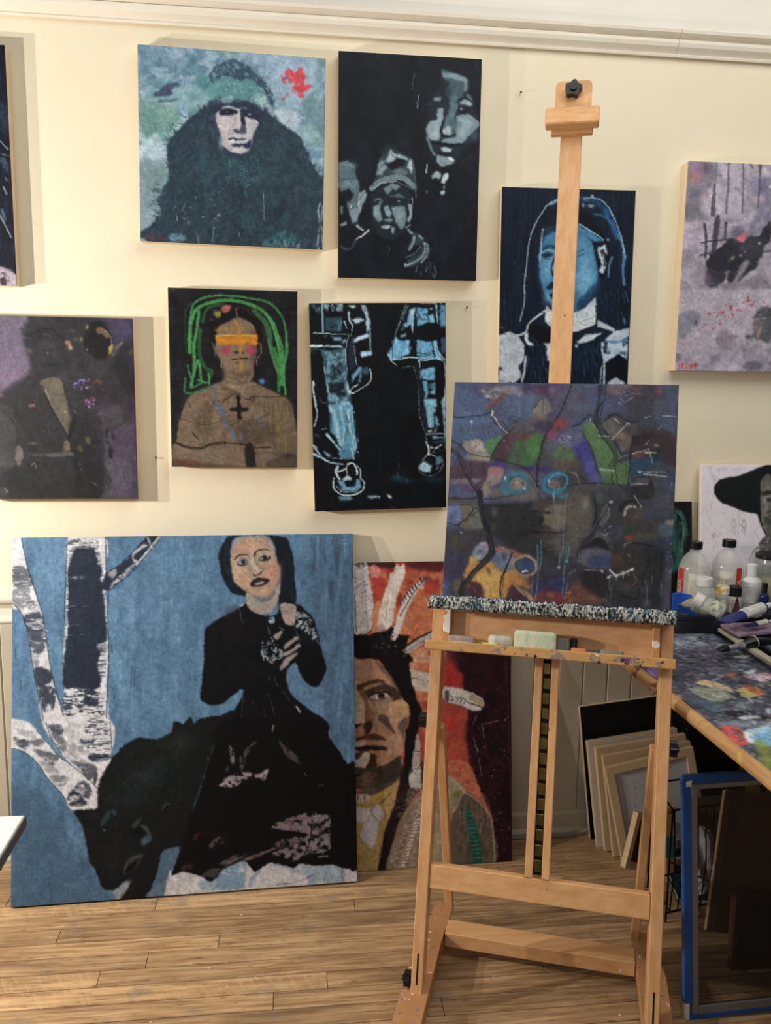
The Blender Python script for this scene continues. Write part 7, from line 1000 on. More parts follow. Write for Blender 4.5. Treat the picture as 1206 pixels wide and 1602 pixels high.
# mast: two slats with a brass ratchet below, one board above
sA, sB = es(840, 1372, -.002)[1]-.004, es(840, 1030, -.002)[1]+.04
epart('mast_slat', (.2335, .2515), (sA, sB), (-.020, -.001)); epart('mast_slat', (.2715, .2895), (sA, sB), (-.020, -.001))
bm = bmesh.new(); ebox(bm, (.2520, .2710), (sA+.004, sB), (-.018, -.014), 0); rat = new_obj('ratchet', bm, M_DARKSLOT, easel)
s = sA+.012
while s < sB:
    bm = bmesh.new(); ebox(bm, (.2535, .2695), (s, s+.026), (-.0138, -.010), .001); tab = new_obj('ratchet_tooth', bm, M_BRASS, rat)
    s += .0345
uL, uR = es(877.5, 205, -.006)[0], es(911, 205, -.006)[0]
sT = es(897, 175, -.006)[1]
mast = epart('mast', (uL, uR), (sB-.02, sT+.02), (-.026, -.0045))
bm = bmesh.new()
u0, u1, s0, s1 = es(868, 170, .0)[0], es(925, 170, .0)[0], es(897, 172, 0)[1], es(897, 131, 0)[1]
rr = .012; outl = [(u0, s0), (u1, s0), (u1, s1-rr), (u1-rr*.3, s1-rr*.3), (u1-rr, s1), (u0+rr, s1), (u0+rr*.3, s1-rr*.3), (u0, s1-rr)]
prism(bm, outl, -.004, .012, lambda x, y, o: EP(x, y, o)-EO); hp = new_obj('holder_plate', bm, M_BEECH, easel)
u0, u1, s0, s1 = es(853, 178, .045)[0], es(938, 178, .045)[0], es(896, 192, .045)[1], es(896, 166, .045)[1]
epart('holder_block', (u0, u1), (s0, s1), (.0125, .045), M_BEECHX, .003); epart('holder_backing', (u0+.014, u1-.014), (s0-.008, s0+.02), (-.0042, .0122), M_BEECHX)
ku, ks = es(897, 141, .02); knob('star_knob', EP(ku, ks, .012), EN, .0185, .020, 5, easel)
# trays
lipo = .062
a0, a1 = es(672, 936, lipo), es(1057, 958, lipo); CTs = (a0[1]+a1[1])/2
CTu = (es(671, 940, lipo)[0], es(1057, 962, lipo)[0]); cth = .022
epart('canvas_ledge', CTu, (CTs-cth, CTs-.004), (.0005, lipo-.004), M_BEECHX)
lip2 = .085
b0, b1 = es(665, 1001, lip2), es(1058, 1031, lip2); PTs = (b0[1]+b1[1])/2; PTu = (b0[0], b1[0])
epart('paint_tray', PTu, (PTs-.021, PTs-.010), (.0005, lip2-.011), M_BEECHX)
M_LIP = mat('paint_stained_beech', 'b98a52', .5, col2='c99a60', nscale=6, stretch=(1, 10, 10), bump=.25, bscale=70, spots=((38, .60, '8a7c6c'), (60, .64, '2a2622'), (55, .66, 'd9d2c0'), (30, .68, '6a3a5c')))
epart('tray_lip', PTu, (PTs-.022, PTs), (lip2-.0105, lip2), M_LIP, .002)
epart('tray_back', (.0145, EWD-.0145), (PTs-.009, CTs-cth-.001), (-.010, -.0005), M_BEECHX)
for u in (.016, EWD-.034): epart('tray_side', (u, u+.017), (PTs-.0095, CTs-cth-.001), (.0008, .022), mat('paint_smeared_beech', 'bf8a54', .5, spots=((22, .54, 'e6e0d2'),)), .002)
# crust of dried paint along the canvas ledge
def crust():
    nu = 560
    prof = [(-.004, .010), (.012, .012), (.03, .010), (.05, .012), (.060, .008), (.064, .002), (.065, -.006), (.065, -.013), (.064, -.019), (.060, -.0225)]
    P0 = np.array(prof); t0 = np.linspace(0, len(prof)-1, 34); prof = np.stack([np.interp(t0, np.arange(len(P0)), P0[:, 0]), np.interp(t0, np.arange(len(P0)), P0[:, 1])], -1); ntop = int(np.searchsorted(t0, 4.6))
    us = np.linspace(CTu[0]-.002, CTu[1]+.002, nu); npf = len(prof)
    U, K = np.meshgrid(us, np.arange(npf), indexing='ij')
    nz = vnoise(U*190, K*.33, 3, 4); nz2 = vnoise(U*330, K*.62+5, 8, 3); drip = vnoise(U*420, K*.22+3, 12, 3)
    co = np.zeros((nu, npf, 3)); col = np.zeros((nu, npf, 3))
    for k, (o, s) in enumerate(prof):
        dp = (nz[:, k]-.35)*.014
        top = k < ntop
        co[:, k] = EB+us[:, None]*Ee+((CTs-.004+s*(.5 if top else 1)+(dp if top else 0*dp)))[:, None]*Eu+(o+(0*dp if top else dp*.35))[:, None]*EN-EO
        v = nz2[:, k]+.03 if top else drip[:, k]*.55+nz2[:, k]*.45
        w = np.clip((v-.525)/.09+.5, 0, 1)[:, None]
        low = np.clip((k-ntop-4)/10.0, 0, 1)
        dark = np.array([.012, .017, .020]); lite = np.array([.50, .50, .45])*(1-.35*low)+np.array([.10, .08, .05])*low
        if top: lite = np.array([.62, .64, .62])
        col[:, k] = dark*(1-w)+lite*w
        tl = np.clip((vnoise(us*90, us*0+k*.12, 21, 2)-.66)*9, 0, 1)[:, None]; col[:, k] = col[:, k]*(1-tl*.6)+np.array([.05, .16, .24])*tl*.6
    idx = np.arange(nu*npf).reshape(nu, npf)
    q = np.stack([idx[:-1, :-1], idx[:-1, 1:], idx[1:, 1:], idx[1:, :-1]], -1).reshape(-1, 4)
    me = bpy.data.meshes.new('paint_crust'); me.from_pydata(co.reshape(-1, 3).tolist(), [], q.tolist()); me.update()
    at = me.color_attributes.new('paint', 'FLOAT_COLOR', 'POINT'); at.data.foreach_set('color', np.concatenate([col.reshape(-1, 3), np.ones((nu*npf, 1))], 1).astype(np.float32).ravel())
    me.materials.append(M_PAINT); o = bpy.data.objects.new('paint_crust', me); COL.objects.link(o); o.parent = easel
    o['label'] = 'thick crust of dried black and white paint'
crust()
# feet, base bar, rear braces
def fpt(u, d, z): return np.array([EB[0], EB[1], 0])+Ee*u+Eb*d+Ez*z
for sgn, uc in ((-1, 0.0), (1, EWD)):
    ol = [(uc-.036, -.17), (uc+.028, -.17), (uc+.028, .20), (uc+.034, .31), (uc+.031, .345), (uc+.018, .362), (uc+.002, .362), (uc-.012, .345), (uc-.018, .30), (uc-.036, .20)]
    if sgn > 0: ol = [(2*uc-x+.012, y) for x, y in ol][::-1]
    bm = bmesh.new(); prism(bm, ol, .028, .070, lambda x, y, z: fpt(x, y, z)-EO); ft = new_obj('foot', bm, M_FOOT, easel)
    for d in (-.14, .30):
        bm = bmesh.new(); c = V3(fpt(uc+.002, d, .014)-EO); tube(bm, [c-V3(Ee)*.009, c+V3(Ee)*.009], .0138, 14); tube(bm, [c, c+Vector((0, 0, .014))], .006, 8); new_obj('caster', bm, M_BLACKP, ft)
    p0 = EP(uc+(.012 if sgn < 0 else -.012), .615, -.062); p1 = fpt(uc+(.030 if sgn < 0 else -.016), .335, .066)
    dr = nrm(p1-p0); sd = Ee; nn = np.cross(dr, sd)
    bm = bmesh.new(); box(bm, (-.010, 0, -.012), (.010, np.linalg.norm(p1-p0), .012), .0015, 1, (sd, dr, nn), p0-EO); br = new_obj('rear_brace', bm, M_BEECH, easel)
    bm = bmesh.new(); q0 = p0+dr*.035+nn*(-.0128); box(bm, (-.004, 0, -.0006), (.004, .009, .0006), 0, 1, (sd, dr, nn), q0-EO); new_obj('size_sticker', bm, mat('white_sticker', 'd9d4c8', .6), br)
bm = bmesh.new(); fbox(bm, (.032, EWD-.020), (.232, .292), (.032, .071)); new_obj('base_bar', bm, M_BEECHX, easel)
bm = bmesh.new(); fbox(bm, (EWD-.058, EWD-.050), (.2312, .2318), (.040, .048), 0); new_obj('size_sticker', bm, MATS['white_sticker'], easel)
k1 = es(675, 1128, -.025); knob('hinge_knob', EP(-.0135, k1[1], -.035), -Ee, .017, .020, 6, easel)
k2 = es(1045, 1172, -.025); knob('hinge_knob', EP(EWD+.0135, k2[1], -.035), Ee, .017, .020, 6, easel)
k3 = es(640, 1528, -.015); knob('clamp_knob', EP(-.0135, .035, -.015), -Ee, .016, .018, 6, easel)

# canvas on the ledge
KM = frame_mtx(EP(.012, .0, 0)+Eu*(CTs+.001)+EN*.040, Ee, -EN, Eu)
kth = thing('portrait_painting', 'dark blue and green masked portrait with goggles standing on the easel ledge', 'painting', mtx=KM); bpy.context.view_layer.update()
_k = es(880, 600, .040)[1]-(CTs+.001)
painted(kth, .512, _k, art_mask, '4c5474', 23, G_['K'], 1.2); board(kth, .512, _k, .036, M_PINE)

# ------------------------------------------------------------------ things in the easel tray (each rests on the tray board)
TS = PTs-.0098
def tray_thing(name, label, cat, u0, u1, o0, o1, h, m, rot=0.0, tilt=0.0, parts=None, bevel=.003, seg=2):
    c = EP((u0+u1)/2, TS, (o0+o1)/2); a = Ee*math.cos(rot)+EN*math.sin(rot); b = -Ee*math.sin(rot)+EN*math.cos(rot)
    th = thing(name, label, cat, mtx=frame_mtx(c, a, Eu*math.cos(tilt)+a*0, b) if False else frame_mtx(c, a, -b, Eu))
    bm = bmesh.new(); w, d = (u1-u0)/2, (o1-o0)/2; box(bm, (-w, -d, 0.0003), (w, d, h), bevel, seg); new_obj('body', bm, m, th)
    for nm, lo, hi, mm in (parts or []):
        bm = bmesh.new(); box(bm, lo, hi, .0006); new_obj(nm, bm, mm, th)
    return th
M_CARD = mat('printed_card', 'b09a90', .6, col2='8f7a72', nscale=40); M_WHITEP = mat('white_plastic', 'd9d8d4', .4); M_PAPER = mat('white_paper_label', 'd8d4c8', .7, col2='b9b5aa', nscale=60)
def tu(x, y, o=.045): return es(x, y, o)[0]
u = tu(702, 1000), tu(742, 1005)
tray_thing('pastel_box', 'small mauve printed card box at the end of the easel tray', 'box', u[0], u[1], .026, .060, .022, M_CARD, parts=[('label', (-.022, -.0176, .003), (.022, -.0171, .010), M_PAPER)])
u = tu(746, 1000), tu(771, 1005)
t = tray_thing('pastel_stick', 'short mustard yellow oil pastel leaning beside the card box', 'pastel', u[0], u[1], .030, .046, .012, mat('yellow_pastel', 'b5a42e', .6, col2='8f8424', nscale=20), rot=.5)
u = tu(757, 1000), tu(775, 1005)
tray_thing('pastel_stick', 'pale yellow chalk pastel lying at the front of the easel tray', 'pastel', u[0]-.004, u[1]+.006, .050, .062, .011, mat('pale_yellow_pastel', 'd8cf6c', .7, col2='c9c05c', nscale=20))
u = tu(764, 990), tu(803, 1000)
tray_thing('wrapped_brush_block', 'white paint-wiped rag roll in the easel tray beside the green sponge', 'rag', u[0], u[1], .022, .052, .030, mat('rag_white', 'd5d2c2', .9, col2='a9a48c', nscale=30, bump=.5, bscale=50), rot=-.35, bevel=.010, seg=3)
u = tu(804, 1005), tu(870, 1010)
tray_thing('sponge', 'large pale green rounded sponge block in the middle of the easel tray', 'sponge', u[0], u[1], .020, .060, .046, mat('pale_green_sponge', 'd4d2b4', .9, col2='b4bc9e', nscale=14, stretch=(3, 3, 1), bump=.4, bscale=90), bevel=.008, seg=3)
u = tu(872, 1005), tu(890, 1010)
tray_thing('kneaded_eraser', 'grey putty eraser block behind the pale green sponge', 'eraser', u[0], u[1], .018, .044, .034, mat('grey_putty', '77787a', .8, col2='66676a', nscale=20), bevel=.003)
u = tu(892, 1005), tu(903, 1010)
tray_thing('ink_tube', 'black plastic tube standing between grey eraser and charcoal box', 'tube', u[0], u[1], .022, .036, .036, M_BLACKP, bevel=.005, seg=3)
c = EP(tu(903, 1015), TS+.008, .055)
th = thing('pastel_stick', 'stubby orange pastel lying against the easel tray lip', 'pastel', c)
bm = bmesh.new(); tube(bm, [V3(-Ee*.014), V3(-Ee*.011), V3(Ee*.016), V3(Ee*.019)], [.005, .0078, .0078, .006], 12); new_obj('body', bm, mat('orange_pastel', 'd08050', .6, col2='c07040', nscale=20), th)
M_CHAR = mat('charcoal_wrap', '6e6c64', .6, col2='4a4844', nscale=25)
u = tu(912, 1012), tu(940, 1018)
tray_thing('charcoal_block', 'grey charcoal stick lying slanted at the far end of the easel tray', 'charcoal', u[0], u[1], .026, .038, .013, M_CHAR, rot=-.45, bevel=.002)
u = tu(940, 1018), tu(974, 1022)
tray_thing('charcoal_box', 'small grey printed box lying against the tray lip beside the charcoal', 'box', u[0], u[1], .044, .064, .016, mat('grey_box', '8d8a78', .6, col2='6a6a5c', nscale=30), rot=.22, bevel=.001)
u = tu(976, 1020), tu(1000, 1026)
tray_thing('pastel_stick', 'thin rust brown pastel lying beyond the grey printed box', 'pastel', u[0], u[1], .048, .058, .008, mat('rust_pastel', 'a8603a', .7), bevel=.002)

# ------------------------------------------------------------------ work table
TZ = .75; TX0, TX1, TY0, TY1 = .893, 2.0, -1.45, -.042
tb = thing('work_table', 'wooden table whose top is covered in thick mixed paint', 'table', (1.45, -.75, 0))
def tpart(name, lo, hi, m, bevel=.002, parent=None):
    bm = bmesh.new(); box(bm, np.array(lo)-np.array([1.45, -.75, 0]), np.array(hi)-np.array([1.45, -.75, 0]), bevel); return new_obj(name, bm, m, parent or tb)
M_TEDGE = mat('worn_table_edge', 'c29a68', .5, col2='a87c50', nscale=6, stretch=(8, 1, 8), spots=((14, .62, '6a4a34'), (20, .66, 'b9a04a'), (26, .67, 'c98a7c')))
tpart('top', (TX0+.021, TY0, TZ-.034), (TX1, TY1, TZ-.0042), M_TEDGE)
ysp = floorpt(1094, 1125, TZ)[1]
for y0, y1 in ((TY0, ysp-.0008), (ysp+.0008, TY1)):
    bm = bmesh.new(); prof = [(.0205, -.034), (.0205, -.002)]+[(.017-.017*math.sin(k*math.pi/8), -.018+.016*math.cos(k*math.pi/8)) for k in range(9)]
    prism(bm, prof, y0, y1, lambda a, b, h: (TX0+a-1.45, h+.75, TZ+b)); new_obj('edge_strip', bm, M_TEDGE, tb)
for lx, ly in ((TX0+.30, TY0+.06), (TX1-.08, TY0+.06), (TX1-.08, TY1-.06), (TX1-.5, TY1-.06)): tpart('leg', (lx-.025, ly-.025, 0), (lx+.025, ly+.025, TZ-.035), M_TEDGE)
def art_table(a):
    a.n('3a3d48', 16, 5, .50, .25, .9); a.n('6a7080', 18, 4, .58, .18, .7); a.n('8d949c', 14, 3, .66, .12, .6); a.n('23252e', 12, 4, .62, .12, .7); a.n('4a3c54', 22, 6, .64, .14, .6)
    a.f(0, 0, 1, 1); a.fur('1215 980 1900 1000 3200 1800 2600 2600 1300 1800 1215 1250', 420, 34, 11, ('6a7484', '23252e', '8d959c', '4a3c54', '55708a', 'b0a888', '8a4a40', '3a3d48', 'a9a3b0'), .5, .5, .55); a.scat('1230 1000 1700 1050 2200 1700 1500 1700', 26, 6, 16, ('b5603c', 'c2b088', 'bda3bc', '6fa6cc', 'bf5050', '8d9484', 'd0ccc4'), .85, (1.2, 3), .4)
    a.f(1006, 900, 200)
    a.p('270 500 420 470 620 540 820 650 700 700 400 700 270 640', '8a94a4', .75, 5, 3, tex=(9, 2.5, .40, .25)); a.fur('300 580 680 600 640 680 300 700', 60, 8, 2, ('b5c2c8', '93a3b0', '55606e'), .1, .3, .6); a.p('500 660 700 690 720 800 500 760', '54485c', .6, 6); a.p('0 890 140 870 140 990 20 960', '75589a', .85, 3, 2); a.fur('10 900 140 880 140 980 40 950', 14, 8, 2.5, ('a583c4', '8a68b0'), .3, .2, .8)
    a.p('490 1010 600 990 800 1050 850 1090 840 1110 660 1060 520 1030', 'c2b088', .95, 1.2, 1.5); a.p('480 1060 640 1060 800 1120 890 1175 820 1160 700 1200 560 1150 470 1110', '8d9484', .95, 2, 2); a.fur('500 1080 760 1110 800 1180 560 1160', 26, 9, 2, ('a3a890', '6d7470', 'b9b59a'), .35, .2, .6); a.p('440 1150 620 1180 760 1260 740 1330 600 1260 420 1200', '4c6676', .8, 4, 2)
    a.p('780 930 850 915 885 930 840 955 790 950', 'b5603c', .95, 1.2, 1); a.p('940 960 1040 925 1206 930 1206 990 1120 1000 1000 980', 'bda3bc', .95, 1.5, 2, tex=(9, 3, .28, .3)); a.p('960 905 1060 890 1040 925 970 930', 'c9d5da', .9, 1.2, 1.5); a.p('1060 960 1160 930 1206 960 1130 1000', 'd9c8d2', .8, 1.2, 1.5); a.b(1180, 935, 40, 14, '8a3a44', .8)
    a.p('890 1080 960 1060 1100 1120 1150 1120 1010 1160 940 1130', 'c2ad68', .9, 1.5, 1.5); a.p('940 1050 1000 1045 1150 1110 1110 1130 1020 1110', 'b55a3c', .95, 1.5, 1.5); a.p('680 1290 900 1280 1150 1330 1200 1370 900 1340', '14161c', .9, 2, 2); a.p('900 1330 1060 1320 1090 1345 930 1360', 'c5ccd4', .9, 1.2, 1.5); a.p('1150 1270 1206 1250 1206 1310 1170 1300', 'b5c2d0', .9, 1.5, 1.5); a.p('700 1380 1206 1370 1206 1420 820 1440 740 1420', '7d8496', .9, 3, 2, tex=(12, 3, .3, .3))
    a.p('730 1430 830 1420 960 1500 980 1600 840 1580 760 1500', 'bf5050', .95, 2, 2); a.p('860 1480 940 1470 980 1560 900 1560', '8a2c30', .8, 3, 2); a.p('960 1480 1060 1440 1206 1420 1206 1600 1020 1580', 'a5cbe0', .95, 2, 2); a.p('1040 1530 1206 1470 1206 1600 1060 1600', '6fa6cc', .9, 3, 2); a.p('940 1470 1000 1500 1040 1590 980 1560', 'e0e4e6', .9, 1.2, 1); a.p('640 1390 670 1420 660 1450', 'a5bcc4', .9, 1, 1)
    a.p('250 1100 340 1140 440 1250 400 1270 280 1170', 'c08a70', .7, 3, 2); a.p('400 1220 560 1340 620 1400 560 1380 420 1270', '1c1a20', .85, 3, 2); a.p('540 1320 600 1360 580 1390 545 1360', '7a3a5c', .9, 1.5, 1); a.p('640 1380 720 1450 800 1540 860 1620 760 1560 660 1460', '3a4a50', .8, 2, 2)
    a.fur('270 520 1200 640 1206 1560 800 1560 300 1120', 420, 10, 1.6, ('aab2b8', '5a6472', '1c1e26', '7a8694', '3a4452', 'c2c8cc', '55485c'), .28, .25, .5)
    a.fur('600 620 1206 760 1206 1000 700 960', 60, 9, 1.6, ('23252c', '6a7480', '34303c'), .2, .2, .5); a.p('870 760 1000 750 1010 775 880 780', 'a3b09c', .8, 1.2, 1.5); a.p('330 480 460 470 450 490 270 500', 'c9ccd2', .8, 1.2, 1)
    a.f(1140, 1040, 66, 66)
    a.fur('0 0 66 10 66 180 40 140', 60, 9, 2, ('b5bcc0', '2a3038', '6a8090', 'd0d4d4', '8a4a44', 'b0a84a'), .7, .2, .7); a.p('40 120 66 130 66 175', '7d8a3c', .8, 3, 2)
def table_paint():
    W_, D_ = TX1-(TX0+.019), TY1-TY0
    M = frame_mtx(np.array([TX0+.019, TY0, TZ]), np.array([1.0, 0, 0]), np.array([0, 0, -1.0]), np.array([0, 1.0, 0]))
    # built in the table's frame, then parented to the table
    e = bpy.data.objects.new('tmp', None); COL.objects.link(e); e.matrix_world = M; bpy.context.view_layer.update()
    o = painted(e, W_, D_, art_table, '3e414b', 31, G_['T'], 1.6, 'paint_layer'); o.parent = tb; o.matrix_world = M
    bpy.data.objects.remove(e)
    return o
table_paint()

# ------------------------------------------------------------------ bottles, jars and tools on the table
M_GLASS = mat('clear_plastic', 'dfe0da', .12, spec=.6, alpha=.38); M_LIQ = mat('clear_solvent', 'd8d6c2', .1, alpha=.25)
M_AMBER = mat('yellow_medium', 'b0a452', .1, alpha=.7); M_RED = mat('red_label_print', 'c4362c', .6); M_GLJ = mat('jar_glass', 'dfe4da', .06, spec=.7, alpha=.34)
def at_px(px, py, y): return wallpt(px, py, -y)
RZ = .055; TZR = TZ+RZ
th = thing('art_case', 'low black paint-smeared case along the wall carrying the bottles and jars', 'case', (1.0, -.25, TZ))
for nm, lo, hi in (('case_body', (0, 0, .0005), (.86, .205, .040)), ('lid', (-.002, -.002, .0405), (.862, .207, .055))):
    bm = bmesh.new(); box(bm, lo, hi, .003, 2); new_obj(nm, bm, mat('smeared_black_case', '17181c', .45, col2='2a2c36', nscale=12, spots=((26, .66, '6a7484'), (30, .70, 'a9a8a4'))), th)
def text_mesh(name, body, size, m, parent, mtx):
    cu = bpy.data.curves.new(name, 'FONT'); cu.body = body; cu.size = size; cu.align_x = 'CENTER'; cu.align_y = 'CENTER'; cu.extrude = .0001; cu.resolution_u = 2
    o = bpy.data.objects.new(name, cu); COL.objects.link(o); bpy.context.view_layer.update()
    me = bpy.data.meshes.new_from_object(o.evaluated_get(bpy.context.evaluated_depsgraph_get())); bpy.data.objects.remove(o)
    q = bpy.data.objects.new(name, me); COL.objects.link(q); me.materials.clear(); me.materials.append(m); q.parent = parent; q.matrix_local = mtx
    return q
def curved_label(th, r, a0, a1, z0, z1, m, name='label'):
    bm = bmesh.new(); n = 12; A = []
    for k in range(n+1):
        a = a0+(a1-a0)*k/n; A.append([bm.verts.new((rr_*math.cos(a), rr_*math.sin(a), z)) for rr_ in (r+.0004, r+.0012) for z in (z0, z1)])
    for k in range(n):
        p, q = A[k], A[k+1]
        for i, j in ((2, 3), (3, 1), (1, 0), (0, 2)): bm.faces.new((p[i], q[i], q[j], p[j]))
    bm.faces.new((A[0][0], A[0][1], A[0][3], A[0][2])); bm.faces.new((A[-1][0], A[-1][2], A[-1][3], A[-1][1]))
    bmesh.ops.recalc_face_normals(bm, faces=bm.faces); return new_obj(name, bm, m, th)
def solvent_bottle(px, y, ztop, label, strip_side, label_text_face):
    P = at_px(px, 900, y); th = thing('solvent_bottle', label, 'bottle', (P[0], y, TZR)); H = ztop-TZR; r = .0465
    vd = math.atan2(CC[1]-y, CC[0]-P[0])   # direction of the room in front
    bm = bmesh.new(); lathe(bm, [(.038, .0005), (r-.002, .003), (r, .010), (r, H-.088), (r-.003, H-.072), (r-.012, H-.052), (.026, H-.040), (.0185, H-.034), (.0165, H-.029), (.0165, H-.020)], 32); new_obj('body', bm, M_GLASS, th, True)
    bm = bmesh.new(); lathe(bm, [(r-.0035, .004), (r-.0035, H*.60)], 28); new_obj('solvent', bm, M_LIQ, th, True)
    bm = bmesh.new(); lathe(bm, [(.020, H-.0225), (.0205, H-.021), (.0205, H-.002), (.019, H)], 24); new_obj('cap', bm, M_BLACKP, th)
    curved_label(th, r, vd+(-.62 if strip_side > 0 else -.30), vd+(.42 if strip_side > 0 else .72), .014, H-.092, mat('solvent_label_print', 'd6d4c4', .6, col2='b5a878', nscale=45, contrast=(.45, .75)))
    aa = vd+(.80 if strip_side > 0 else -.86); st = curved_label(th, r+.0009, aa-.21, aa+.21, .012, H-.080, M_RED, 'brand_strip')
    mx = Matrix.Translation(Vector(((r+.0026)*math.cos(aa), (r+.0026)*math.sin(aa), (H-.08)/2-.012))) @ Matrix.Rotation(aa+math.pi/2, 4, 'Z') @ Matrix.Rotation(math.pi/2, 4, 'X') @ Matrix.Rotation(math.pi/2, 4, 'Z')
    text_mesh('brand_lettering', 'GAMSOL', .020, M_WHITEP, th, mx)
    return th
zt1 = at_px(1085, 847, -.132)[2]; zt2 = at_px(1137, 844, -.132)[2]
solvent_bottle(1085, -.132, zt1, 'clear solvent bottle with black cap nearer the easel, red strip along its easel side', -1, 0)
solvent_bottle(1137, -.132, zt2, 'clear solvent bottle with black cap and red strip beside the white squeeze bottle', 1, 0)
def jar(name, label, px, py_top, y, r, m_body, m_cap, cap_h, cap_r, shoulder=.012, label_m=None, zoff=0.0, fill=None, capmat2=None):
    P = at_px(px, py_top, y); th = thing(name, label, 'jar' if 'jar' in name else 'bottle', (P[0], y, TZR+zoff)); H = P[2]-TZR-zoff
    bm = bmesh.new(); lathe(bm, [(r*.9, .0005), (r, .004), (r, H-cap_h-shoulder), (r*.97, H-cap_h-shoulder*.6), (cap_r*.9, H-cap_h-.0015), (cap_r*.88, H-cap_h*.5)], 26); new_obj('body', bm, m_body, th, True)
    if fill:
        bm = bmesh.new(); lathe(bm, [(r-.003, .004), (r-.003, (H-cap_h)*.6)], 22); new_obj('contents', bm, fill, th, True)
    bm = bmesh.new(); lathe(bm, [(cap_r, H-cap_h), (cap_r, H-.002), (cap_r-.002, H)], 26); cp = new_obj('cap', bm, m_cap, th)
    if label_m:
        vd = math.atan2(CC[1]-y, CC[0]-P[0]); curved_label(th, r, vd-.5, vd+.5, (H-cap_h)*.2, (H-cap_h)*.72, label_m)
    return th
M_LBL2 = mat('green_print_label', 'c6c6b4', .6, col2='77806c', nscale=90, contrast=(.5, .62)); M_LBL3 = mat('barcode_label', 'd5d3cc', .6, col2='b9b9b8', nscale=60, stretch=(1, 1, 8), contrast=(.46, .56))
th = jar('squeeze_bottle', 'white plastic squeeze bottle with tall white cap and grey label', 1177, 882, -.172, .029, M_WHITEP, M_WHITEP, .036, .015, .02, M_LBL3)
jar('medium_jar', 'glass jar of yellow medium with a black lid behind the white squeeze bottle', 1207, 866, -.128, .045, M_GLJ, M_BLACKP, .014, .047, .014, None, fill=M_AMBER)
jar('medium_jar', 'glass jar with white lid standing in front of the solvent bottles', 1102, 903, -.212, .034, M_GLJ, M_WHITEP, .024, .024, .022, M_LBL2, fill=M_LIQ)
jar('medium_jar', 'small glass jar with yellow-stained white lid beside the black capped bottle', 1131, 917, -.215, .0195, M_GLJ, mat('stained_white_lid', 'dcd9cc', .5, spots=((30, .56, 'd8a83c'),)), .022, .0195, .006, M_LBL2, fill=M_AMBER)
jar('ink_bottle', 'short clear bottle with a black screw cap beside the small jar', 1150, 917, -.218, .024, M_GLJ, M_BLACKP, .028, .0195, .010, M_LBL2)
jar('dropper_bottle', 'dark blue dropper bottle behind the blue paint tube', 1197, 912, -.222, .014, mat('cobalt_glass', '1c2450', .15), M_BLACKP, .03, .008, .012, None)
# overturned jar with white lid
A = at_px(1090, 936, -.285); A[2] = max(A[2], TZR+.03); D = nrm(np.array([.75, -.45, -.38]))
th = thing('medium_jar', 'glass jar with white lid tipped over on the table clutter', 'jar', (A[0], A[1], TZ))
q = Vector((0, 0, 1)).rotation_difference(V3(D)).to_matrix().to_4x4(); mj = Matrix.Translation(V3(A-np.array([A[0], A[1], TZ]))) @ q
bm = bmesh.new(); lathe(bm, [(.014, .018), (.016, .024), (.022, .034), (.022, .078), (.018, .082)], 22, mj); new_obj('body', bm, M_GLJ, th, True)
bm = bmesh.new(); lathe(bm, [(.0185, -.006), (.0195, -.004), (.0195, .018), (.0185, .020)], 24, mj); new_obj('cap', bm, M_WHITEP, th)
bm = bmesh.new(); lathe(bm, [(.0224, .040), (.0226, .042), (.0226, .070), (.0224, .072)], 22, mj, False); new_obj('label', bm, M_LBL2, th)
# small wooden ledge blocks and tools
def rod(name, label, cat, pts, radii, m, parts=(), group=None):
    p0 = np.array(pts[0]); th = thing(name, label, cat, (p0[0], p0[1], TZ), group=group); o0 = np.array([p0[0], p0[1], TZ])
    bm = bmesh.new(); tube(bm, [np.array(p)-o0 for p in pts], radii, 10); new_obj('handle', bm, m, th)
    for nm, pp, rr_, mm in parts:
        bm = bmesh.new(); tube(bm, [np.array(p)-o0 for p in pp], rr_, 12); new_obj(nm, bm, mm, th)
    return th
def T(px, py, z=0.0): return floorpt(px, py, TZ+z)
M_BRISTLE = mat('paint_loaded_bristle', '17171b', .5, col2='6a6670', nscale=60, contrast=(.55, .7)); M_FERR = mat('paint_smeared_ferrule', 'a9a4ac', .35, metal=.3, col2='5a5660', nscale=50); M_CREAM = mat('cream_handle', 'b9b29a', .4, col2='a39c84', nscale=20)
def flat_strip(name, label, cat, a, b, w, t, m, z=0.0, end_m=None):
    """a flat stick lying between two table points"""
    a, b = np.array(a), np.array(b); L = np.linalg.norm(b-a); ex = (b-a)/L; ey = nrm(np.cross(np.array([0, 0, 1.0]), ex)); ez = np.cross(ex, ey)
    th = thing(name, label, cat, mtx=frame_mtx(a, ex, ey, ez)); bm = bmesh.new(); box(bm, (0, -w/2, 0.0004), (L, w/2, t), min(t, w)*.2, 2); new_obj('body', bm, m, th)
    if end_m:
        bm = bmesh.new(); box(bm, (-.03, -w*.35, .001), (-.0005, w*.35, t*.8), min(t, w)*.15, 2); new_obj('tip', bm, end_m, th)
    return th
flat_strip('mahlstick', 'long cream painted stick lying across the paint-covered table', 'stick', T(1128, 988, .012), T(1226, 1052, .012), .022, .012, M_CREAM)
flat_strip('palette_knife', 'black handled palette knife beside the long cream stick', 'palette knife', T(1104, 978, .002), T(1126, 994, .002), .014, .010, M_BLACKP, end_m=M_STEEL)
flat_strip('chalk_stick', 'thin white stick lying behind the easel ledge on the table', 'chalk', T(1048, 984, .001), T(1084, 979, .001), .014, .008, M_WHITEP)
flat_strip('brush_handle', 'glossy black brush handle lying parallel to the cream stick', 'brush', T(1190, 1016, .001), T(1240, 1048, .001), .016, .012, M_BLACKP, end_m=mat('blue_band', '2a3f7a', .4))
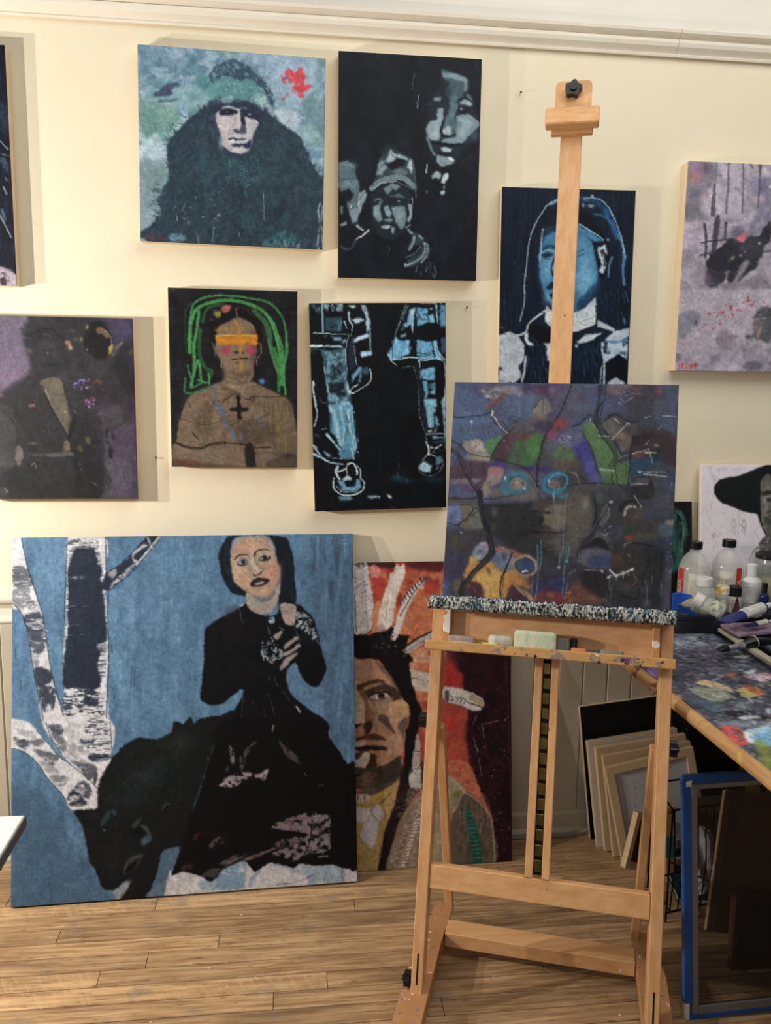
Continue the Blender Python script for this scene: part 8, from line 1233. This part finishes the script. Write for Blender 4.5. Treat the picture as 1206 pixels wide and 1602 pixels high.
b0, b1, b2, b3 = T(1122, 1016, .014), T(1140, 1014, .024), T(1164, 1009, .032), T(1181, 1003, .040)
rod('paint_brush', 'fat brush with black paint-loaded bristles and smeared white ferrule', 'brush', [b2, b3], [.012, .016], M_BLACKP, [('bristles', [b0, (b0+b1)/2, b1], [.003, .010, .008], M_BRISTLE), ('ferrule', [b1, b2], [.007, .010], M_FERR), ('handle_band', [b2+(b3-b2)*.95, b2+(b3-b2)*1.0], [.0165, .0165], M_WHITEP), ('grip', [b3, T(1212, 1004, .03)], [.012, .009], M_BLACKP)])
# glass palette propped on the clutter
pq = [T(1127, 976, .040), T(1157, 993, .040), T(1222, 986, .040), T(1222, 970, .040)]
th = thing('palette_board', 'pinkish mauve palette board resting on top of the brushes', 'palette', (pq[0][0], pq[0][1], TZ))
bm = bmesh.new(); o0 = np.array([pq[0][0], pq[0][1], TZ]); top = [bm.verts.new(V3(p-o0)) for p in pq]; bot = [bm.verts.new(V3(p-o0-np.array([0, 0, .007]))) for p in pq]
bm.faces.new(top); bm.faces.new(bot[::-1])
for k in range(4): bm.faces.new((top[k], bot[k], bot[(k+1) % 4], top[(k+1) % 4]))
bmesh.ops.recalc_face_normals(bm, faces=bm.faces); new_obj('panel', bm, mat('mauve_palette', 'a58f9c', .35, col2='8a7488', nscale=14, spots=((18, .60, 'b9a9b0'), (26, .64, '6a3a44'))), th)
flat_strip('storage_tray', 'black plastic tray carrying the mauve palette board', 'tray', T(1163, 1003, .001), T(1225, 1001, .001), .06, .030, M_BLACKP)
# blue tube of paint with white label
def tube_of_paint(name, label, a, b, r, m, m2):
    a, b = np.array(a), np.array(b); ex = nrm(b-a); L = np.linalg.norm(b-a); ey = nrm(np.cross(np.array([0, 0, 1.]), ex)); ez = np.cross(ex, ey)
    th = thing(name, label, 'paint tube', mtx=frame_mtx(a, ex, ey, ez)); bm = bmesh.new(); prev = None; rings = []
    for t_, w, h in ((0, r*1.5, .0012), (.06, r*1.5, .002), (.4, r*1.2, r*.75), (.9, r, r), (.96, r*.6, r*.6)):
        rings.append([bm.verts.new((t_*L, w*math.cos(2*math.pi*k/16), h*math.sin(2*math.pi*k/16))) for k in range(16)])
    for i, (A_, B_) in enumerate(zip(rings, rings[1:])):
        for k in range(16):
            f = bm.faces.new((A_[k], A_[(k+1) % 16], B_[(k+1) % 16], B_[k])); f.smooth = True
    bm.faces.new(rings[0][::-1]); bm.faces.new(rings[-1]); new_obj('body', bm, m, th)
    bm = bmesh.new(); n = 16; A_ = [bm.verts.new((L*.42, (r*1.19+.0006)*math.cos(2*math.pi*k/n), (r*.77+.0006)*math.sin(2*math.pi*k/n))) for k in range(n)]; B_ = [bm.verts.new((L*.88, (r*1.01+.0006)*math.cos(2*math.pi*k/n), (r*.99+.0006)*math.sin(2*math.pi*k/n))) for k in range(n)]
    for k in range(n): bm.faces.new((A_[k], A_[(k+1) % n], B_[(k+1) % n], B_[k]))
    new_obj('label', bm, m2, th)
    bm = bmesh.new(); tube(bm, [(L*.962, 0, 0), (L*1.06, 0, 0)], [r*.5, r*.5], 14); new_obj('cap', bm, M_WHITEP, th)
    return th
M_ULTRA = mat('ultramarine_tube', '232a66', .35); 
tube_of_paint('paint_tube', 'large ultramarine paint tube with a white label lying across the brushes', T(1130, 973, .075), T(1200, 948, .098), .016, M_ULTRA, M_LBL3)
tube_of_paint('paint_tube', 'dark blue paint tube lying beside the large ultramarine one', T(1166, 980, .057), T(1203, 972, .060), .008, mat('navy_tube', '1c2048', .35), M_PAPER)
# maroon scraper
s0, s1, s2 = T(1143, 966, .057), at_px(1154, 934, T(1150, 964, .057)[1]), T(1166, 962, .057)
th = thing('scraper', 'maroon wedge-shaped plastic scraper standing among the jars', 'scraper', (s0[0], s0[1], TZ)); bm = bmesh.new(); o0 = np.array([s0[0], s0[1], TZ]); off = np.array([.004, .010, 0])
m1 = (s1+s2)/2-np.array([.006, 0, .006]); A_ = [bm.verts.new(V3(p-o0)) for p in (s0, s2, m1, s1)]; B_ = [bm.verts.new(V3(p+off-o0)) for p in (s0, s2, m1, s1)]
bm.faces.new(A_); bm.faces.new(B_[::-1])
for k in range(4): bm.faces.new((A_[k], B_[k], B_[(k+1) % 4], A_[(k+1) % 4]))
bmesh.ops.recalc_face_normals(bm, faces=bm.faces); new_obj('blade', bm, mat('maroon_plastic', '4a1a1c', .4), th)
# blue plastic clamp with toothed jaw
def clamp():
    yb = -.262; c0 = at_px(1060, 945, yb); th = thing('spring_clamp', 'bright blue plastic spring clamp with toothed jaw beside the easel ledge', 'clamp', (c0[0], yb, TZ)); o0 = np.array([c0[0], yb, TZ]); M_B = mat('bright_blue_plastic', '1f55b0', .35)
    def P_(x, y, dy=0.0): return at_px(x, y, yb+dy)-o0
    ol = [(1054, 930), (1066, 928), (1082, 931), (1083, 935), (1074, 938), (1068, 942), (1062, 944), (1061, 952), (1058, 958), (1054, 958)]
    for nm, dy, pl in (('jaw', 0, ol), ('jaw', .016, [(1056, 944), (1064, 948), (1080, 953), (1090, 960), (1086, 963), (1074, 960), (1062, 957), (1057, 954)])):
        bm = bmesh.new(); A_ = [bm.verts.new(V3(P_(x, y, dy))) for x, y in pl]; B_ = [bm.verts.new(V3(P_(x, y, dy)+np.array([0, .013, 0]))) for x, y in pl]
        bm.faces.new(A_); bm.faces.new(B_[::-1])
        for k in range(len(pl)): bm.faces.new((A_[k], B_[k], B_[(k+1) % len(pl)], A_[(k+1) % len(pl)]))
        bmesh.ops.recalc_face_normals(bm, faces=bm.faces); new_obj(nm, bm, M_B, th)
    for k in range(4):
        bm = bmesh.new(); p = P_(1069+k*3.6, 937.5-k*.9, -.001); box(bm, p-np.array([.0022, 0, .004]), p+np.array([.0022, .012, .004]), .0008); new_obj('tooth', bm, M_B, th)
    bm = bmesh.new(); pts = [P_(1063+4*math.cos(a*.9), 948+4*math.sin(a*.9), .005+.0012*a) for a in range(9)]; tube(bm, pts, .0014, 6); new_obj('spring', bm, M_STEEL, th)
clamp()
# white plastic bag crumpled between the jars
def crumple(name, label, cat, c, rx, ry, rz, m, seed, amp=.35, group=None, base=None):
    th = thing(name, label, cat, (c[0], c[1], c[2]-rz if base is None else base)); bm = bmesh.new(); bmesh.ops.create_icosphere(bm, subdivisions=4, radius=1.0)
    co = np.array([v.co for v in bm.verts]); n1 = vnoise(co[:, 0]*2.3+7+co[:, 2], co[:, 1]*2.3+3-co[:, 2]*1.3, seed, 4); n2 = vnoise(co[:, 2]*3+5, co[:, 0]*3+co[:, 1]*2, seed+3, 3)
    f = 1+(n1-.5)*amp*2+(np.abs(n2-.5))*amp*1.4
    for v, k in zip(bm.verts, f): v.co = Vector((v.co.x*rx*k, v.co.y*ry*k, max(v.co.z*rz*k, -rz)+rz))
    new_obj('crumpled_sheet', bm, m, th); return th
crumple('plastic_bag', 'crumpled translucent white plastic bag behind the blue paint tube', 'bag', (at_px(1174, 945, -.268)[0], -.270, TZR+.012), .036, .016, .014, mat('bag_plastic', 'cfd2d2', .25, alpha=.8), 4)
# drawing board and small painting standing on the table against the wall
def stand_on_table(name, label, tlpx, x_at, w, h_top, t, draw, base, gain, seed, edge, ybase, ytop, right=False):
    Tp = wallpt(*tlpx, -ytop); hh = Tp[2]-TZR; lean = math.atan2(ytop-ybase, hh); h = math.hypot(hh, ytop-ybase)
    org = np.array([Tp[0]-(w if right else 0), ybase, TZR+t*math.sin(lean)]); M, ex, ey, ez = lean_mtx(org, 0.0, lean)
    th = thing(name, label, 'drawing' if 'drawing' in name else 'painting', mtx=M); bpy.context.view_layer.update(); painted(th, w, h, draw, base, seed, gain, 1.2, 'painted_surface', .25 if 'drawing' in name else 1.0, None); board(th, w, h, t, edge, False); return th
stand_on_table('portrait_drawing', 'white board with unfinished drawing of a figure in a black hat', (1097, 728), None, .42, None, .016, art_hat, 'd2cad0', G_['M'], 41, M_PINE, -.078, -.028)
stand_on_table('abstract_painting', 'small black painting with teal brush curves standing on the table beside the white drawing board', (1082, 785.5), None, .26, None, .012, art_teal, '1b171b', G_['N'], 42, M_BLKEDGE, -.070, -.020, True)

# ------------------------------------------------------------------ stored things under the table
def panel3(name, label, cat, bl, tlpx, ytop, w, t, exh=(1, 0, 0), group=None, lift=0.0):
    """board with its base-left corner on the floor at pixel bl; its top-left corner is seen at tlpx and rests at depth ytop"""
    A = floorpt(*bl); Bq = on(tlpx[0], tlpx[1], 1, ytop); ez = nrm(Bq-A); h = np.linalg.norm(Bq-A); ex = np.array(exh, float); ex = nrm(ex-ez*(ex@ez)); ey = np.cross(ez, ex)
    A = A+np.array([0, 0, max(0, -ey[2]*t)+max(0, -ex[2]*w)+lift])
    return thing(name, label, cat, mtx=frame_mtx(A, ex, ey, ez), group=group), h
def pbox(th, name, lo, hi, m, bevel=.0008):
    bm = bmesh.new(); box(bm, lo, hi, bevel); return new_obj(name, bm, m, th)
def cradled(th, w, h, t, face, strip):
    pbox(th, 'face_panel', (0, 0, 0), (w, .005, h), face)
    for lo, hi in (((0, .0052, 0), (.018, t, h)), ((w-.018, .0052, 0), (w, t, h)), ((.0182, .0052, 0), (w-.0182, t, .018)), ((.0182, .0052, h-.018), (w-.0182, t, h))): pbox(th, 'cradle_strip', lo, hi, strip)
M_BIRCH2 = mat('darker_birch_ply', 'b59a74', .65, col2='c2a884', nscale=4.0, stretch=(1, 6, 6), rnd=.05); M_PINE2 = mat('darker_pine_strip', 'c2a47a', .65, col2='ceb48e', nscale=5.0, stretch=(8, 8, 1), rnd=.05)  # darker tones of the birch and pine, used for the stored boards
M_BLKPANEL = mat('black_gessoed_panel', '0c0d0e', .45, col2='15181a', nscale=8)
th, h = panel3('blank_panel', 'tall black panel with a bare wood edge leaning on the wainscot under the table', 'panel', (924, 1314), (907, 1107), -.030, .62, .018)
pbox(th, 'painted_face', (0, 0, 0), (.62, .003, h), M_BLKPANEL); pbox(th, 'wood_edge', (0, .0032, 0), (.62, .018, h), M_PINE)
M_TEAL = mat('teal_board', '1d4a4c', .5, col2='16383a', nscale=10)
th, h = panel3('teal_board', 'dark teal board standing between the black panel and the raw wood panels', 'board', (948, 1318), (938, 1158), -.062, .30, .008); pbox(th, 'sheet', (0, 0, 0), (.30, .008, h), M_TEAL, .001)
th, h = panel3('blank_panel', 'raw wood cradled panel still in clear wrap, rearmost of the bare stack', 'panel', (935, 1327), (919, 1162), -.085, .30, .020); cradled(th, .30, h, .020, M_BIRCH2, M_PINE2)
pbox(th, 'wrap', (-.001, -.001, -.0005), (.301, -.0004, h+.001), mat('clear_wrap', 'e8e8e4', .15, alpha=.18))
th, h = panel3('blank_panel', 'raw birch cradled panel in the middle of the bare stack', 'panel', (947, 1333), (932, 1172), -.115, .30, .020); cradled(th, .30, h, .020, M_BIRCH2, M_PINE2)
th, h = panel3('blank_panel', 'raw birch panel just behind the framed pegboard panel', 'panel', (960, 1342), (943, 1184), -.145, .29, .016); cradled(th, .29, h, .016, M_BIRCH2, M_PINE2)
th, h = panel3('framed_panel', 'white backing board with small holes set in a bare wood frame', 'panel', (974, 1351), (947, 1203), -.178, .29, .018)
w = .29
for lo, hi in (((0, 0, 0), (.026, .016, h)), ((w-.026, 0, 0), (w, .016, h)), ((.0262, 0, 0), (w-.0262, .016, .026)), ((.0262, 0, h-.026), (w-.0262, .016, h))): pbox(th, 'frame_strip', lo, hi, M_PINE2)
bk = pbox(th, 'backing', (.0262, .010, .0262), (w-.0262, .014, h-.0262), mat('grey_white_board', 'b9b6b4', .7))
for x, z in ((.085, h-.075), (.085, h-.088), (.075, h-.145), (.10, h-.175), (.21, h-.05)):
    bm = bmesh.new(); tube(bm, [(x, .0094, z), (x, .0099, z)], .0016, 8); new_obj('hole', bm, M_DARKSLOT, bk)
# small tilted stretcher frame
th, h = panel3('stretcher_frame', 'small bare wood stretcher frame with black backing tilted against the stack', 'frame', (976, 1385), (997, 1298), floorpt(976, 1385)[1]+.045, .13, .018, (.85, .5, 0))
w = .13
for lo, hi in (((0, 0, 0), (.020, .018, h)), ((w-.020, 0, 0), (w, .018, h)), ((.0202, 0, 0), (w-.0202, .018, .020)), ((.0202, 0, h-.020), (w-.0202, .018, h))): pbox(th, 'frame_strip', lo, hi, M_PINE2)
pbox(th, 'backing', (.0202, .012, .0202), (w-.0202, .016, h-.0202), M_BLKPANEL)
# book with teal band, and a sketchbook
th, h = panel3('tall_book', 'tall tan book with a teal printed band standing beside the wire rack', 'book', (1042, 1376), (1042, 1266), floorpt(1042, 1376)[1]+.010, .032, .05, (.98, .15, 0))
pbox(th, 'block', (0, 0, 0), (.032, .05, h), mat('tan_card', 'b8935c', .7, col2='a8844e', nscale=10)); pbox(th, 'printed_band', (-.0008, -.0010, h*.30), (.0328, -.0002, h*.60), mat('teal_print', '2f7a80', .5))
th, h = panel3('sketch_book', 'flat teal covered sketchbook lying on the floor under the table', 'book', (1052, 1392), (1052, 1376), floorpt(1052, 1376)[1], .10, .02)
th.matrix_world = Matrix.Translation(V3(floorpt(1060, 1412))) @ Matrix.Rotation(R(-14), 4, 'Z')
pbox(th, 'pages', (.001, .001, .003), (.119, .159, .013), M_PAPER, .0005); pbox(th, 'cover', (0, 0, 0), (.12, .16, .0028), M_TEAL); pbox(th, 'cover', (0, 0, .0132), (.12, .16, .016), M_TEAL)
# dark storage cabinet at the back under the table
# wire rack
M_WIRE = mat('black_wire', '101011', .4, metal=.5)
def wire_rack():
    yb = -.50; a = on(1053, 1268, 1, yb); b = on(1168, 1253, 1, yb+.05); th = thing('wire_rack', 'black wire dish rack standing on the floor under the table', 'rack', (a[0], a[1], 0)); o0 = np.array([a[0], a[1], 0]); a, b = a-o0, b-o0; dz = np.array([0, 0, 1.])
    def wire(nm, pts, r=.0022):
        bm = bmesh.new(); tube(bm, pts, r, 6); new_obj(nm, bm, M_WIRE, th)
    dp = np.array([.02, .16, 0])
    wire('top_rail', [a+dp*.15-dz*.02, a, b, b+dp*.2], .003); bz = lambda p, z: np.array([p[0], p[1], z])
    wire('bottom_rail', [bz(a, .03), bz(b, .03)], .003); wire('top_rail', [a+dp, b+dp], .003); wire('bottom_rail', [bz(a+dp, .03), bz(b+dp, .03)], .003)
    wire('side_rail', [a, a+dp], .003); wire('side_rail', [b, b+dp], .003); wire('brace', [bz(a, a[2]*.55), bz(a+(b-a)*.5, a[2]*.32), bz(b, a[2]*.2)])
    for k in range(10):
        p = a+(b-a)*(.02+k*.105); wire('upright_wire', [bz(p, p[2]+.001), bz(p+np.array([.006, -.012, 0]), p[2]*.5), bz(p+np.array([.004, -.003, 0]), .03)], .0021)
    for k in range(5):
        p = a+(b-a)*(.05+k*.22); wire('floor_wire', [bz(p, .03), bz(p+dp, .03)])
    for p in (a, b, a+dp, b+dp): wire('leg', [bz(p, p[2]), bz(p, .0025)], .0028)
wire_rack()
c = on(1092, 1398, 1, -.42)
crumple('paper_bag', 'crumpled white paper bag sitting inside the black wire rack', 'bag', (c[0], -.42, c[2]), .042, .034, .095, mat('crumpled_white_paper', 'e6e4e0', .8, col2='a9a6aa', nscale=16, contrast=(.55, .7)), 9, .28, base=0.034)
# stored paper and sheets behind the rack
th, h = panel3('sheet_stack', 'tan cardboard sheets standing behind the black wire rack', 'cardboard', (1086, 1366), (1082, 1252), -.235, .34, .03, (1, .05, 0)); 
for k in range(3): pbox(th, 'sheet', (.004*k, .010*k, 0), (.34, .010*k+.006, h-.012*k), mat('kraft_card', '6a5a42', .8, col2='5a4c36', nscale=8))
# window screen in an aluminium frame, edges taped blue
def screen():
    A = floorpt(1071, 1597); th, h = panel3('window_screen', 'dark mesh window screen in an aluminium frame wrapped in blue tape', 'screen', (1071, 1597), (1068, 1216), A[1]+.06, .62, .012)
    w = .62; M_TAPE = mat('blue_painters_tape', '2c5492', .55, col2='24467e', nscale=9, bump=.2, bscale=30); M_ALU = mat('aluminium_frame', '8d8a88', .45, metal=.6)
    tw = .020; fw = .016; bz = .020
    pbox(th, 'tape_edge', (0, -.001, bz+.02), (tw, .013, h-.024), M_TAPE); pbox(th, 'tape_edge', (.030, -.001, h-tw), (w, .013, h+.001), M_TAPE); pbox(th, 'tape_edge', (.012, -.001, -.0), (w, .013, bz-.010), M_TAPE)
    bm = bmesh.new(); prism(bm, [(0, h-.05), (.008, h-.032), (.006, h-.012), (.012, h-.008), (.032, h-.012), (.034, h+.001), (.004, h+.001), (-.002, h-.012)], -.0014, .0134, lambda x, y, q: (x, q, y)); new_obj('tape_corner', bm, M_TAPE, th)
    pbox(th, 'bare_corner', (.0085, -.0006, h-.046), (tw+.001, .0126, h-.0125), M_WHITEP); pbox(th, 'bare_corner', (.002, -.0008, .0), (.012, .0126, bz+.0195), M_WHITEP)
    for lo, hi in (((tw+.0002, 0, .010), (tw+fw, .012, h-tw-.0002)), ((w-fw, 0, .010), (w, .012, h-tw-.0002)), ((tw+fw+.0002, 0, .010), (w-fw-.0002, .012, .030)), ((tw+fw+.0002, 0, h-tw-fw*.8), (w-fw-.0002, .012, h-tw-.0002))): pbox(th, 'frame_bar', lo, hi, M_ALU, .0015)
    m = bpy.data.materials.new('screen_mesh'); m.use_nodes = True; N = m.node_tree.nodes; L = m.node_tree.links; b = N['Principled BSDF']; b.inputs['Base Color'].default_value = lin('1a1a1b'); b.inputs['Roughness'].default_value = .6; b.inputs['Alpha'].default_value = .38
    pbox(th, 'mesh', (tw+fw+.0002, .005, .030), (w-fw-.0002, .0056, h-tw-fw*.8), m, 0)
screen()
# cardboard and small wood frame behind the screen
th, h = panel3('foam_board', 'brown cardboard sheet with a torn pale edge standing behind the mesh screen', 'cardboard', (1102, 1518), (1132, 1296), floorpt(1102, 1518)[1]+.10, .40, .010, (.98, .18, 0)); pbox(th, 'sheet', (0, 0, 0), (.40, .008, h), mat('brown_card', '8d6e50', .8, col2='806246', nscale=6)); pbox(th, 'torn_edge', (-.006, .0, 0), (-.0002, .009, h-.004), M_BIRCH, .002); pbox(th, 'fold_strip', (.012, -.0012, .01), (.030, -.0002, h-.004), mat('brown_card_dark', '7c5e42', .8))
th, h = panel3('picture_frame', 'small dark stained wooden frame leaning on the cardboard behind the mesh screen', 'frame', (1142, 1536), (1150, 1420), floorpt(1142, 1536)[1]+.03, .26, .022, (.98, .1, 0)); w = .26; M_DKF = mat('stained_frame', '5a3c28', .5, col2='6a4830', nscale=6)
for lo, hi in (((0, 0, 0), (.022, .022, h)), ((w-.022, 0, 0), (w, .022, h)), ((.0222, 0, 0), (w-.0222, .022, .022)), ((.0222, 0, h-.022), (w-.0222, .022, h))): pbox(th, 'frame_strip', lo, hi, M_DKF, .002)
pbox(th, 'backing', (.0222, .014, .0222), (w-.0222, .018, h-.0222), mat('dull_board', '4a4038', .8))
# cable along the skirting
pts = [on(x, y, 2, .006) for x, y in ((770, 1288), (800, 1290), (830, 1298), (858, 1303), (882, 1298), (900, 1284), (908, 1268))]; pts = [np.array([p[0], min(p[1], -.042), p[2]]) for p in pts]; pts[-1][2] = .05; pts[-1][1] = -.05; pts[-2][2] = .02
cv = bmesh.new(); fine = []
for i in range(len(pts)-1):
    p0, p1, p2, p3 = pts[max(i-1, 0)], pts[i], pts[i+1], pts[min(i+2, len(pts)-1)]
    for u in (0, .25, .5, .75): fine.append(.5*((2*p1)+(-p0+p2)*u+(2*p0-5*p1+4*p2-p3)*u*u+(-p0+3*p1-3*p2+p3)*u**3))
tube(cv, fine, .0045, 8); tag(new_obj('power_cable', cv, mat('grey_cable', '8d8a82', .5)), 'grey power cable curling along the floor at the baseboard', 'cable')
# white table corner at the left
th = thing('side_table', 'white topped low table whose corner stands in front of the bear painting', 'table', (-.80, -1.40, 0))
cx = floorpt(39, 1275, .72); M_WT = mat('white_table_top', 'f4f2ea', .45, col2='eeebe0', nscale=12, spots=((30, .72, 'a89a86'),))
def wp(nm, lo, hi, m, bv=.002): return pbox(th, nm, np.array(lo)-np.array([-.80, -1.40, 0]), np.array(hi)-np.array([-.80, -1.40, 0]), m, bv)
wp('top', (-1.35, -1.75, .700), (cx[0], cx[1], .72), M_WT)
wp('edge_band', (cx[0]+.0002, -1.75, .6995), (cx[0]+.002, cx[1], .7180), mat('grey_edge_band', '55585a', .6))
for lx, ly in ((cx[0]-.15, -1.70), (-1.30, -1.70), (cx[0]-.15, cx[1]-.10), (-1.30, cx[1]-.10)): wp('leg', (lx-.02, ly-.02, 0), (lx+.02, ly+.02, .6995), M_WT)

# nails left in the wall
for px, py, lb in ((813, 148, 'small dark nail in the wall between the three-faces painting and the easel mast'), (729, 483, 'small dark nail in the wall beside the painting of booted legs'), (245, 717, 'small dark nail in the wall between the purple portrait and the green-haloed portrait')):
    P = wallpt(px, py, 0.0); th = thing('wall_nail', lb, 'nail', (P[0], P[1], P[2]), group='nails in the wall')
    bm = bmesh.new(); tube(bm, [(0, .002, 0), (0, -.012, .003)], .0011, 8); new_obj('shank', bm, M_STEEL, th); bm = bmesh.new(); tube(bm, [(0, -.0121, .003), (0, -.0135, .0033)], .0028, 10); new_obj('head', bm, M_DARKSLOT, th)
